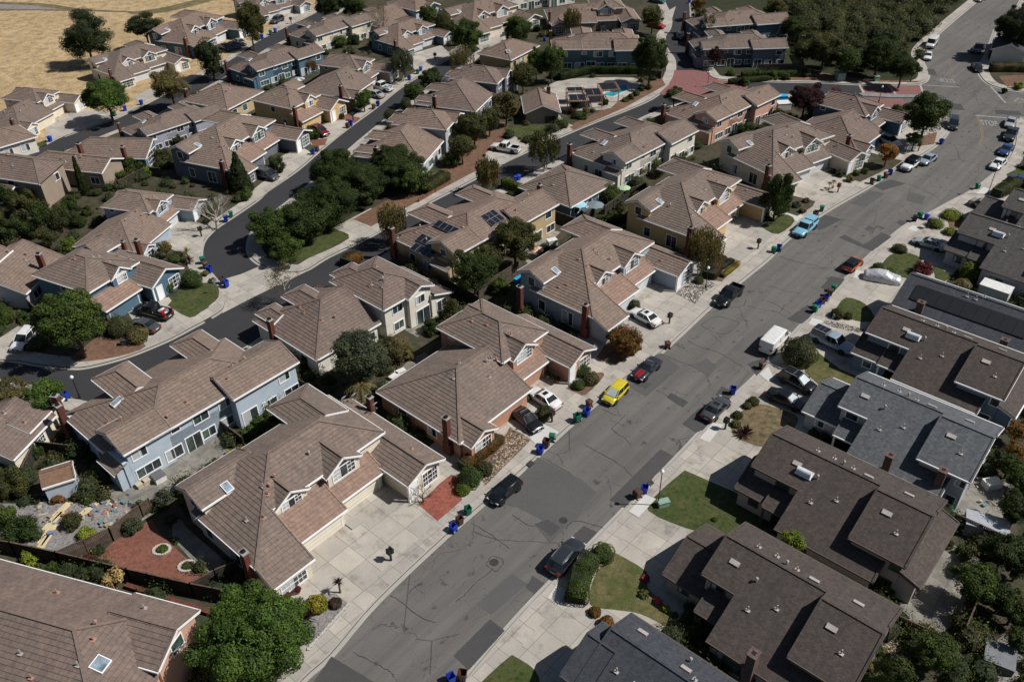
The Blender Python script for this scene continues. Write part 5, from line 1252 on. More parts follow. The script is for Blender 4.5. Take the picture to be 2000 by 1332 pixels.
V('tall dense dark evergreen at the end of the yellow duplex drive', 'broad', 1519, 385, 31, 'dark', 1.75, .3)
V('tall dark tree with bare lower trunks behind the solar panel house', 'broad', 1005, 465, 46, 'olive', .95, 2.0)
V('dense dark green tree against the blue grey duplex yard fence', 'broad', 925, 528, 48, 'dark', .9)
V('small dark shrub by the wooden yard fence of the blue grey duplex', 'loose', 975, 560, 22, 'green')
V('round green street tree above the blue bin and lamp post', 'broad', 85, 770, 42, 'bright', .85)
V('rust tinged tree at the left edge below the curving street', 'broad', 12, 765, 38, 'brown', .8)
V('large dark pine standing in the golden field', 'pine', 167, 70, 48, 'pine', 1.05, 1.5)
V('second dark pine at the field edge, right of the largest one', 'pine', 280, 48, 36, 'pine', .85)
V('dark cone shaped conifer between the cream and bright blue houses', 'broad', 409, 112, 28, 'pine', 1.6, .3)
V('dark spruce beside the dark grey duplex chimney', 'conifer', 465, 335, 24, 'pine', 1.7, .3)
V('slim columnar cypress in front of the taupe house', 'cypress', 155, 345, 10, 'dark', 4.0, .1)
V('leafy green tree between the two cream houses by the field', 'broad', 206, 187, 44, 'bright', .8)
V('olive brown tree in front of the twin dormer cream duplex', 'broad', 330, 165, 38, 'brown', .85)
V('tall olive green tree at the top, left of the white fronted duplex', 'broad', 487, 42, 28, 'olive', 1.5)
V('dark tree at the very top, right of the white fronted duplex', 'broad', 640, 8, 28, 'dark', 1.0)
V('dark tree at the top edge next to the brown leafed one', 'broad', 690, 8, 26, 'dark', 1.0)
V('brown leafed tree in front of the top blue house', 'sparse', 742, 35, 26, 'brown', 1.1)
V('thin weeping birch before the slate blue duplex', 'willow', 785, 118, 25, 'grey', 1.1)
V('round dark green street tree at the narrow street bend', 'broad', 841, 155, 23, 'dark', .95)
V('green street tree left of the round dark one', 'broad', 808, 178, 22, 'green', .9)
V('small clipped green street shrub above the grey two chimney house', 'bush', 793, 205, 11, 'olive', 1.3, .4)
V('round grey green shrub by the blue bin on the narrow street', 'bush', 762, 226, 13, 'olive', 1.0, .5)
V('tall olive tree in front of the cream bay dormer duplex', 'broad', 908, 70, 32, 'green', 1.1)
V('drooping tree below the big empty drive', 'willow', 903, 110, 30, 'brown', 1.0)
V('dark green tree right of the big empty drive', 'broad', 1010, 55, 30, 'green', .95)
V('light green tree left of the teal two storey house', 'broad', 1022, 145, 27, 'olive', 1.0)
V('tall leafy twin crowned tree at the corner of the teal house', 'broad', 1078, 115, 26, 'green', 1.35)
V('thin brown birch in front of the taupe duplex', 'willow', 1118, 35, 20, 'brown', 1.2)
V('green and yellow tree overhanging the red sports car', 'broad', 1275, 32, 25, 'olive', .95)
V('tall glossy magnolia beside the pool street pavement', 'broad', 1272, 108, 36, 'dark', 1.25)
V('olive willow tree left of the pool house', 'broad', 988, 205, 30, 'brown', .95)
V('dense olive shrub tree above the parked white pickup', 'broad', 925, 245, 32, 'olive', .95)
V('rounded olive tree between two pale grey house pairs', 'broad', 902, 285, 26, 'olive', .95)
V('green shrub at the end of the pale grey house', 'loose', 882, 312, 20, 'green')
V('small dark tree at the edge of the brick paved circle', 'broad', 1318, 186, 22, 'dark', .75)
V('slim birch at the kerb of the top street', 'sparse', 1383, 50, 17, 'olive', 1.7)
V('rust coloured tree at the top street kerb', 'broad', 1362, 12, 15, 'rust', 1.2)
V('small purple leafed tree by the low blue bungalow', 'broad', 1399, 108, 17, 'plum', .95)
V('broad dark purple tree beside the side street', 'broad', 1575, 192, 36, 'plum', .85)
V('thin red leafed tree between the purple tree and brick band', 'sparse', 1632, 180, 17, 'red', .9)
V('wide dark green tree at the street corner by the dark blue house', 'broad', 1812, 222, 46, 'dark', .95)
V('small orange autumn tree in front of the dark blue house', 'broad', 1735, 297, 22, 'orange', .85)
V('young green tree in the dark blue house front bed', 'broad', 1787, 272, 17, 'green', .8)
V('dark tree at the top right edge over the street', 'broad', 1990, 52, 42, 'pine', 1.0)
g_ = 'tall dark shrubs along the left garden boundary'
for i, (x, y, r, a) in enumerate(((12, 385, 24, 1.5), (45, 410, 26, 1.5), (80, 425, 28, 1.3), (115, 425, 26, 1.2), (30, 445, 28, 1.0), (90, 465, 25, .9), (135, 400, 20, 1.2), (60, 388, 18, 1.4))):
    V(['tall dark shrub at the left edge below the taupe house', 'second tall dark shrub from the left edge', 'broad dark shrub under the taupe gable wall', 'dark shrub right of the taupe gable wall', 'lowest dark shrub at the left, above the pale grey roof', 'dark shrub beside the folded white parasol', 'shrub between the cypress and blue grey upper roof', 'narrow pointed shrub before the taupe house window'][i], 'loose', x, y, r, 'olive' if i % 2 else 'dark', a, .1, group=g_)
V('pale leafless tree at the entry of the blue grey house', 'bare', 412, 398, 36, 'white', 1.0)
V('dark leafless young tree on the cream duplex drive', 'bare', 824, 955, 20, 'dark', 1.0)
V('small round tree in the garden left of the yellow spiky plant', 'broad', 321, 482, 15, 'brown', .95)
V('yellow spiky plant on a short stem by the rounded kerb', 'spiky', 364, 492, 12, 'yellow', 1, .9)
V('purple spiky plant under the yellow one by the rounded kerb', 'spiky', 370, 510, 15, 'bronze', 1, .3)
V('round green bush right of the steel blue house entry', 'bush', 376, 546, 20, 'green')
V('clipped bush against the steel blue house entry, lower', 'bush', 326, 560, 14, 'green', 1.2)
V('clipped bush against the steel blue house entry, upper', 'bush', 344, 546, 14, 'olive', 1.2)
V('wide olive bush beside the dark grey sedan, upper', 'bush', 235, 640, 26, 'olive', .8)
V('wide olive bush beside the dark grey sedan, lower', 'bush', 268, 655, 22, 'brown', .8)
V('green shrub below the white blossomed tree at the left', 'loose', 8, 615, 24, 'green')
V('shrub left of the white blossomed tree, by the wooden fence', 'loose', 48, 620, 14, 'green')
for l, x, y, r, c, a in (('large green shrub at the left edge above the junk yard', 20, 950, 45, 'olive', 1.1), ('dark grey green shrub left of the junk yard', 40, 1035, 42, 'dark', .8), ('low green shrub at the left edge by the dark fence', 5, 1010, 28, 'green', .9),
                         ('dark shrub leaning over the red yard fence', 258, 1028, 22, 'grey', .9), ('green shrub in front of the cream duplex back corner', 322, 975, 24, 'grey', 1.0), ('green shrub between junk yard and patio', 282, 990, 20, 'green', .8),
                         ('rust shrub below the shed, left', 112, 975, 15, 'rust', .8), ('rust shrub below the shed, right', 152, 968, 14, 'rust', .8), ('lime shrub in the junk yard beside the fence', 165, 1043, 22, 'lime', .7), ('olive shrub in the junk yard centre', 140, 1018, 24, 'olive', .8),
                         ('white flowering bush straddling the long dark fence', 229, 1130, 30, 'straw', .95), ('dark red maple in the corner of the red gravel yard', 168, 1097, 20, 'red', .8), ('olive shrub with pale blossom left of the dark fence', 60, 1085, 24, 'lime', .8), ('green shrub behind the corner house roof', 98, 1110, 18, 'green', .8),
                         ('small green plant ringed with stones, upper, red gravel yard', 317, 1072, 12, 'green', .7), ('small green plant ringed with stones, lower, red gravel yard', 367, 1104, 11, 'olive', .7),
                         ('round dark green bush at the drive of the left edge cream house', 65, 880, 24, 'green', .85), ('grey shrub by the brick chimney of the left edge cream house', 75, 845, 16, 'grey', .9), ('pinkish shrub behind the shed fence', 108, 880, 16, 'bronze', .7)):
    V(l, 'loose', x, y, r, c, a)
for l, x, y, r, c, a in (('round clipped olive bush behind the white van', 1561, 689, 36, 'olive', .85), ('small round bush left of the white sedan on the rose house drive', 1017, 778, 16, 'green', .9),
                         ('clipped olive bush between the two sedans and the kerb', 1062, 808, 16, 'olive', .9), ('glossy round green bush by the red gravel, larger one', 918, 933, 24, 'green', .95), ('yellow green bush under the glossy round one', 905, 955, 15, 'lime', .9),
                         ('bright yellow dome bush beside the spiky plants', 618, 1180, 22, 'yellow', .75), ('dark round shrub by the phormium bed kerb', 655, 1178, 13, 'bronze', .8), ('olive round shrub on the bank below the rose house, near the kerb', 945, 915, 18, 'olive', .85),
                         ('brownish bush beside the potted plants of the rose house', 1155, 740, 16, 'brown', .85), ('green flowering bush at the rose house corner', 1138, 725, 16, 'green', .85), ('low green bush in front of the rose house bed', 1130, 752, 14, 'green', .7),
                         ('big rounded bush on the drive edge beside the grey crossover, front one', 1178, 1080, 24, 'green', .8), ('small brown round bush below the long hedge', 1162, 1195, 12, 'rust', .9), ('second brown round bush near the black roof', 1185, 1215, 14, 'rust', .9),
                         ('clipped bush by the dry lawn, uppermost of four', 1472, 784, 11, 'olive', .8), ('clipped bush by the dry lawn, second of four', 1459, 793, 9, 'olive', .8), ('clipped bush by the dry lawn, third of four', 1441, 811, 10, 'olive', .8), ('clipped bush by the dry lawn, lowest of four', 1437, 828, 10, 'olive', .8),
                         ('pair bush beside the oval lawn, upper', 1716, 522, 12, 'green', .7), ('pair bush beside the oval lawn, lower', 1738, 532, 12, 'green', .7), ('wide bush below the silver sedan', 1757, 486, 15, 'olive', .6), ('clipped bush in front of the dark brown roofed blue house', 1636, 613, 14, 'olive', .8),
                         ('small clipped bush behind the square lawn', 1657, 618, 8, 'olive', 1.0), ('round white flowering bush beside the white trailer', 1880, 558, 17, 'straw', .8), ('golden green ground shrub by the dark mulch, nearest the kerb', 1828, 437, 16, 'lime', .6), ('golden green ground shrub at the corner of the dark mulch', 1860, 420, 20, 'lime', .5), ('golden green ground shrub below the dark mulch', 1856, 453, 13, 'lime', .6),
                         ('low red and green bush in front of the blue grey roofed garage', 1745, 735, 22, 'rust', .7), ('round bush beside the drooping birch rocks', 1365, 548, 10, 'olive', .8), ('green bush at the garage corner of the blue grey duplex', 1238, 596, 13, 'olive', .8),
                         ('round green bush on the corner lot by the pool hedge end', 1428, 143, 8, 'green', .9), ('low clipped shrub left of the small lawn with the lamp', 1395, 1015, 6, 'green', .8), ('clipped round bush behind the bottom brown house', 1712, 1268, 13, 'green', .9), ('small round bush right behind the bottom brown house', 1697, 1302, 10, 'brown', .9)):
    V(l, 'bush', x, y, r, c, a)
V('purple flax plant on a bare stem beside the yellow dome bush', 'spiky', 661, 1138, 15, 'bronze', 1, 1.3); V('dark flax plant shading the drive edge', 'spiky', 600, 1207, 27, 'bronze', 1, .1); V('dark red spiky fountain grass by the dry lawn', 'spiky', 1455, 848, 24, 'plum', 1, .1)
V('yellow green bush between two brown roofs on the east side', 'broad', 1550, 1056, 26, 'lime', 1.0, 2.6); V('dark green bush at the brown house rear corner', 'loose', 1727, 1150, 24, 'green', 1.0)
V('green bush beside the grey house chimney', 'loose', 1697, 898, 20, 'green', .7); V('dark red maple at the oval lawn', 'loose', 1805, 525, 24, 'red', .7); V('bright clipped hedge block by the dark roofed white house', 'bush', 1895, 532, 20, 'lime', 1.0)
for l, x, y, r, c in (('green tree overhanging the rear patio of the lowest brown house', 1830, 1272, 45, 'green'), ('green tree in the back corner by the long fence', 1905, 1135, 46, 'green'), ('tall green tree at the right edge behind the white roofed shed', 1965, 1075, 42, 'dark'),
                      ('dark tree at the right edge above the white roofed shed', 1990, 990, 38, 'dark'), ('dark tree at the right edge, lowest of the back fence trees', 1985, 1185, 36, 'dark'), ('orange tree at the right edge behind the grey house', 1988, 842, 24, 'orange'), ('second orange tree at the right edge, lower', 1985, 880, 22, 'orange'), ('green tree in the right yard corner beyond the clutter', 1992, 930, 28, 'green')):
    V(l, 'broad', x, y, r, c, .9)
# shrub runs
SHORT = {'loose green shrubs between the pale blue house and the cream duplex': 'shrubs behind the pale blue house', 'green shrubs beside the white rear gabled house': 'shrubs beside the white gabled house', 'shrubs lining the gap below the cream and grey duplex back': 'shrubs behind the grey duplex back', 'shrubs below the cream house back in the far row': 'shrubs below the far cream house', 'green shrubs along the lavender house back': 'shrubs along the lavender house', 'vines at the dark teal house patio': 'vines at the dark teal house', 'round shrubs beside the single gabled blue house': 'shrubs by the single gabled blue house', 'shrubs at the yellow and taupe house fronts': 'shrubs at the yellow house front', 'low shrubs in the front bed of the cream duplex with twin dormers': 'front bed of the twin dormer duplex', 'dry plants in the bed by the pale blue pickup': 'bed by the pale blue pickup', 'shrubs on the bank of the pool garden': 'shrubs on the pool garden bank', 'dark shrubs at the back of the mulched corner': 'shrubs behind the mulched side street', 'shrubs in the yard between pink house and dark blue house': 'shrubs between pink and blue houses', 'shrubs at the steel blue house garden path': 'shrubs on the steel blue house path', 'pot plants and shrubs at the blue grey house pergola': 'shrubs by the blue grey house rear', 'green shrubs filling the dark gap behind the pale blue house': 'shrubs behind the garden shed gap', 'rose bushes with pink flowers beside the lower brown house': 'rose bed of the lower brown house', 'dark shrub row in the shaded gap between the grey and brown houses': 'row between grey and brown houses', 'bushes beyond the mulch at the right edge corner': 'bushes on the right edge corner', 'low shrubs at the entrance of the pale blue pickup lawn': 'shrubs at the pale blue pickup lawn'}
for l, q in (('loose green shrubs between the pale blue house and the cream duplex', [(512, 830, 24, 'green'), (490, 845, 18, 'green')]), ('green shrubs beside the white rear gabled house', [(870, 620, 22, 'green'), (840, 640, 20, 'dark'), (790, 690, 22, 'brown')]),
             ('shrubs lining the gap below the cream and grey duplex back', [(1248, 330, 18, 'brown'), (1275, 320, 18, 'green'), (1300, 305, 18, 'green'), (1330, 298, 16, 'green'), (1290, 335, 18, 'olive')]), ('shrubs below the cream house back in the far row', [(640, 85, 14, 'dark'), (665, 82, 16, 'green'), (605, 130, 18, 'rust'), (690, 78, 14, 'dark')]),
             ('green shrubs along the lavender house back', [(345, 275, 14, 'dark'), (400, 240, 18, 'dark'), (430, 228, 16, 'green')]), ('vines at the dark teal house patio', [(1190, 380, 26, 'green'), (1212, 405, 14, 'olive')]),
             ('round shrubs beside the single gabled blue house', [(262, 322, 22, 'green'), (320, 305, 20, 'olive'), (290, 335, 14, 'lime')]), ('shrubs at the yellow and taupe house fronts', [(700, 200, 16, 'green'), (715, 185, 12, 'bright'), (668, 228, 7, 'olive'), (612, 262, 14, 'dark')]),
             ('low shrubs in the front bed of the cream duplex with twin dormers', [(1640, 340, 9, 'olive'), (1660, 350, 9, 'brown'), (1672, 338, 8, 'green'), (1628, 335, 7, 'bronze'), (1690, 335, 8, 'green')]), ('dry plants in the bed by the pale blue pickup', [(1555, 400, 9, 'grey'), (1575, 392, 7, 'bronze'), (1567, 412, 7, 'brown')]),
             ('shrubs on the bank of the pool garden', [(1138, 228, 9, 'green'), (1118, 218, 10, 'red'), (1125, 205, 12, 'dark'), (1145, 215, 9, 'brown'), (1232, 190, 8, 'grey'), (1243, 183, 8, 'grey'), (1222, 195, 7, 'green'), (1252, 175, 7, 'green'), (1268, 170, 8, 'brown'), (1180, 200, 9, 'dark')]),
             ('dark shrubs at the back of the mulched corner', [(1510, 148, 12, 'green'), (1535, 150, 10, 'olive'), (1480, 145, 11, 'green'), (1455, 160, 11, 'green'), (1575, 145, 9, 'olive')]), ('shrubs in the yard between pink house and dark blue house', [(1525, 228, 18, 'lime'), (1550, 235, 12, 'olive'), (1465, 250, 12, 'olive')]),
             ('shrubs at the steel blue house garden path', [(332, 520, 9, 'olive'), (400, 535, 8, 'brown'), (415, 548, 7, 'grey')]), ('pot plants and shrubs at the blue grey house pergola', [(130, 478, 18, 'lime'), (112, 490, 12, 'olive')]),
             ('green shrubs filling the dark gap behind the pale blue house', [(120, 850, 12, 'rust'), (135, 870, 10, 'lime')]), ('rose bushes with pink flowers beside the lower brown house', [(1262, 1130, 9, 'pink'), (1285, 1172, 8, 'pink'), (1300, 1188, 9, 'lime'), (1318, 1200, 7, 'green'), (1258, 1160, 10, 'olive'), (1362, 1215, 9, 'white')]),
             ('dark shrub row in the shaded gap between the grey and brown houses', [(1590, 845, 12, 'dark'), (1610, 855, 12, 'dark'), (1640, 865, 12, 'dark')]), ('bushes beyond the mulch at the right edge corner', [(1990, 168, 10, 'lime'), (1962, 178, 7, 'green')]),
             ('low shrubs at the entrance of the pale blue pickup lawn', [(1500, 425, 10, 'dark'), (1535, 405, 10, 'green')])):
    q2 = sorted(q, key=lambda t: t[0])
    for (x, y, r, c) in q:
        k = q2.index((x, y, r, c)); same = [t for t in q if t[3] == c]
        od = 'the ' + ('leftmost' if k == 0 else 'rightmost' if k == len(q) - 1 else ('second', 'third', 'fourth', 'fifth', 'sixth', 'seventh', 'eighth', 'ninth')[k - 1] + ' from left')
        cn = {'dark': 'dark green', 'grey': 'grey green', 'lime': 'lime green', 'bronze': 'bronze leafed', 'pink': 'pink flowering', 'white': 'white flowering', 'plum': 'purple'}.get(c, c)
        V(cn + ' shrub, ' + od + ' of the ' + SHORT[l], 'loose', x, y, r * 1.1, c, .85, group=l)
hedge('long clipped green hedge between the drives beside the grey crossover', [(1152, 1105), (1135, 1130), (1125, 1180)], 1.9, 1.5, 'green')
hedge('clipped hedge behind the pool deck under the teal house', [(1095, 158), (1150, 145), (1250, 145)], 1.4, 1.6, 'dark')
hedge('clipped square hedge in front of the pool house', [(1030, 238), (1085, 240)], 1.6, 1.5, 'dark')
hedge('leafy hedge running up between the rose and cream houses', [(855, 850), (820, 828), (790, 810)], 1.3, 1.3, 'bright')
hedge('bronze clipped hedge block beside the yellow flower row', [(1385, 545), (1405, 512)], 2.0, 1.1, 'bronze')
hedge('bright yellow flowering border on the yellow duplex drive', [(1412, 542), (1440, 520)], .7, .5, 'yellow')
hedge('low white flowering border beside the bronze hedge', [(1410, 525), (1428, 512)], 1.0, .45, 'grey')
hedge('rust coloured hedge mound on the curving street pavement', [(678, 520), (700, 505)], 2.2, 1.2, 'rust')
hedge('bright green clipped hedge behind the solar panel house', [(985, 365), (1035, 385)], 1.3, 1.4, 'lime')
hedge('low green hedge at the second entry of the lamp lawn house', [(1340, 160), (1365, 172)], .8, .6, 'dark') if 0 else None
hedge('rust and green hedge around the right edge corner garden', [(1935, 140), (1990, 140), (2020, 142)], 2.0, 1.6, 'brown'); hedge('orange leafed hedge at the right edge beside the white house', [(1938, 118), (1946, 88)], 1.8, 1.6, 'rust')
hedge('bank of rust and green plants along the rose house front', [(905, 915), (925, 900), (950, 885), (975, 862)], 1.4, .9, 'rust'); hedge('long low hedge by the east pavement near the top', [(1945, 385), (1985, 362)], 2.0, 1.3, 'olive')
hedge('shrub bank beside the rail on the curving street', [(830, 378), (870, 350)], 2.2, 1.4, 'olive'); hedge('hedge below the low blue bungalow by the side street', [(1450, 152), (1560, 150)], 1.5, 1.2, 'green'); hedge('ivy bank under the slate house rear', [(1425, 165), (1500, 158)], 1.0, 1.0, 'olive')
# the wooded slope: a mass nobody could count, plus the separate trees at its front edge
rr = random.Random(5); mb = MB()
A0 = [(1430, -60), (1545, 10), (1562, 100), (1610, 135), (1700, 140), (1790, 140), (1792, 95), (1850, 30), (1895, -10), (1960, -80), (1900, -200), (1450, -200)]
def inside(x, y, pg):
    c = False
    for (x0, y0), (x1, y1) in zip(pg, pg[1:] + pg[:1]):
        if (y0 > y) != (y1 > y) and x < (x1 - x0) * (y - y0) / (y1 - y0) + x0: c = not c
    return c
Aw = W2(A0); PG = [(p.x, p.y) for p in Aw]; bx = (min(p.x for p in Aw), max(p.x for p in Aw), min(p.y for p in Aw), min(330, max(p.y for p in Aw))); n = 0
while n < 1500:
    x, y = rr.uniform(bx[0], bx[1]), rr.uniform(bx[2], bx[3])
    if not inside(x, y, PG): continue
    n += 1; r = rr.uniform(.9, 2.5); z = rr.uniform(.4, 2.2) + r * .4 + 1.3 * math.sin(x * .13) * math.cos(y * .11) + 1.0
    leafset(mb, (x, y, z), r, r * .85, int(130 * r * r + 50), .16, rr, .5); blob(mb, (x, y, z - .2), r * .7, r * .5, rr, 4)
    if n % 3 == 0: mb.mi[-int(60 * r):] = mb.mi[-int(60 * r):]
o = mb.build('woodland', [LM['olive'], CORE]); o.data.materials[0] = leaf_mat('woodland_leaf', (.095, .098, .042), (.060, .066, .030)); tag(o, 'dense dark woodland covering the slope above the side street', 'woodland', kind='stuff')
for l, x, y, r, c in (('broad olive tree at the left front of the wooded slope', 1612, 95, 34, 'olive'), ('green tree at the middle front of the wooded slope', 1660, 115, 28, 'green'), ('big dark tree at the front of the wooded slope by the green cabinet', 1720, 100, 38, 'dark'),
                      ('bright tree crown in the wooded slope near the van', 1750, 95, 26, 'olive'), ('dark bushy tree at the street corner end of the woods', 1765, 130, 30, 'dark'), ('yellowing tree at the top left of the wooded slope', 1515, 20, 24, 'olive'), ('dark tree behind the right end of the teal house', 1548, 52, 26, 'dark'), ('olive tree beside the slate house and brown fence', 1572, 98, 26, 'olive')):
    V(l, 'broad', x, y, r, c, .9)
for l, x, y, r, c in (('dark tree at the right edge between the orange trees and the clutter yard', 1975, 905, 26, 'dark'), ('dark shrub tree in the far right corner below the tan patio', 1995, 1100, 36, 'dark'), ('dark tree at the right edge behind the long board fence', 1960, 1165, 34, 'dark'),
                      ('shaded tree at the right edge beside the red paved patio', 1992, 1245, 26, 'dark'), ('dark bush over the back lawn beside the lowest brown house', 1755, 1310, 34, 'dark'), ('dark shrub under the back fence, upper', 1880, 1080, 18, 'green'), ('dark vine shrub on the back fence above the patio', 1850, 1062, 14, 'olive')):
    V(l, 'loose' if r < 20 else 'broad', x, y, r, c, .85)
for l, x, y, r, c in (('loose green shrub row at the far left below the taupe roof, first', 8, 430, 24, 'olive'), ('dark shrub over the grey fence left of the blue grey house', 150, 430, 20, 'dark'), ('olive shrub against the blue grey house rear wall', 170, 412, 14, 'olive'), ('dark shrub low at the left above the pale grey roof ridge', 60, 450, 24, 'dark'),
                      ('green shrub between the taupe and lavender houses', 238, 345, 14, 'green'), ('dark bush beside the minivan drive of the dark grey duplex', 540, 322, 20, 'dark'), ('green shrub beneath the spruce by the dark grey duplex', 480, 380, 16, 'green')):
    V(l, 'loose', x, y, r, c, 1.0)

V('large reddish brown spreading bush at the blue grey duplex corner', 'broad', 1222, 662, 38, 'rust', .85, .4)

for l, k, x, y, r, c, a, t in (('olive tree beside the dark green yard tree of the solar house', 'broad', 958, 500, 30, 'olive', 1.0, None), ('thin olive tree behind the white rear gabled house', 'sparse', 880, 600, 22, 'olive', 1.2, None), ('brownish shrub tree right of the grey green olive tree', 'broad', 778, 682, 26, 'brown', .9, None),
    ('tall slender tree behind the pool hedge near the teal house', 'broad', 1048, 120, 20, 'green', 1.5, None), ('olive tree between the slate blue duplex and blue top house', 'broad', 838, 30, 22, 'green', 1.1, None), ('green tree in front of the top blue house right corner', 'broad', 865, 42, 20, 'olive', 1.1, None),
    ('rust shrub tree below the bright blue house', 'loose', 600, 128, 20, 'rust', 1.1, None), ('green tree beside the parked red car on the yellow house drive', 'loose', 603, 262, 15, 'dark', 1.2, None), ('light green small tree by the taupe house front bay', 'broad', 709, 192, 16, 'bright', 1.1, None),
    ('dark tree at the top edge beside the teal top street house', 'broad', 1368, 35, 16, 'olive', 1.3, None), ('olive shrub tree along the mulch bank by the pale grey house', 'broad', 900, 250, 22, 'olive', 1.1, None), ('second olive tree along the mulch bank, closer to the pool house', 'broad', 955, 230, 24, 'olive', 1.1, None),
    ('green shrub tree between pink duplex and tan duplex', 'loose', 1450, 255, 18, 'green', 1.0, None), ('rust and green shrub tree below the cream grey duplex', 'loose', 1312, 310, 18, 'rust', .9, None), ('dark shrub tree at the back corner of the yellow duplex', 'loose', 1195, 425, 18, 'dark', 1.0, None),
    ('green shrub at the left patio of the pale blue house', 'loose', 530, 815, 22, 'green', 1.0, None), ('small yellow shrub along the pale blue house patio edge', 'loose', 450, 885, 10, 'yellow', .9, None), ('olive shrub along the pale blue house patio edge', 'loose', 425, 902, 13, 'olive', .9, None), ('rust shrub along the pale blue house patio edge', 'loose', 395, 922, 11, 'rust', .9, None)):
    V(l, k, x, y, r, c, a, t)
# ------------------------------------------------------------------ vehicles
CG = glass('car_glass', (.012, .016, .018), .04); TYRE = plain('tyre_rubber', (.015, .015, .016), .85); RIM = plain('alloy_rim', (.32, .33, .34), .35, .7)
HL = plain('headlight_lens', (.5, .52, .54), .1, spec=.8); TL = plain('tail_light_lens', (.35, .015, .012), .25); BLK = plain('black_plastic', (.018, .018, .02), .6); PLATE = plain('number_plate', (.6, .6, .58), .4)
SHADE = plain('sunshade_foil', (.50, .58, .58), .25, .3)
CP = dict(black=paint('paint_black', (.008, .009, .010)), charcoal=paint('paint_charcoal', (.028, .032, .040)), grey=paint('paint_dark_grey', (.060, .063, .068)), silver=paint('paint_silver', (.36, .38, .40)), white=paint('paint_white', (.74, .74, .73)), yellow=paint('paint_yellow', (.62, .50, .03)),
          red=paint('paint_red', (.40, .010, .012)), maroon=paint('paint_maroon', (.17, .010, .014)), orange=paint('paint_orange', (.50, .085, .015)), ltblue=paint('paint_light_blue', (.22, .47, .60)), blue=paint('paint_blue', (.03, .06, .17)), tan=paint('paint_tan', (.30, .27, .24)), teal=paint('paint_teal', (.03, .10, .10)), steel=paint('paint_steel_blue', (.27, .34, .42)))
# kind: length, width, list of (x, ztop) body stations rear->front, greenhouse (xr, xrt, xft, xf, zbelt, zroof, topw)
KIND = {
    'sedan': (4.75, 1.82, [(-.5, .62), (-.485, .88), (-.43, .98), (-.33, 1.0), (-.2, .98), (0, .96), (.16, .95), (.22, .93), (.33, .86), (.42, .76), (.475, .66), (.5, .5)], (-.36, -.19, .07, .24, .93, 1.44, .70)),
    'coupe': (4.75, 1.90, [(-.5, .66), (-.485, .92), (-.43, 1.0), (-.33, 1.02), (-.2, .98), (0, .93), (.1, .93), (.18, .92), (.33, .88), (.42, .82), (.475, .70), (.5, .5)], (-.36, -.17, .0, .17, .92, 1.34, .64)),
    'hatch': (4.15, 1.72, [(-.5, .65), (-.49, .90), (-.47, 1.0), (-.33, 1.02), (-.2, 1.0), (0, .98), (.16, .97), (.27, .96), (.36, .90), (.44, .78), (.48, .66), (.5, .5)], (-.48, -.40, .08, .31, .96, 1.52, .72)),
    'suv': (4.7, 1.88, [(-.5, .72), (-.49, .98), (-.47, 1.1), (-.33, 1.1), (-.2, 1.08), (0, 1.06), (.14, 1.05), (.23, 1.03), (.33, .99), (.43, .90), (.48, .76), (.5, .55)], (-.48, -.38, .06, .25, 1.05, 1.68, .76)),
    'minivan': (4.95, 1.92, [(-.5, .72), (-.49, .98), (-.47, 1.08), (-.33, 1.08), (-.2, 1.07), (0, 1.05), (.14, 1.04), (.30, 1.0), (.38, .92), (.45, .82), (.48, .72), (.5, .55)], (-.485, -.42, .12, .33, 1.02, 1.74, .78)),
    'van': (5.7, 2.0, [(-.5, .9), (-.495, 1.1), (-.48, 1.3), (-.33, 1.3), (-.2, 1.3), (0, 1.3), (.2, 1.3), (.33, 1.27), (.38, 1.15), (.44, 1.0), (.48, .86), (.5, .6)], (-.49, -.475, .22, .36, 1.25, 2.15, .88)),
    'pickup': (5.75, 1.98, [(-.5, .75), (-.495, .98), (-.47, 1.12), (-.33, 1.12), (-.2, 1.12), (0, 1.10), (.14, 1.10), (.22, 1.10), (.33, 1.07), (.43, 1.0), (.485, .84), (.5, .6)], (-.12, -.09, .11, .23, 1.10, 1.86, .78)),
    'jeep': (4.5, 1.85, [(-.5, .8), (-.495, 1.0), (-.48, 1.12), (-.33, 1.12), (-.2, 1.12), (0, 1.12), (.14, 1.12), (.2, 1.12), (.33, 1.08), (.43, 1.05), (.48, .9), (.5, .7)], (-.48, -.475, .12, .19, 1.12, 1.85, .86)),
}
def car_body(kind):
    L, Wd, st, gh = KIND[kind]; hw = Wd / 2; zb = .28 if kind not in ('pickup', 'suv', 'jeep', 'van') else .36
    body = MB(); rings = []
    for x, zt in st:
        e = abs(x) / .5; taper = 1 - .14 * e ** 6 - .03 * e ** 2; h = hw * taper; zb2 = zb + (.10 if e > .96 else 0)
        X = x * L
        rings.append([Vector((X, y, z)) for y, z in ((-h * .86, zb2), (-h * .97, zb2 + .12), (-h, zb + (zt - zb) * .5), (-h * .97, zb + (zt - zb) * .82), (-h * .86, zt - .02), (-h * .6, zt + .015), (0, zt + .03),
                                                     (h * .6, zt + .015), (h * .86, zt - .02), (h * .97, zb + (zt - zb) * .82), (h, zb + (zt - zb) * .5), (h * .97, zb2 + .12), (h * .86, zb2))])
    for a, b in zip(rings, rings[1:]):
        body.quadstrip(a, b)
    body.face(rings[0][::-1]); body.face(rings[-1])
    return body, rings
def interp(st, x):
    for (a, za), (b, zb) in zip(st, st[1:]):
        if a <= x <= b: return za + (zb - za) * (x - a) / (b - a)
    return st[-1][1]
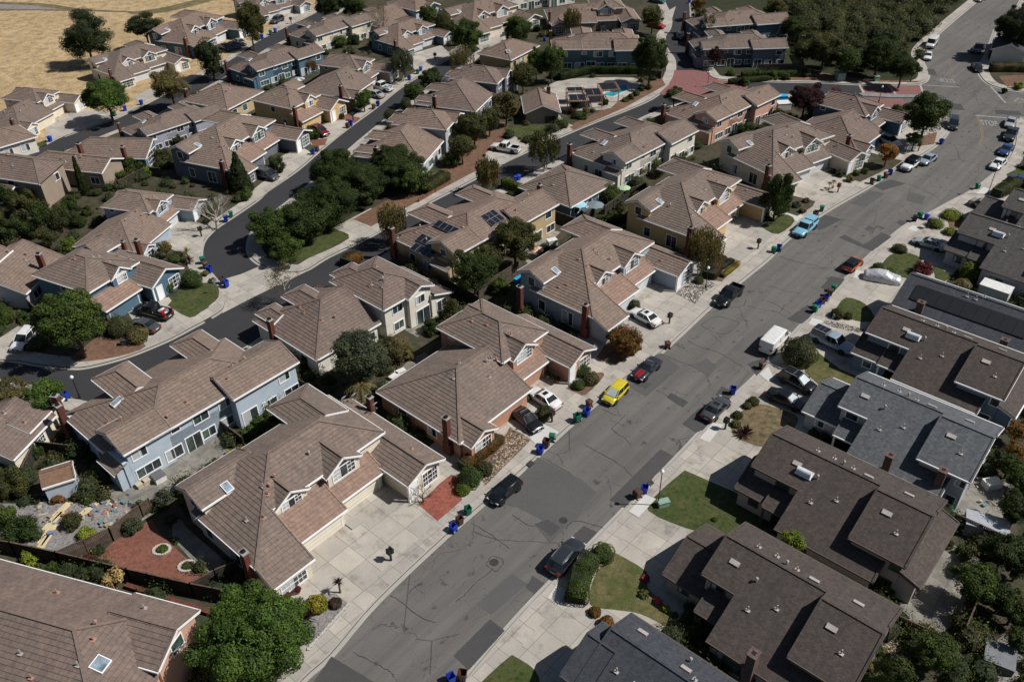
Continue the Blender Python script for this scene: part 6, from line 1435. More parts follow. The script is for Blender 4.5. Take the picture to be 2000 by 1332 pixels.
def make_car(kind, opts=()):
    L, Wd, st, gh = KIND[kind]; hw = Wd / 2; root = empty('parked_car', (0, 0, 0)); body, rings = car_body(kind)
    xr, xrt, xft, xf, zb, zr, tw = gh; xr, xrt, xft, xf = [q * L for q in (xr, xrt, xft, xf)]
    # greenhouse glass
    gl = MB(); g0, g1 = hw * .90, hw * tw
    def ring(z, a, b, w, r=.12):
        return [Vector(p) for p in ((a, -w + r, z), (a + r * .6, -w, z), ((a + b) / 2, -w * 1.03, z), (b - r * .6, -w, z), (b, -w + r, z), (b + .04, 0, z), (b, w - r, z), (b - r * .6, w, z), ((a + b) / 2, w * 1.03, z), (a + r * .6, w, z), (a, w - r, z), (a - .03, 0, z))]
    base = ring(zb - .05, xr, xf, g0); top = ring(zr - .05, xrt, xft, g1)
    gl.quadstrip(base, top); gl.build('windows', CG, root, smooth=50)
    rf = MB(); t1 = ring(zr - .06, xrt - .03, xft + .03, g1 + .025); t2 = ring(zr - .015, xrt + .04, xft - .04, g1 * .94); t3 = ring(zr, xrt + .25, xft - .25, g1 * .7)
    rf.quadstrip(t1, t2); rf.quadstrip(t2, t3); rf.face(t3)
    for s in (-1, 1):          # pillars
        for (a, b) in (((xf - .05, s * (g0 - .02), zb), (xft, s * g1, zr - .05)), ((xr + .08, s * (g0 - .02), zb), (xrt + .04, s * g1, zr - .05)), (((xr + xf) / 2 - .1, s * g0 * 1.015, zb), ((xrt + xft) / 2 - .05, s * g1 * 1.03, zr - .05))):
            rf.bar(a, b, .09 if a[0] != (xr + xf) / 2 - .1 else .07, .05)
        if kind in ('suv', 'minivan', 'van', 'sedan', 'hatch', 'jeep') : pass
    if kind == 'van':           # solid cargo sides
        for s in (-1, 1):
            q = [(xr, s * (g0 + .01), zb - .05), (L * .12, s * (g0 + .03), zb - .05), (L * .10, s * (g1 + .03), zr - .05), (xrt, s * (g1 + .02), zr - .05)]
            rf.face([Vector(p) for p in (q if s > 0 else q[::-1])])
        rf.face([Vector(p) for p in ((xr - .04, -g0, zb - .05), (xr - .04, g0, zb - .05), (xrt - .04, g1, zr - .05), (xrt - .04, -g1, zr - .05))])
        for k in range(7): rf.box((xrt + .3 + k * .5, -g1 * .8, zr - .01), (xrt + .42 + k * .5, g1 * .8, zr + .012))
    rf.build('roof', CP['black'], root, smooth=45)
    if kind == 'pickup':        # open bed let into the body
        bed = MB(); x0, x1, y0 = -L * .475, -L * .135, hw * .80; zt = 1.145
        bed.box((x0, -y0, .72), (x1, y0, .74)); q = ((x0, -y0), (x1, -y0), (x1, y0), (x0, y0))
        keep = []
        nb = MB()
        for f, uv, mi in zip(body.f, body.uv, body.mi):
            c = sum((Vector(body.v[i]) for i in f), Vector()) / len(f)
            if not (c.z > 1.05 and c.x < -L * .13 and abs(c.y) < hw * .8): nb.face([body.v[i] for i in f], uv, mi)
        body = nb
        for (ax, ay), (bx_, by) in zip(q, q[1:] + q[:1]):
            bed.face([Vector((ax, ay, .73)), Vector((bx_, by, .73)), Vector((bx_, by, zt)), Vector((ax, ay, zt))])
            bed.face([Vector((bx_, by, .73)), Vector((ax, ay, .73)), Vector((ax, ay, zt)), Vector((bx_, by, zt))])
        bed.build('cargo_bed', BLK, root)
        for s in (-1, 1): body.bar((x0, s * hw * .86, 1.14), (x1, s * hw * .86, 1.14), .2, .05)
        body.bar((x0, -hw * .86, 1.14), (x0, hw * .86, 1.14), .1, .05); body.box((x1 - .02, -hw * .86, .9), (x1 + .06, hw * .86, 1.15))
    bo = body.build('body', CP['black'], root, smooth=42)
    # wheels
    wr = .33 if kind in ('sedan', 'hatch', 'coupe', 'minivan') else .39
    ar = MB()
    for x in (-.30, .31):
        for s in (-1, 1):
            X = x * L; w_ = MB(); yo = s * (hw - .03); yi = s * (hw - .24)
            w_.tube((X, yi, wr), (X, yo, wr), wr, n=16); tyo = w_.build('wheel', TYRE, root)
            r_ = MB(); r_.tube((X, yo - s * .02, wr), (X, yo + s * .012, wr), wr * .62, n=12); r_.build('rim', RIM, tyo)
            ar = MB(); ar.tube((X, s * (hw - .3), wr + .03), (X, s * (hw + .004) * .995, wr + .03), wr * 1.16, n=16); ar.build('wheel_arch', BLK, root)
    # lights, plates, mirrors, bumper grilles
    for s in (-1, 1):
        m = MB(); z = interp(st, .47) - .03; m.box((L * .455, s * hw * .55 if s > 0 else -hw * .88, z - .14), (L * .487, hw * .88 if s > 0 else -hw * .55, z + .02)); m.build('headlight', HL, root)
        m = MB(); z = interp(st, -.48); a, b = sorted((s * hw * .56, s * hw * .9)); m.box((-L * .5 - .005, a, z - .30), (-L * .478, b, z - .08)); m.build('tail_light', TL, root)
        m = MB(); a, b = sorted((s * hw * .93, s * (hw + .16))); m.box((xf - .42, a, zb + .02), (xf - .28, b, zb + .16)); m.build('mirror', CP['black'], root)
    m = MB(); m.box((-L * .5 - .02, -.26, .55), (-L * .5 - .008, .26, .68)); m.build('number_plate', PLATE, root); m = MB(); m.box((L * .5 + .004, -.2, .42), (L * .5 + .016, .2, .52)); m.build('number_plate', PLATE, root)
    m = MB(); m.box((L * .487, -hw * .5, .46), (L * .502, hw * .5, .66)); m.build('grille', BLK, root); m = MB(); m.box((-L * .503, -hw * .8, .30), (-L * .49, hw * .8, .42)); m.build('bumper', BLK, root)
    if kind in ('suv', 'minivan'):
        for s in (-1, 1): m = MB(); m.bar((xrt + .2, s * g1 * .9, zr + .06), (xft - .2, s * g1 * .9, zr + .06), .05, .05); m.build('roof_rail', METAL, root)
    for o in root.children: 
        if o.name.split('.')[0] in ('body', 'roof', 'mirror'):
            o.material_slots[0].link = 'OBJECT'
    return root
CARS = {}
def car(label, kind, col, rear, front, cat='car', opts=(), group=None, name=None, z=0.0):
    a, b = P(*rear, .3), P(*front, .3); c = (a + b) / 2; d = b - a
    if kind not in CARS: CARS[kind] = make_car(kind); o = CARS[kind]
    else:
        src = CARS[kind]; o = src.copy(); COL.objects.link(o)
        for ch in src.children:
            if ch.name.split('.')[0] in ('sunroof', 'stripe', 'load', 'canopy', 'sunshade', 'ladder_rack', 'soft_top'): continue
            dup(ch, o)
    for ch in o.children:
        nm = ch.name.split('.')[0]
        if nm in ('body', 'roof', 'mirror'): ch.material_slots[0].material = CP['black' if (nm == 'roof' and 'blackroof' in opts) else col]
    o.name = name or {'pickup': 'pickup_truck', 'van': 'van', 'minivan': 'minivan'}.get(kind, 'parked_car')
    o.location = (c.x, c.y, z); o.rotation_euler = (0, 0, math.atan2(d.y, d.x)); tag(o, label, cat, group); o['category'] = cat
    L, Wd, st, gh = KIND[kind]; hw = Wd / 2; zr = gh[5]
    k = max(.84, min(1.02, (d.length + .25) / L)); k = .95 if 'k' not in opts else k; o.scale = (k, k, k)
    def part(n, mb, m): mb.build(n, m, o)
    if 'sunroof' in opts:
        m = MB(); m.box((gh[1] * L + .45, -.36, zr - .01), (gh[2] * L - .28, .36, zr + .012)); part('sunroof', m, CG)
    if 'shade' in opts:
        m = MB(); a = Vector((gh[3] * L - .02, 0, gh[4] + .04)); b = Vector((gh[2] * L + .04, 0, zr - .08)); n = Vector((b.z - a.z, 0, a.x - b.x)).normalized() * .03
        m.face([a + n + Vector((0, -hw * .74, 0)), a + n + Vector((0, hw * .74, 0)), b + n + Vector((0, hw * .6, 0)), b + n + Vector((0, -hw * .6, 0))]); part('sunshade', m, SHADE)
    if 'stripe' in opts:
        for s in (-1, 1):
            m = MB(); X = [gh[3] * L + .08, .33 * L, .42 * L, .46 * L]
            for x0, x1 in zip(X, X[1:]):
                z0, z1 = interp(st, x0 / L) + .036, interp(st, x1 / L) + .036
                y = (.08, .34) if s > 0 else (-.34, -.08); m.face([Vector((x0, y[0], z0)), Vector((x1, y[0], z1)), Vector((x1, y[1], z1)), Vector((x0, y[1], z0))])
            part('stripe', m, CP['red'])
    if 'load' in opts:
        m = MB(); r2 = random.Random(3)
        for q in range(9):
            x = -L * r2.uniform(.18, .42); y = r2.uniform(-.5, .5); s = r2.uniform(.12, .28); m.box((x - s, y - s, .74), (x + s, y + s, .95 + r2.random() * .35), q % 3)
        part('load', m, [plain('load_white', (.6, .6, .6)), CP['red'] if 'redload' in opts else plain('load_blue', (.1, .35, .55)), plain('load_grey', (.2, .2, .2))])
    if 'canopy' in opts:
        m = MB(); A = [(-L * .48, -hw * .86, 1.14), (-L * .13, -hw * .86, 1.14), (-L * .13, hw * .86, 1.14), (-L * .48, hw * .86, 1.14)]; B_ = [(-L * .455, -hw * .72, 1.86), (-L * .13, -hw * .72, 1.88), (-L * .13, hw * .72, 1.88), (-L * .455, hw * .72, 1.86)]
        A = [Vector(p) for p in A]; B_ = [Vector(p) for p in B_]; m.quadstrip(A, B_); m.face(B_)
        for s in (-1, 1): m.box((-L * .43, min(s * hw * .86, s * hw * .78), 1.35), (-L * .17, max(s * hw * .86, s * hw * .78), 1.68), 1)
        part('canopy', m, [CP[col] if 'solarcap' not in opts else plain('camper_grey', (.22, .22, .23)), CG])
        if 'solarcap' in opts:
            for q in range(3): m = MB(); m.box((-L * .45 + q * .62, -.6, 1.88), (-L * .45 + q * .62 + .58, .6, 1.91)); m.build('solar_panel', PVM, o)
    if 'rack' in opts:
        m = MB()
        for q in (-.5, .3): m.bar((q, -.55, zr + .08), (q, .55, zr + .08), .05, .04)
        part('roof_rack', m, METAL)
    return o
car('glossy black compact car parked by the red gravel yard, next to the green bin', 'hatch', 'black', (1014, 938), (958, 986))
car('dark grey crossover with silver roof rails parked beside the long clipped hedge', 'suv', 'charcoal', (1080, 1120), (1130, 1062), opts=('shade',) and ())
car('bright yellow hatchback with a foil sunshade in its windscreen', 'hatch', 'yellow', (1222, 751), (1182, 791), opts=('shade',))
car('black coupe with red bonnet stripes parked ahead of the yellow hatchback', 'coupe', 'charcoal', (1284, 704), (1240, 744), opts=('stripe',))
car('dark grey sedan parked at the kerb below the lone blue bin', 'sedan', 'grey', (1378, 822), (1418, 780), opts=('sunroof',))
car('pale blue pickup with a matching canopy parked at the small lawn', 'pickup', 'ltblue', (1590, 434), (1554, 464), 'pickup truck', opts=('canopy',))
car('metallic orange hatchback with a dark roof parked alone on the east kerb', 'hatch', 'orange', (1651, 531), (1679, 508), opts=('blackroof',))
car('black pickup with an empty bed parked in front of the blue grey duplex', 'pickup', 'black', (1444, 562), (1402, 600), 'pickup truck')
car('white cargo van parked behind the round clipped bush', 'van', 'white', (1492, 692), (1532, 650), 'van')
car('white sedan with a black sunroof on the blue grey duplex drive', 'sedan', 'white', (1282, 636), (1237, 611), opts=('sunroof',), z=G0)
car('white sedan on the rose house drive, behind the black one', 'sedan', 'white', (1088, 799), (1037, 766), opts=('sunroof',), z=G0)
car('black sedan with a roof rack and bright glint on the rose house drive', 'sedan', 'black', (1008, 806), (1048, 840), opts=('rack',), z=G0)
car('black pickup with a loaded bed on the steel blue house drive', 'pickup', 'black', (338, 623), (264, 603), 'pickup truck', opts=('load', 'redload'), z=G0)
car('dark grey sedan beside the loaded black pickup', 'sedan', 'grey', (304, 646), (258, 634), z=G0)
car('small white car half hidden under the magnolia at the left', 'suv', 'white', (66, 652), (36, 684), z=G0)
car('dark silver minivan on the drive of the dark grey duplex', 'minivan', 'grey', (502, 341), (540, 351), 'minivan', z=G0)
car('dark red car with a glass roof on the yellow house drive', 'suv', 'maroon', (610, 254), (641, 268), opts=('sunroof',), z=G0)
car('white pickup with a blue load on the taupe house drive', 'pickup', 'white', (768, 180), (724, 168), 'pickup truck', opts=('load',), z=G0)
car('silver sedan in front of the white pickup with the blue load', 'sedan', 'silver', (744, 191), (722, 184), z=G0)
car('dark grey crossover on the white fronted duplex drive', 'suv', 'grey', (554, 37), (529, 49), z=G0)
car('white crew cab pickup on the concrete pad above the curving street', 'pickup', 'white', (1014, 298), (961, 289), 'pickup truck', z=G0)
car('maroon black car nearest the cone conifer in the row of three', 'sedan', 'black', (432, 92), (450, 99), z=G0)
car('dark grey car in the middle of the row of three at the dark blue duplex', 'sedan', 'charcoal', (450, 88), (466, 96), z=G0)
car('tan sedan in the row of three at the dark blue duplex', 'sedan', 'tan', (460, 82), (478, 90), z=G0)
car('bright red sports car under the yellowing tree', 'coupe', 'red', (1268, 50), (1297, 56), z=G0)
car('dark blue grey car driving up the top street', 'suv', 'charcoal', (1329, 78), (1328, 67))
car('teal minivan in front of the taupe duplex garage', 'minivan', 'teal', (1148, 50), (1150, 62), 'minivan', z=G0)
car('black car in front of the taupe duplex garage', 'sedan', 'black', (1172, 54), (1180, 64), z=G0)
car('teal car at the top of the street beside the driveway', 'sedan', 'teal', (1275, 3), (1292, 6), z=G0)
car('white high roofed van parked at the upper kerb', 'van', 'white', (1827, 79), (1811, 98), 'van')
car('white sedan parked in front of the high roofed van', 'sedan', 'white', (1813, 104), (1810, 120))
car('white car cut by the top edge of the upper road', 'sedan', 'white', (1924, -4), (1906, 4))
car('grey pickup parked on the right side of the upper road', 'pickup', 'grey', (1918, 90), (1902, 106), 'pickup truck')
car('black sedan parked at the corner under the rust hedge', 'sedan', 'black', (1902, 127), (1913, 142))
car('dark minivan parked beside the wide corner tree', 'minivan', 'charcoal', (1862, 233), (1859, 257), 'minivan')
car('white jeep style car with a black soft top', 'jeep', 'white', (1790, 316), (1762, 336), opts=('blackroof',))
car('silver blue sedan parked behind the white jeep style car', 'sedan', 'steel', (1824, 306), (1798, 322))
car('white car with a black roof on the dark blue house drive', 'suv', 'white', (1717, 272), (1755, 289), opts=('blackroof',), z=G0)
car('silver sedan first below the stop line', 'sedan', 'silver', (1976, 234), (1969, 250))
car('dark grey pickup second below the stop line', 'pickup', 'charcoal', (1980, 254), (1966, 278), 'pickup truck')
car('dark blue car third below the stop line', 'sedan', 'blue', (1972, 286), (1956, 304))
car('white sedan lowest in the row below the stop line', 'sedan', 'white', (1960, 313), (1937, 333))
car('tan sedan on the drive beside the tall lamp post on the east side', 'sedan', 'tan', (1900, 398), (1944, 414), z=G0)
car('silver sedan with a sunroof on the dark roofed house drive', 'sedan', 'silver', (1845, 490), (1784, 471), opts=('sunroof',), z=G0)
car('grey pickup with solar panels on its camper cap, behind the clipped bush', 'pickup', 'steel', (1586, 655), (1664, 692), 'pickup truck', opts=('canopy', 'solarcap'), z=G0)
car('black four wheel drive with a roof rack, upper of two black cars', 'suv', 'black', (1522, 733), (1592, 768), opts=('rack', 'shade'), z=G0)
car('black sedan with a silver sunshade, lower of two black cars', 'sedan', 'black', (1502, 770), (1568, 800), opts=('shade',), z=G0)
car('dark blue car behind the low hedge at the right edge', 'sedan', 'blue', (1978, 352), (2015, 366), z=G0)
car('blue car standing in the open garage of the yellow duplex', 'hatch', 'ltblue', (1408, 410), (1428, 426), z=G0)
# covered car
cc = P(1721, 548); ob, rings = car_body('sedan'); root = empty('covered_car', (cc.x, cc.y, G0), R(-22), 'car under a wrinkled silver fabric cover on the drive of the black roofed house', 'covered car')
mb = MB(); L = 4.7; prof = [(-.5, .75), (-.46, 1.0), (-.36, 1.1), (-.22, 1.38), (-.05, 1.44), (.08, 1.42), (.22, 1.12), (.34, 1.0), (.45, .92), (.5, .7)]; rg = []
rr = random.Random(4)
for i in range(28):
    x = -.5 + i / 27; zt = interp(prof, x); hwid = .93 * (1 - .16 * abs(2 * x) ** 6); row = []
    for j in range(15):
        a = PI * j / 14; y = -math.cos(a); z = math.sin(a) ** .55; wv = .06 * math.sin(j * 2.3 + i * 1.1) + .04 * math.sin(i * 2.9 - j) + rr.uniform(-.03, .03)
        row.append(Vector((x * L, y * hwid * (1.02 + wv * .6) * (1.05 - .22 * max(0, z - .6)), max(.08, zt * z * (1 + wv)))))
    rg.append(row)
for a, b in zip(rg, rg[1:]):
    for j in range(14): mb.face([a[j], a[j + 1], b[j + 1], b[j]])
mb.face(rg[0]); mb.face(rg[-1][::-1]); mb.build('cover', plain('silver_fabric', (.50, .51, .53), .35, .25), root, smooth=70)
for x in (-1.4, 1.45):
    for s in (-1, 1): mb = MB(); mb.tube((x, s * .7, .3), (x, s * .88, .3), .31, n=14); mb.build('wheel', TYRE, root)
# ------------------------------------------------------------------ bins, posts, fences, garden things
BINC = dict(blue=plain('bin_blue', (.012, .045, .36), .4, var=.06), green=plain('bin_green', (.010, .13, .075), .45, var=.06), brown=plain('bin_brown', (.085, .045, .035), .5, var=.08), grey=plain('bin_grey', (.02, .021, .023), .5))
def make_bin(openlid):
    root = empty('wheeled_bin', (0, 0, 0)); mb = MB()
    A = [Vector(p) for p in ((-.22, -.25, .06), (.24, -.25, .06), (.24, .25, .06), (-.22, .25, .06))]; B_ = [Vector(p) for p in ((-.32, -.31, .95), (.30, -.31, .95), (.30, .31, .95), (-.32, .31, .95))]
    mb.quadstrip(A, B_); mb.face(A[::-1]); mb.bar((-.33, -.33, .95), (-.33, .33, .95), .05, .06); mb.bar((.31, -.33, .95), (.31, .33, .95), .05, .06); mb.bar((-.33, -.33, .95), (.31, -.33, .95), .05, .06); mb.bar((-.33, .33, .95), (.31, .33, .95), .05, .06)
    mb.bar((-.42, -.26, .93), (-.42, .26, .93), .04, .04)
    I = [p * .94 + Vector((0, 0, .12)) for p in B_]; J = [p * .9 + Vector((0, 0, .06)) for p in A]
    if openlid: mb.quadstrip(I, J); mb.face(J)
    mb.build('bin_body', BINC['blue'], root)
    ld = MB()
    if openlid: ld.box((-.42, -.32, .35), (-.37, .32, 1.0))
    else:
        C = [Vector(p) for p in ((-.36, -.34, .98), (.36, -.34, .98), (.36, .34, .98), (-.36, .34, .98))]; D = [Vector(p) for p in ((-.3, -.28, 1.06), (.26, -.28, 1.05), (.26, .28, 1.05), (-.3, .28, 1.06))]
        ld.quadstrip(C, D); ld.face(D); ld.face(C[::-1])
    ld.build('lid', BINC['blue'], root)
    for s in (-1, 1): w_ = MB(); w_.tube((-.3, s * .24, .12), (-.3, s * .31, .12), .12, n=10); w_.build('wheel', TYRE, root)
    for c in root.children:
        if c.name.split('.')[0] in ('bin_body', 'lid'): c.material_slots[0].link = 'OBJECT'
    return root
BP = {}
def bin_(x, y, col, label, op=None, z=G0):
    rr = random.Random(int(x * 7 + y)); op = (rr.random() < .45) if op is None else op
    if op not in BP: BP[op] = make_bin(op); o = BP[op]
    else: o = dup(BP[op])
    p = P(x, y, z); o.name = 'wheeled_bin'; o.location = p; o.rotation_euler = (0, 0, R(-42 + rr.uniform(-35, 35)) + (PI if rr.random() < .3 else 0)); s = rr.uniform(.88, 1.0); o.scale = (s, s, s)
    for c in o.children:
        if c.name.split('.')[0] in ('bin_body', 'lid'): c.material_slots[0].material = BINC[col]
    tag(o, label, 'bin', 'wheeled bins put out on the streets')
for a in ((885, 1037, 'blue', 'open blue bin at the kerb below the green one, by the cream duplex drive', True, 0), (899, 1023, 'brown', 'brown bin between the green bin and the open blue bin by the cream duplex'), (915, 1003, 'green', 'green bin at the kerb behind the black compact car'),
          (1056, 886, 'blue', 'open blue bin next to the storm drain', True, 0), (1068, 872, 'brown', 'brown bin between blue and green ones by the river rock bank'), (1078, 861, 'green', 'green bin with a white sticker on its lid, by the new slab', False, 0),
          (1126, 822, 'green', 'green bin below the white sedan drive of the rose house'), (1146, 812, 'blue', 'open blue bin between the green bin and the yellow hatchback', True, 0), (1150, 795, 'brown', 'small brown bin just behind the yellow hatchback'),
          (1303, 680, 'brown', 'lone brown bin at the kerb under the rust coloured bush', False, 0), (1431, 769, 'blue', 'lone open blue bin beside the dark grey sedan', True, 0), (1259, 963, 'blue', 'open blue bin near the storm drain and tall lamp post', True, 0), (1245, 972, 'brown', 'brown bin near the tall lamp post on the east kerb', False, 0), (1487, 720, 'brown', 'brown bin in the shadow of the white van', False, 0),
          (1591, 610, 'green', 'green bin lowest in the row of six bins on the east kerb', False, 0), (1597, 602, 'blue', 'lower blue bin in the row of six on the east kerb', True, 0), (1605, 595, 'brown', 'lower brown bin in the row of six on the east kerb', None, 0), (1612, 588, 'blue', 'upper blue bin in the row of six on the east kerb', True, 0), (1620, 578, 'brown', 'upper brown bin in the row of six on the east kerb', None, 0), (1627, 569, 'green', 'green bin uppermost in the row of six on the east kerb', False, 0),
          (1795, 427, 'green', 'green bin by the golden shrubs on the east kerb', False, 0), (1808, 430, 'blue', 'blue bin by the golden shrubs on the east kerb', False, 0), (1786, 433, 'grey', 'dark bin tipped beside the green one at the golden shrubs', None, 0),
          (1604, 414, 'green', 'green bin behind the pale blue pickup', False, 0), (1591, 424, 'brown', 'brown bin right behind the pale blue pickup', None, 0), (1716, 354, 'green', 'green bin on the west kerb below the white jeep style car', False, 0), (1701, 360, 'brown', 'brown bin, lowest of four below the white jeep style car', None, 0), (1738, 342, 'blue', 'blue bin next to the white jeep style car', True, 0), (1729, 348, 'brown', 'brown bin beside the blue one at the white jeep style car', None, 0),
          (1908, 370, 'green', 'lone green bin on the east kerb near the low hedge', False, 0), (1510, 494, 'green', 'green bin at the yellow duplex drive end', False, 0), (1520, 490, 'blue', 'blue bin at the yellow duplex drive end', True, 0), (1838, 282, 'blue', 'blue bin at the corner below the dark minivan', True, 0),
          (905, 1326, 'brown', 'brown bin cut by the bottom edge, east kerb'), (882, 1332, 'blue', 'blue bin cut by the bottom edge, east kerb', True, 0), (452, 424, 'green', 'green bin on the narrow street below the leafless tree', False), (442, 433, 'blue', 'blue bin on the narrow street below the leafless tree', True),
          (397, 515, 'green', 'green bin at the rounded kerb by the spiky plants', False), (402, 524, 'brown', 'brown bin at the rounded kerb by the spiky plants'), (411, 532, 'blue', 'blue bin at the rounded kerb by the spiky plants', True), (443, 560, 'blue', 'blue bin on the crossing apron by the round lawn', True), (435, 553, 'brown', 'small brown bin on the crossing apron'),
          (129, 780, 'blue', 'open blue bin beside the black lamp post on the curving street', True), (612, 302, 'blue', 'blue bin at the dark grey duplex front lawn', True), (620, 296, 'brown', 'brown bin at the dark grey duplex front lawn'), (686, 246, 'blue', 'blue bin at the red mulch of the yellow house', True), (679, 250, 'brown', 'brown bin at the red mulch of the yellow house'),
          (739, 207, 'blue', 'blue bin below the silver sedan, taupe house', True), (730, 213, 'brown', 'brown bin below the silver sedan, taupe house'), (800, 157, 'blue', 'blue bin left of the dark green street tree', True), (816, 145, 'green', 'green bin by the slate blue duplex drive', False), (822, 139, 'blue', 'blue bin by the slate blue duplex drive', False),
          (763, 245, 'blue', 'blue bin on the far side of the narrow street under the round shrub', False), (967, 245, 'green', 'green bin hidden at the mulch bank above the white pickup', False), (538, 64, 'blue', 'blue bin by the white fronted duplex', False), (529, 68, 'green', 'green bin by the white fronted duplex', False), (512, 76, 'blue', 'blue bin under the tall olive tree', False),
          (99, 277, 'blue', 'blue bin on the lawn strip of the cream single dormer house', False), (21, 310, 'green', 'green bin at the left edge kerb', False), (245, 217, 'blue', 'blue bin on the far street by the leafy tree', False), (224, 227, 'green', 'green bin on the far street, left of the blue ones', False), (277, 205, 'blue', 'blue bin at the twin dormer cream duplex', False),
          (1063, 81, 'blue', 'blue bin beside the taupe duplex chimney', False), (1347, 6, 'blue', 'blue bin at the top of the top street', False), (1367, 94, 'blue', 'blue bin by the purple tree on the top street', False), (1375, 126, 'blue', 'blue bin at the brick paved circle corner', False), (1007, 354, 'blue', 'blue bin behind the low teal house, left one', False), (1013, 352, 'blue', 'blue bin behind the low teal house, right one', False),
          (613, 576, 'grey', 'black bin on the curving street behind the low tan roof', False), (624, 571, 'brown', 'brown bin on the curving street behind the low tan roof', False)):
    bin_(*a[:4], op=a[4] if len(a) > 4 else None, z=a[5] if len(a) > 5 else G0)
def mailbox(x, y, label, col=(.06, .04, .03)):
    p = P(x, y, G0); root = empty('mailbox_post', p, R(48), label, 'mailbox', 'clustered mailbox posts'); m = plain('mailbox_%d' % (col[0] * 100), col, .5)
    a = MB(); a.box((-.08, -.08, 0), (.08, .08, 1.1)); a.build('post', m, root)
    for i, (u, z) in enumerate(((-.16, 1.0), (.16, 1.0), (-.16, 1.32), (.16, 1.32))):
        b = MB(); n = 6; A = [Vector((u - .13, -.25, z)), Vector((u + .13, -.25, z))] + [Vector((u + .13 * math.cos(PI * k / n), -.25, z + .16 + .12 * math.sin(PI * k / n))) for k in range(n + 1)]
        B_ = [q + Vector((0, .5, 0)) for q in A]; b.quadstrip(A, B_); b.face(A[::-1]); b.face(B_); b.build('mailbox', m, root)
for x, y, l, c in ((764, 1094, 'black clustered mailbox post in the middle of the cream duplex drive', (.02, .02, .022)), (1307, 632, 'dark mailbox post behind the white sedan with sunroof', (.05, .035, .03)), (1480, 486, 'dark mailbox post on the yellow duplex drive', (.05, .035, .03)), (1636, 376, 'rusty brown mailbox post beside two small potted palms', (.16, .06, .035)),
                   (1078, 824, 'mailbox post beside the clipped olive bush', (.05, .045, .03)), (1416, 838, 'black mailbox post beside the dry lawn bushes', (.02, .02, .022)), (394, 462, 'dark mailbox post on the blue grey house drive', (.03, .03, .03)), (569, 47, 'mailbox post on the white fronted duplex drive', (.05, .035, .03)), (850, 118, 'brown mailbox post on the slate blue duplex drive', (.06, .04, .03)), (1793, 296, 'brown mailbox post in front of the dark blue house', (.08, .05, .035)), (690, 236, 'dark mailbox post at the yellow house red mulch', (.03, .03, .03)), (1812, 446, 'tall dark mailbox post with a red foot by the blue bin', (.06, .03, .025))):
    mailbox(x, y, l, c)
GLOBE = plain('lamp_globe', (.75, .78, .78), .15)
def lamp(x, y, h, label, col=BLACKM):
    p = P(x, y, G0); root = empty('street_lamp', p, 0, label, 'street lamp', 'globe topped street lamps'); a = MB(); a.tube((0, 0, 0), (0, 0, .5), .13, .1); a.tube((0, 0, .5), (0, 0, h - .35), .06, .045); a.build('post', col, root)
    b = MB(); b.lathe([(.09, 0), (.12, .06), (.2, .18), (.2, .3), (.12, .42), (.03, .48), (0, .5)], 12, (0, 0, h - .35)); b.build('lamp_globe', GLOBE, root)
lamp(1285, 987, 4.7, 'tall lamp post beside the big lawn and pale green cabinet', plain('lamp_brown', (.06, .045, .04))); lamp(156, 777, 3.1, 'black lamp post beside the open blue bin at the curving street'); lamp(1778, 160, 4.6, 'black lamp post at the street corner in front of the woods'); lamp(1716, 200, 3.2, 'black lamp post on the brick paved traffic island')
lamp(1382, 169, 3.0, 'black lamp post by the brick paved circle'); lamp(1929, 380, 5.2, 'tall lamp post beside the tan sedan drive'); lamp(1378, 562, 3.2, 'black lamp post in the white river rock garden')
def signpost(x, y, label):
    p = P(x, y, G0); root = empty('sign_post', p, R(30), label, 'sign'); a = MB(); a.tube((0, 0, 0), (0, 0, 2.3), .03); a.build('post', METAL, root); b = MB(); b.box((-.3, -.015, 1.9), (.3, .015, 2.3)); b.build('sign_plate', METAL, root)
signpost(425, 574, 'thin metal sign post on the round lawn corner')
# fences
FW = plain('fence_wood', (.095, .070, .052), .9, var=.35, nscale=2.5); FWD = plain('fence_wood_dark', (.040, .034, .030), .9, var=.35, nscale=2.5); FWR = plain('fence_wood_red', (.20, .085, .045), .85, var=.3, nscale=2.5)
def fence(label, px, h=1.7, m=FW, name='wooden_fence'):
    pts = W2(px, G0); root = empty(name, pts[0], 0, label, 'fence'); b = MB(); o = pts[0]; rr = random.Random(int(px[0][0] + 3)); t = MB()
    for a, c in zip(pts, pts[1:]):
        d = c - a; n = max(2, int(d.length / .15)); dn = d.normalized()
        for k in range(n):
            q0 = a - o + d * (k / n) + dn * .008; q1 = a - o + d * ((k + 1) / n) - dn * .008; hh = h + rr.uniform(-.03, .03)
            b.bar(q0 + Vector((0, 0, hh / 2)), q1 + Vector((0, 0, hh / 2)), .03, hh)
        t.bar(a - o + Vector((0, 0, h + .03)), c - o + Vector((0, 0, h + .03)), .12, .05)
        np_ = max(1, round(d.length / 2.4))
        for k in range(np_ + 1):
            q = a - o + d * (k / np_); pp = MB(); pp.box((q.x - .06, q.y - .06, 0), (q.x + .06, q.y + .06, h + .1)); pp.build('post', m, root)
    b.build('fence_boards', m, root); t.build('top_rail', FW, root)
fence('weathered board fence along the upper side of the red gravel yard', [(122, 1101), (222, 1056), (280, 1010), (298, 998)]); fence('long dark board fence between the corner house and the red gravel yard', [(-20, 1076), (32, 1084), (120, 1103), (257, 1136), (380, 1165), (467, 1182)], 1.8, FWD)
fence('short board gate fence at the end of the red gravel yard', [(383, 1160), (425, 1136), (468, 1118)], 1.6, FWD); fence('dark board fence behind the garden shed', [(52, 937), (76, 884), (150, 892)], 1.6, FWD); fence('board fence between the pale blue patio and the neighbour', [(428, 838), (478, 876)], 1.6, FWD)
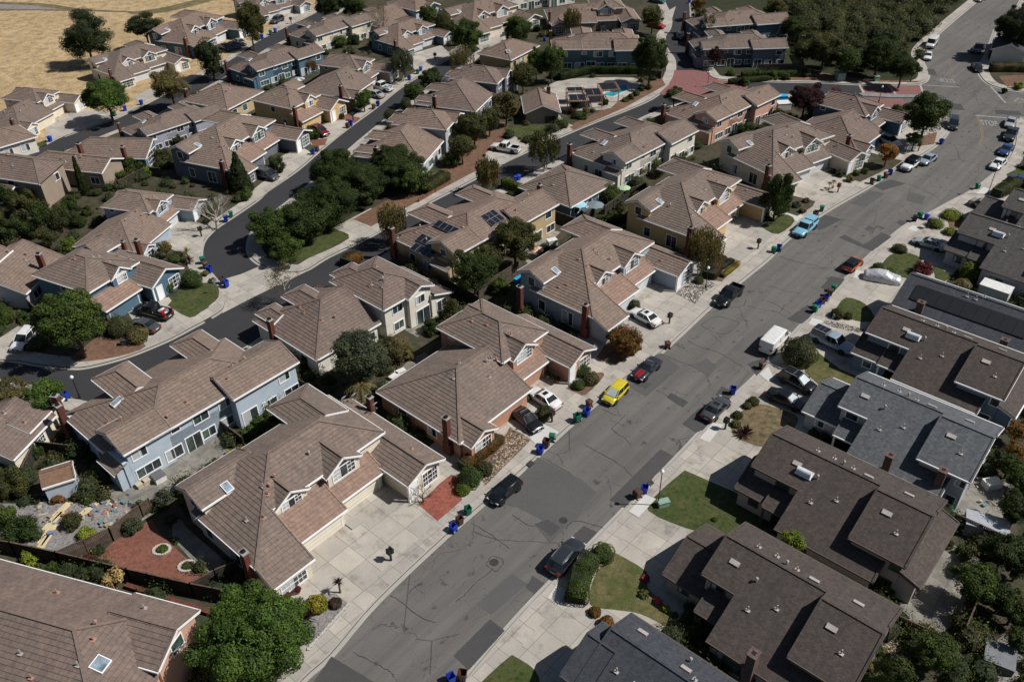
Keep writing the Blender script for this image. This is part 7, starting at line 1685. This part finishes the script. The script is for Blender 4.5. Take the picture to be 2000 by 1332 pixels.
fence('grey board fence of the blue grey duplex back yard', [(935, 582), (1000, 540), (1012, 532)], 1.7); fence('dark board fence beside the solar panel house', [(778, 512), (860, 560), (935, 600)], 1.6, FWD); fence('brown board fence behind the clutter patio and white roofed shed', [(1858, 1028), (1955, 1072), (1948, 1098)], 1.7)
fence('long board fence between back yards on the east side', [(1912, 1165), (1877, 1245)], 1.6); fence('reddish board fence below the lowest brown house patio', [(1733, 1216), (1803, 1248)], 1.4, FWR); fence('board fence by the white slatted patio cover', [(235, 372), (288, 344), (315, 346)], 1.6, FWD); fence('grey board fence above the folded white parasol', [(82, 466), (120, 448)], 1.6)
fence('grey board fence in front of the dark blue house wing', [(1630, 294), (1664, 302)], 1.6, FWD); fence('brown board fence right of the low blue bungalow', [(1553, 108), (1568, 140), (1480, 141)], 1.6, FW); fence('dark board fence below the pool hedge', [(1245, 150), (1290, 155), (1300, 140)], 1.6, FWD)
fence('board fence between the dark teal house and the big duplex', [(1075, 428), (1130, 448), (1160, 425)], 1.6, FWD); fence('board fence behind the steel blue house and the left edge house', [(25, 585), (55, 600), (80, 625)], 1.6, FWD); fence('dark fence below the dark teal house patio garden', [(1180, 420), (1230, 385), (1260, 375)], 1.5, FWD)
fence('low wooden rail along the mulch bank of the curving street', [(818, 395), (850, 376), (878, 361)], .55, FWR, 'low_rail'); fence('fence by the pale stucco yard at the right edge', [(1955, 1195), (1990, 1205)], 1.5, FW); fence('dark fence between the rose house and the pale blue house', [(500, 700), (560, 745), (620, 782)], 1.6, FWD)
# parasols
def parasol(label, x, y, r, h, cols, closed=False):
    p = P(x, y, G0); root = empty('patio_parasol', p, 0, label, 'parasol'); a = MB(); a.tube((0, 0, 0), (0, 0, h + .15), .025); a.build('pole', METAL, root); b = MB(); n = 8
    if closed: b.tube((0, 0, h - 1.5), (0, 0, h), .28, .04, 10)
    else:
        for k in range(n):
            t0, t1 = 2 * PI * k / n, 2 * PI * (k + 1) / n; A = Vector((0, 0, h)); B_ = Vector((r * math.cos(t0), r * math.sin(t0), h - r * .28)); C = Vector((r * math.cos(t1), r * math.sin(t1), h - r * .28)); M_ = (B_ + C) / 2 + Vector((0, 0, .05))
            b.face([A, B_, M_], None, k % len(cols)); b.face([A, M_, C], None, k % len(cols))
    b.build('canopy', cols, root)
CL = lambda n, c: plain('canvas_' + n, c, .8, var=.05)
parasol('open light blue parasol at the dark teal house', 1131, 424, 1.15, 2.4, [CL('sky', (.25, .50, .60))]); parasol('open grey parasol at the dark teal house', 1162, 424, 1.35, 2.4, [CL('grey', (.17, .21, .24))]); parasol('open pale green parasol behind the vines', 1218, 390, 1.0, 2.3, [CL('mint', (.35, .50, .30))])
parasol('folded white and grey striped parasol under the bright blue house', 586, 178, 1.4, 2.8, [CL('stripe_a', (.55, .55, .52)), CL('stripe_b', (.15, .15, .17))]); parasol('brown parasol in front of the teal house', 1216, 136, 1.3, 2.4, [CL('brown', (.20, .10, .07))]); parasol('folded white parasol on the lawn behind the blue grey house', 99, 478, 1, 2.4, [CL('white', (.6, .58, .52))], True)
parasol('orange and white parasol leaning by the dark tree trunks', 1050, 502, .9, 1.4, [CL('orange', (.5, .16, .06)), CL('white', (.6, .58, .52))]); parasol('folded orange parasol on the white house patio', 874, 600, 1, 2.2, [CL('orange', (.5, .16, .06))], True)
# white slatted patio cover
p0 = P(170, 362, 0); root = empty('patio_cover', (p0.x, p0.y, G0), R(44), 'white slatted patio cover beside the tan house', 'patio cover'); mb = MB()
for k in range(16): mb.box((k * .38, -.1, 2.45), (k * .38 + .24, 4.8, 2.52))
mb.build('slats', TRIM, root); mb = MB(); mb.box((-.1, -.1, 2.3), (6.1, .05, 2.45)); mb.box((-.1, 4.6, 2.3), (6.1, 4.75, 2.45)); mb.build('beam', TRIM, root)
for x in (0, 3, 5.9): mb = MB(); mb.box((x - .06, -.06, 0), (x + .06, .06, 2.4)); mb.build('post', TRIM, root)
# pergolas with black heater mats beside the pool
PG_W = plain('pergola_wood', (.36, .22, .17), .8, var=.2)
def pergola(label, c, w_, d_, rz):
    p = P(c[0], c[1], 2.6); root = empty('pergola', (p.x, p.y, G0), rz, label, 'pergola', 'pergolas carrying black pool heater mats')
    n = int(w_ / .32)
    mb = MB()
    for k in range(n + 1): mb.box((-w_ / 2 + k * w_ / n - .05, -d_ / 2, 2.5), (-w_ / 2 + k * w_ / n + .05, d_ / 2, 2.62))
    mb.build('slats', PG_W, root); mb = MB()
    for y in (-d_ * .42, d_ * .42): mb.box((-w_ / 2, y - .06, 2.34), (w_ / 2, y + .06, 2.5))
    mb.build('beam', PG_W, root)
    for x in (-w_ * .45, w_ * .45):
        for y in (-d_ * .42, d_ * .42): mb = MB(); mb.box((x - .08, y - .08, 0), (x + .08, y + .08, 2.4)); mb.build('post', PG_W, root)
    for s in (-1, 1): mb = MB(); mb.box((min(s * .04, s * w_ * .40), -d_ * .38, 2.62), (max(s * .04, s * w_ * .40), d_ * .38, 2.68)); mb.build('heater_mat', POOLH, root)
pergola('pergola upper left of the group by the pool', (1123, 176), 3.6, 2.6, R(2)); pergola('pergola lowest of the group by the pool', (1128, 192), 3.8, 4.0, R(2)); pergola('pergola in the middle of the group by the pool', (1158, 181), 3.6, 4.4, R(4)); pergola('pergola nearest the pool water', (1188, 170), 3.8, 4.6, R(6))
# assorted garden and street things
def boxthing(name, label, cat, x, y, s, m, rz=.8, z=G0, extra=None, group=None):
    p = P(x, y, z); root = empty(name, p, rz, label, cat, group); mb = MB(); a, b, h = s; mb.box((-a / 2, -b / 2, 0), (a / 2, b / 2, h)); mb.build('body', m, root); k = MB(); k.box((-a / 2 - .04, -b / 2 - .04, h), (a / 2 + .04, b / 2 + .04, h + .07)); k.build('lid', extra or m, root); return root
CABM = plain('cabinet_green', (.22, .33, .27), .6); WHM = plain('white_plastic', (.62, .62, .6), .5); TEALP = plain('teal_plastic', (.02, .20, .15), .5)
boxthing('utility_cabinet', 'pale green cabinet at the foot of the tall lamp post', 'utility cabinet', 1295, 987, (1.1, .6, .6), CABM, .3); boxthing('utility_cabinet', 'square green cabinet before the woods, left one', 'utility cabinet', 1640, 157, (1.6, 1.3, 1.5), CABM, .1); boxthing('utility_cabinet', 'small green cabinet before the woods, right one', 'utility cabinet', 1711, 159, (1.0, .8, 1.0), CABM, .1)
boxthing('hot_tub', 'round edged grey hot tub on the pale blue house patio', 'hot tub', 312, 937, (1.1, 1.1, .7), WHM, .8, extra=plain('tub_cover', (.12, .12, .13))); boxthing('garden_bench', 'tan bench against the pale blue house, upper', 'bench', 290, 942, (1.1, .55, .4), plain('tan_plastic', (.45, .38, .28)), .85); boxthing('garden_bench', 'tan bench against the pale blue house, lower', 'bench', 275, 950, (.7, .6, .4), plain('tan_plastic', (.45, .38, .28)), .85)
boxthing('white_trailer', 'white flat roofed trailer parked beside the dark roofed house', 'trailer', 1938, 583, (3.6, 2.1, 1.9), WHM, R(-42)); boxthing('storage_shed', 'low shed with a white corrugated roof in the right hand yard', 'shed', 1920, 1040, (3.6, 2.0, 1.4), plain('shed_grey', (.3, .31, .33)), R(-24), extra=plain('white_sheet_roof', (.33, .35, .38), .6))
boxthing('sun_lounger', 'white lounge chair on the garden path, upper', 'sun lounger', 782, 729, (1.2, .6, .35), WHM, .6); boxthing('sun_lounger', 'white lounge chair on the garden path, lower', 'sun lounger', 770, 738, (1.2, .6, .35), WHM, .9); boxthing('garden_table', 'white covered table on the yellow solar house patio', 'table', 1078, 478, (1.4, .9, .8), WHM, .4)
boxthing('dark_bench', 'dark garden bench on the bark mulch by the curving street', 'bench', 250, 672, (1.5, .5, .7), FWD, .3); boxthing('hot_tub', 'square dark hot tub on the red paved patio at the lower right', 'hot tub', 1948, 1290, (2.2, 2.2, .8), plain('tub_dark', (.09, .09, .10)), R(-30), extra=plain('tub_top', (.16, .17, .18))); boxthing('planter', 'long brick planter strip below the long dark fence', 'planter', 345, 1178, (10.5, .35, .35), BRICK, R(-20))
boxthing('garden_table', 'table with white seats in the cluttered grey house yard', 'table', 1935, 950, (1.6, 1.0, .7), WHM, .2); boxthing('blue_tarp', 'bright blue cover in the pale blue yard behind the duplex', 'cover', 1014, 552, (1.5, .6, .8), plain('bright_blue', (.02, .32, .60)), .8); boxthing('blue_tarp', 'blue cover beside the dark purple tree', 'cover', 1526, 197, (2.0, 1.2, 1.0), plain('bright_blue', (.02, .32, .60)), .1)
boxthing('white_canopy', 'white low canopy in the yard beside the dark purple tree', 'canopy', 1528, 212, (2.6, 2.0, 1.2), WHM, .1); boxthing('storage_box', 'teal storage box in the right hand back yard', 'storage box', 1852, 1007, (.9, .5, .5), TEALP, .8); boxthing('stepping_block', 'pale concrete step at the drive centre of the cream duplex', 'step', 690, 1021, (1.2, 1.2, .06), KERB, R(48))
rr = random.Random(12); JM = [plain('junk_%d' % i, c, .6) for i, c in enumerate(((.5, .5, .47), (.30, .25, .19), (.12, .22, .23), (.30, .11, .08), (.12, .11, .1), (.42, .37, .25), (.16, .2, .3)))]
for i in range(110):
    x, y = (rr.uniform(50, 130), rr.uniform(960, 1050)) if i < 38 else (rr.uniform(160, 262), rr.uniform(950, 1032))
    if i > 94: x, y = rr.uniform(1900, 1975), rr.uniform(935, 990)
    p = P(x, y, G0); s = rr.uniform(.08, .27); mb = MB()
    if i % 3 == 0: mb.tube((0, 0, 0), (0, 0, s * 1.2), s * .5, s * .6, 9); nm = 'bucket'; l = 'bucket among the scattered yard clutter'
    elif i % 3 == 1: mb.box((-s * 2.2, -.09, 0), (s * 2.2, .09, .08)); nm = 'plank'; l = 'plank lying among the scattered yard clutter'
    else: mb.box((-s, -s * .7, 0), (s, s * .7, s)); mb.box((-s * 1.05, -s * .75, s), (s * 1.05, s * .75, s + .04)); nm = 'crate'; l = 'crate among the scattered yard clutter'
    o = mb.build(nm, rr.choice(JM)); o.location = p; o.rotation_euler = (0, 0, rr.uniform(0, 6)); tag(o, l, nm, l + 's')
for i, (x, y) in enumerate(((170, 1000), (120, 1000), (105, 1020), (95, 1045), (85, 1065))):
    p = P(x, y, G0); mb = MB(); mb.box((-1.3, -.2, 0), (1.3, .2, .1)); mb.box((-1.1, .25, 0), (1.2, .5, .08)); o = mb.build('timber_stack', plain('pale_timber', (.55, .45, .28))); o.location = p; o.rotation_euler = (0, 0, 1.1 + .1 * i); tag(o, 'pale timber boards laid in a line through the junk yard', 'timber', 'pale timber boards in the junk yard')
for i, (x, y, l) in enumerate(((1070, 737, 'white pot at the rose house entry'), (1080, 744, 'terracotta pot with a green plant, rose house entry'), (1090, 747, 'big terracotta pot by the rose house entry post'), (557, 1176, 'red pot at the cream duplex bay window, left'), (565, 1170, 'red pot at the cream duplex bay window, middle'), (583, 1158, 'red pot at the cream duplex bay window, right'), (1618, 372, 'small potted palm left on the tan duplex drive'), (1626, 368, 'small potted palm right on the tan duplex drive'))):
    p = P(x, y, G0); root = empty('plant_pot', p, 0, l, 'plant pot'); mb = MB(); mb.lathe([(.14, 0), (.22, .36), (.2, .36), (.18, .3), (0, .3)], 12); mb.build('pot', TERRA if i else WHM, root)
    c = bpy.data.objects.new('plant', crown_proto('bush' if i < 6 else 'palm', 1, .5)); COL.objects.link(c); c.parent = root; c.location = (0, 0, .55 if i < 6 else 1.3); k = .6 if i < 6 else 1.0; c.scale = (k, k, k); c.material_slots[0].link = 'OBJECT'; c.material_slots[0].material = LM[('green', 'bright', 'red', 'rust', 'red', 'red', 'green', 'green')[i]]
    if i >= 6: mb = MB(); mb.tube((0, 0, .3), (0, 0, 1.3), .04); mb.build('stem', BARK, root)
for q, l in ((P(317, 1076), 'oval white stone ring, upper, in the red gravel yard'), (P(367, 1108), 'oval white stone ring, lower, in the red gravel yard')):
    mb = MB(); r3 = random.Random(2)
    for k in range(20):
        a = 2 * PI * k / 20; s = .11; mb.box((.75 * math.cos(a) - s, .6 * math.sin(a) - s, 0), (.75 * math.cos(a) + s, .6 * math.sin(a) + s, .12 + r3.random() * .05))
    o = mb.build('stone_ring', plain('white_stone', (.42, .40, .36), .8)); o.location = (q.x, q.y, G0 + .018); tag(o, l, 'stone edging')
mb = MB(); r3 = random.Random(9); a, b = P(681, 1181, G0), P(603, 1268, G0)
for k in range(34):
    q = a.lerp(b, k / 33) - a; s = .1 + .03 * r3.random(); mb.box((q.x - s, q.y - s, 0), (q.x + s, q.y + s, .14 + .05 * r3.random()))
o = mb.build('stone_edging', plain('white_stone', (.42, .40, .36), .8)); o.location = a; tag(o, 'row of pale edging stones along the spiky plant bed', 'stone edging')
for x, y, l in ((1620, 640, ''), ): pass
p = P(1627, 622, G0); mb = MB(); mb.tube((0, 0, 0), (0, 0, .55), .12, .1, 10); mb.lathe([(.1, 0), (.13, .05), (.08, .14), (0, .17)], 10, (0, 0, .55)); mb.tube((-.17, 0, .4), (.17, 0, .4), .06, n=8); o = mb.build('fire_hydrant', WHM); o.location = p; tag(o, 'white fire hydrant in front of the clipped bush and rocks', 'fire hydrant')
# two people on foot
def person(label, x, y, hd, shirt, legs, h=1.7):
    p = P(x, y, 0); root = empty('person', (p.x, p.y, 0), hd, label, 'person')
    me = bpy.data.meshes.new('body'); J = [(0, 0, .95, .14), (0, 0, 1.12, .13), (0, 0, 1.32, .15), (0, 0, 1.47, .07), (.01, 0, 1.56, .07), (.02, 0, 1.66, .10), (0, .1, .90, .10), (.08, .10, .50, .065), (.02, .11, .08, .045), (.16, .12, .04, .04), (0, -.1, .90, .10), (.02, -.1, .50, .065), (-.14, -.1, .10, .045), (0, -.11, .05, .04), (0, .2, 1.40, .065), (-.06, .26, 1.14, .045), (.06, .27, .92, .035), (0, -.2, 1.40, .065), (.06, -.26, 1.14, .045), (.16, -.24, .95, .035)]
    E = [(0, 1), (1, 2), (2, 3), (3, 4), (4, 5), (0, 6), (6, 7), (7, 8), (8, 9), (0, 10), (10, 11), (11, 12), (12, 13), (2, 14), (14, 15), (15, 16), (2, 17), (17, 18), (18, 19)]
    me.from_pydata([j[:3] for j in J], E, []); o = bpy.data.objects.new('body', me); COL.objects.link(o); md = o.modifiers.new('skin', 'SKIN'); sb = o.modifiers.new('sub', 'SUBSURF'); sb.levels = sb.render_levels = 1
    for i, j in enumerate(J): me.skin_vertices[0].data[i].radius = (j[3], j[3])
    me.skin_vertices[0].data[0].use_root = True
    dg = bpy.context.evaluated_depsgraph_get(); bpy.context.view_layer.update(); nm = bpy.data.meshes.new_from_object(o.evaluated_get(bpy.context.evaluated_depsgraph_get())); COL.objects.unlink(o); bpy.data.objects.remove(o)
    for m in (plain('skin_tone', (.42, .25, .18)), shirt, legs, BLK): nm.materials.append(m)
    for f in nm.polygons:
        z = f.center.z; f.material_index = 0 if z > 1.48 or (abs(f.center.y) > .22 and z < 1.2) else (1 if z > .95 else (2 if z > .12 else 3)); f.use_smooth = True
    b = bpy.data.objects.new('body', nm); COL.objects.link(b); b.parent = root; b.scale = (h / 1.75,) * 3
    hb = MB(); hb.lathe([(.115, 0), (.125, .06), (.09, .14), (0, .165)], 12, (.01, 0, 1.63)); hr = hb.build('hair', plain('dark_hair', (.03, .02, .015)), root, smooth=60)
person('person in a dark top and red shorts walking up the narrow street', 722, 278, R(60), plain('cloth_dark', (.03, .03, .04)), plain('cloth_red', (.35, .04, .04)))
person('person in pale clothes walking on the curving street by the weeping birch', 792, 424, R(-120), plain('cloth_pale', (.5, .5, .5)), plain('cloth_grey', (.2, .2, .22)))

# undergrowth: low weeds, ivy and scrub in the bare gaps of the yards, too many to count
bpy.context.view_layer.update(); dg_ = bpy.context.evaluated_depsgraph_get(); rr = random.Random(77); UG = {'dark': MB(), 'olive': MB(), 'green': MB(), 'brown': MB()}
from mathutils import noise as mnoise
cnt = 0
for _ in range(9000):
    x, y = rr.uniform(-30, 2030), rr.uniform(60, 1340) ** 1.0
    if 1400 < x < 2000 and y < 170: continue
    p = P(x, y, G0)
    if mnoise.noise(p * .16) < -.3: continue
    hit, loc, nr, ix, ob, mt = scene.ray_cast(dg_, Vector((p.x, p.y, 40)), Vector((0, 0, -1)))
    if not hit or not ob.name.startswith('land_block'): continue
    ok = True
    for dx, dy in ((.5, .3), (-.5, -.3)):
        h2 = scene.ray_cast(dg_, Vector((p.x + dx, p.y + dy, 40)), Vector((0, 0, -1)))
        if not h2[0] or h2[4].name.split('.')[0] in ('main_road', 'side_road', 'pavement', 'kerb', 'gutter'): ok = False; break
    if not ok: continue
    k = rr.choice(('dark', 'dark', 'olive', 'olive', 'green', 'brown')); r = rr.choice((.3, .4, .5, .7, .9, 1.2, 1.5)) * rr.uniform(.8, 1.2); cnt += 1
    leafset(UG[k], (p.x, p.y, G0 + r * .5), r, r * rr.uniform(.5, 1.0), int(70 + 150 * r * r), .10, rr, .4)
    if r > .45: blob(UG[k], (p.x, p.y, G0 + r * .35), r * .7, r * .5, rr, 4)
    if cnt > 1700: break

for k, m in UG.items():
    o = m.build('undergrowth', [LM[k], CORE]); tag(o, {'dark': 'dark green', 'olive': 'olive', 'green': 'fresh green', 'brown': 'dry brownish'}[k] + ' low weeds and scrub scattered over the bare yard soil', 'undergrowth', kind='stuff')
for o in bpy.data.objects:
    if 'label' in o.keys() and len(str(o['label']).split()) > 16: print('LONG', o['label'])
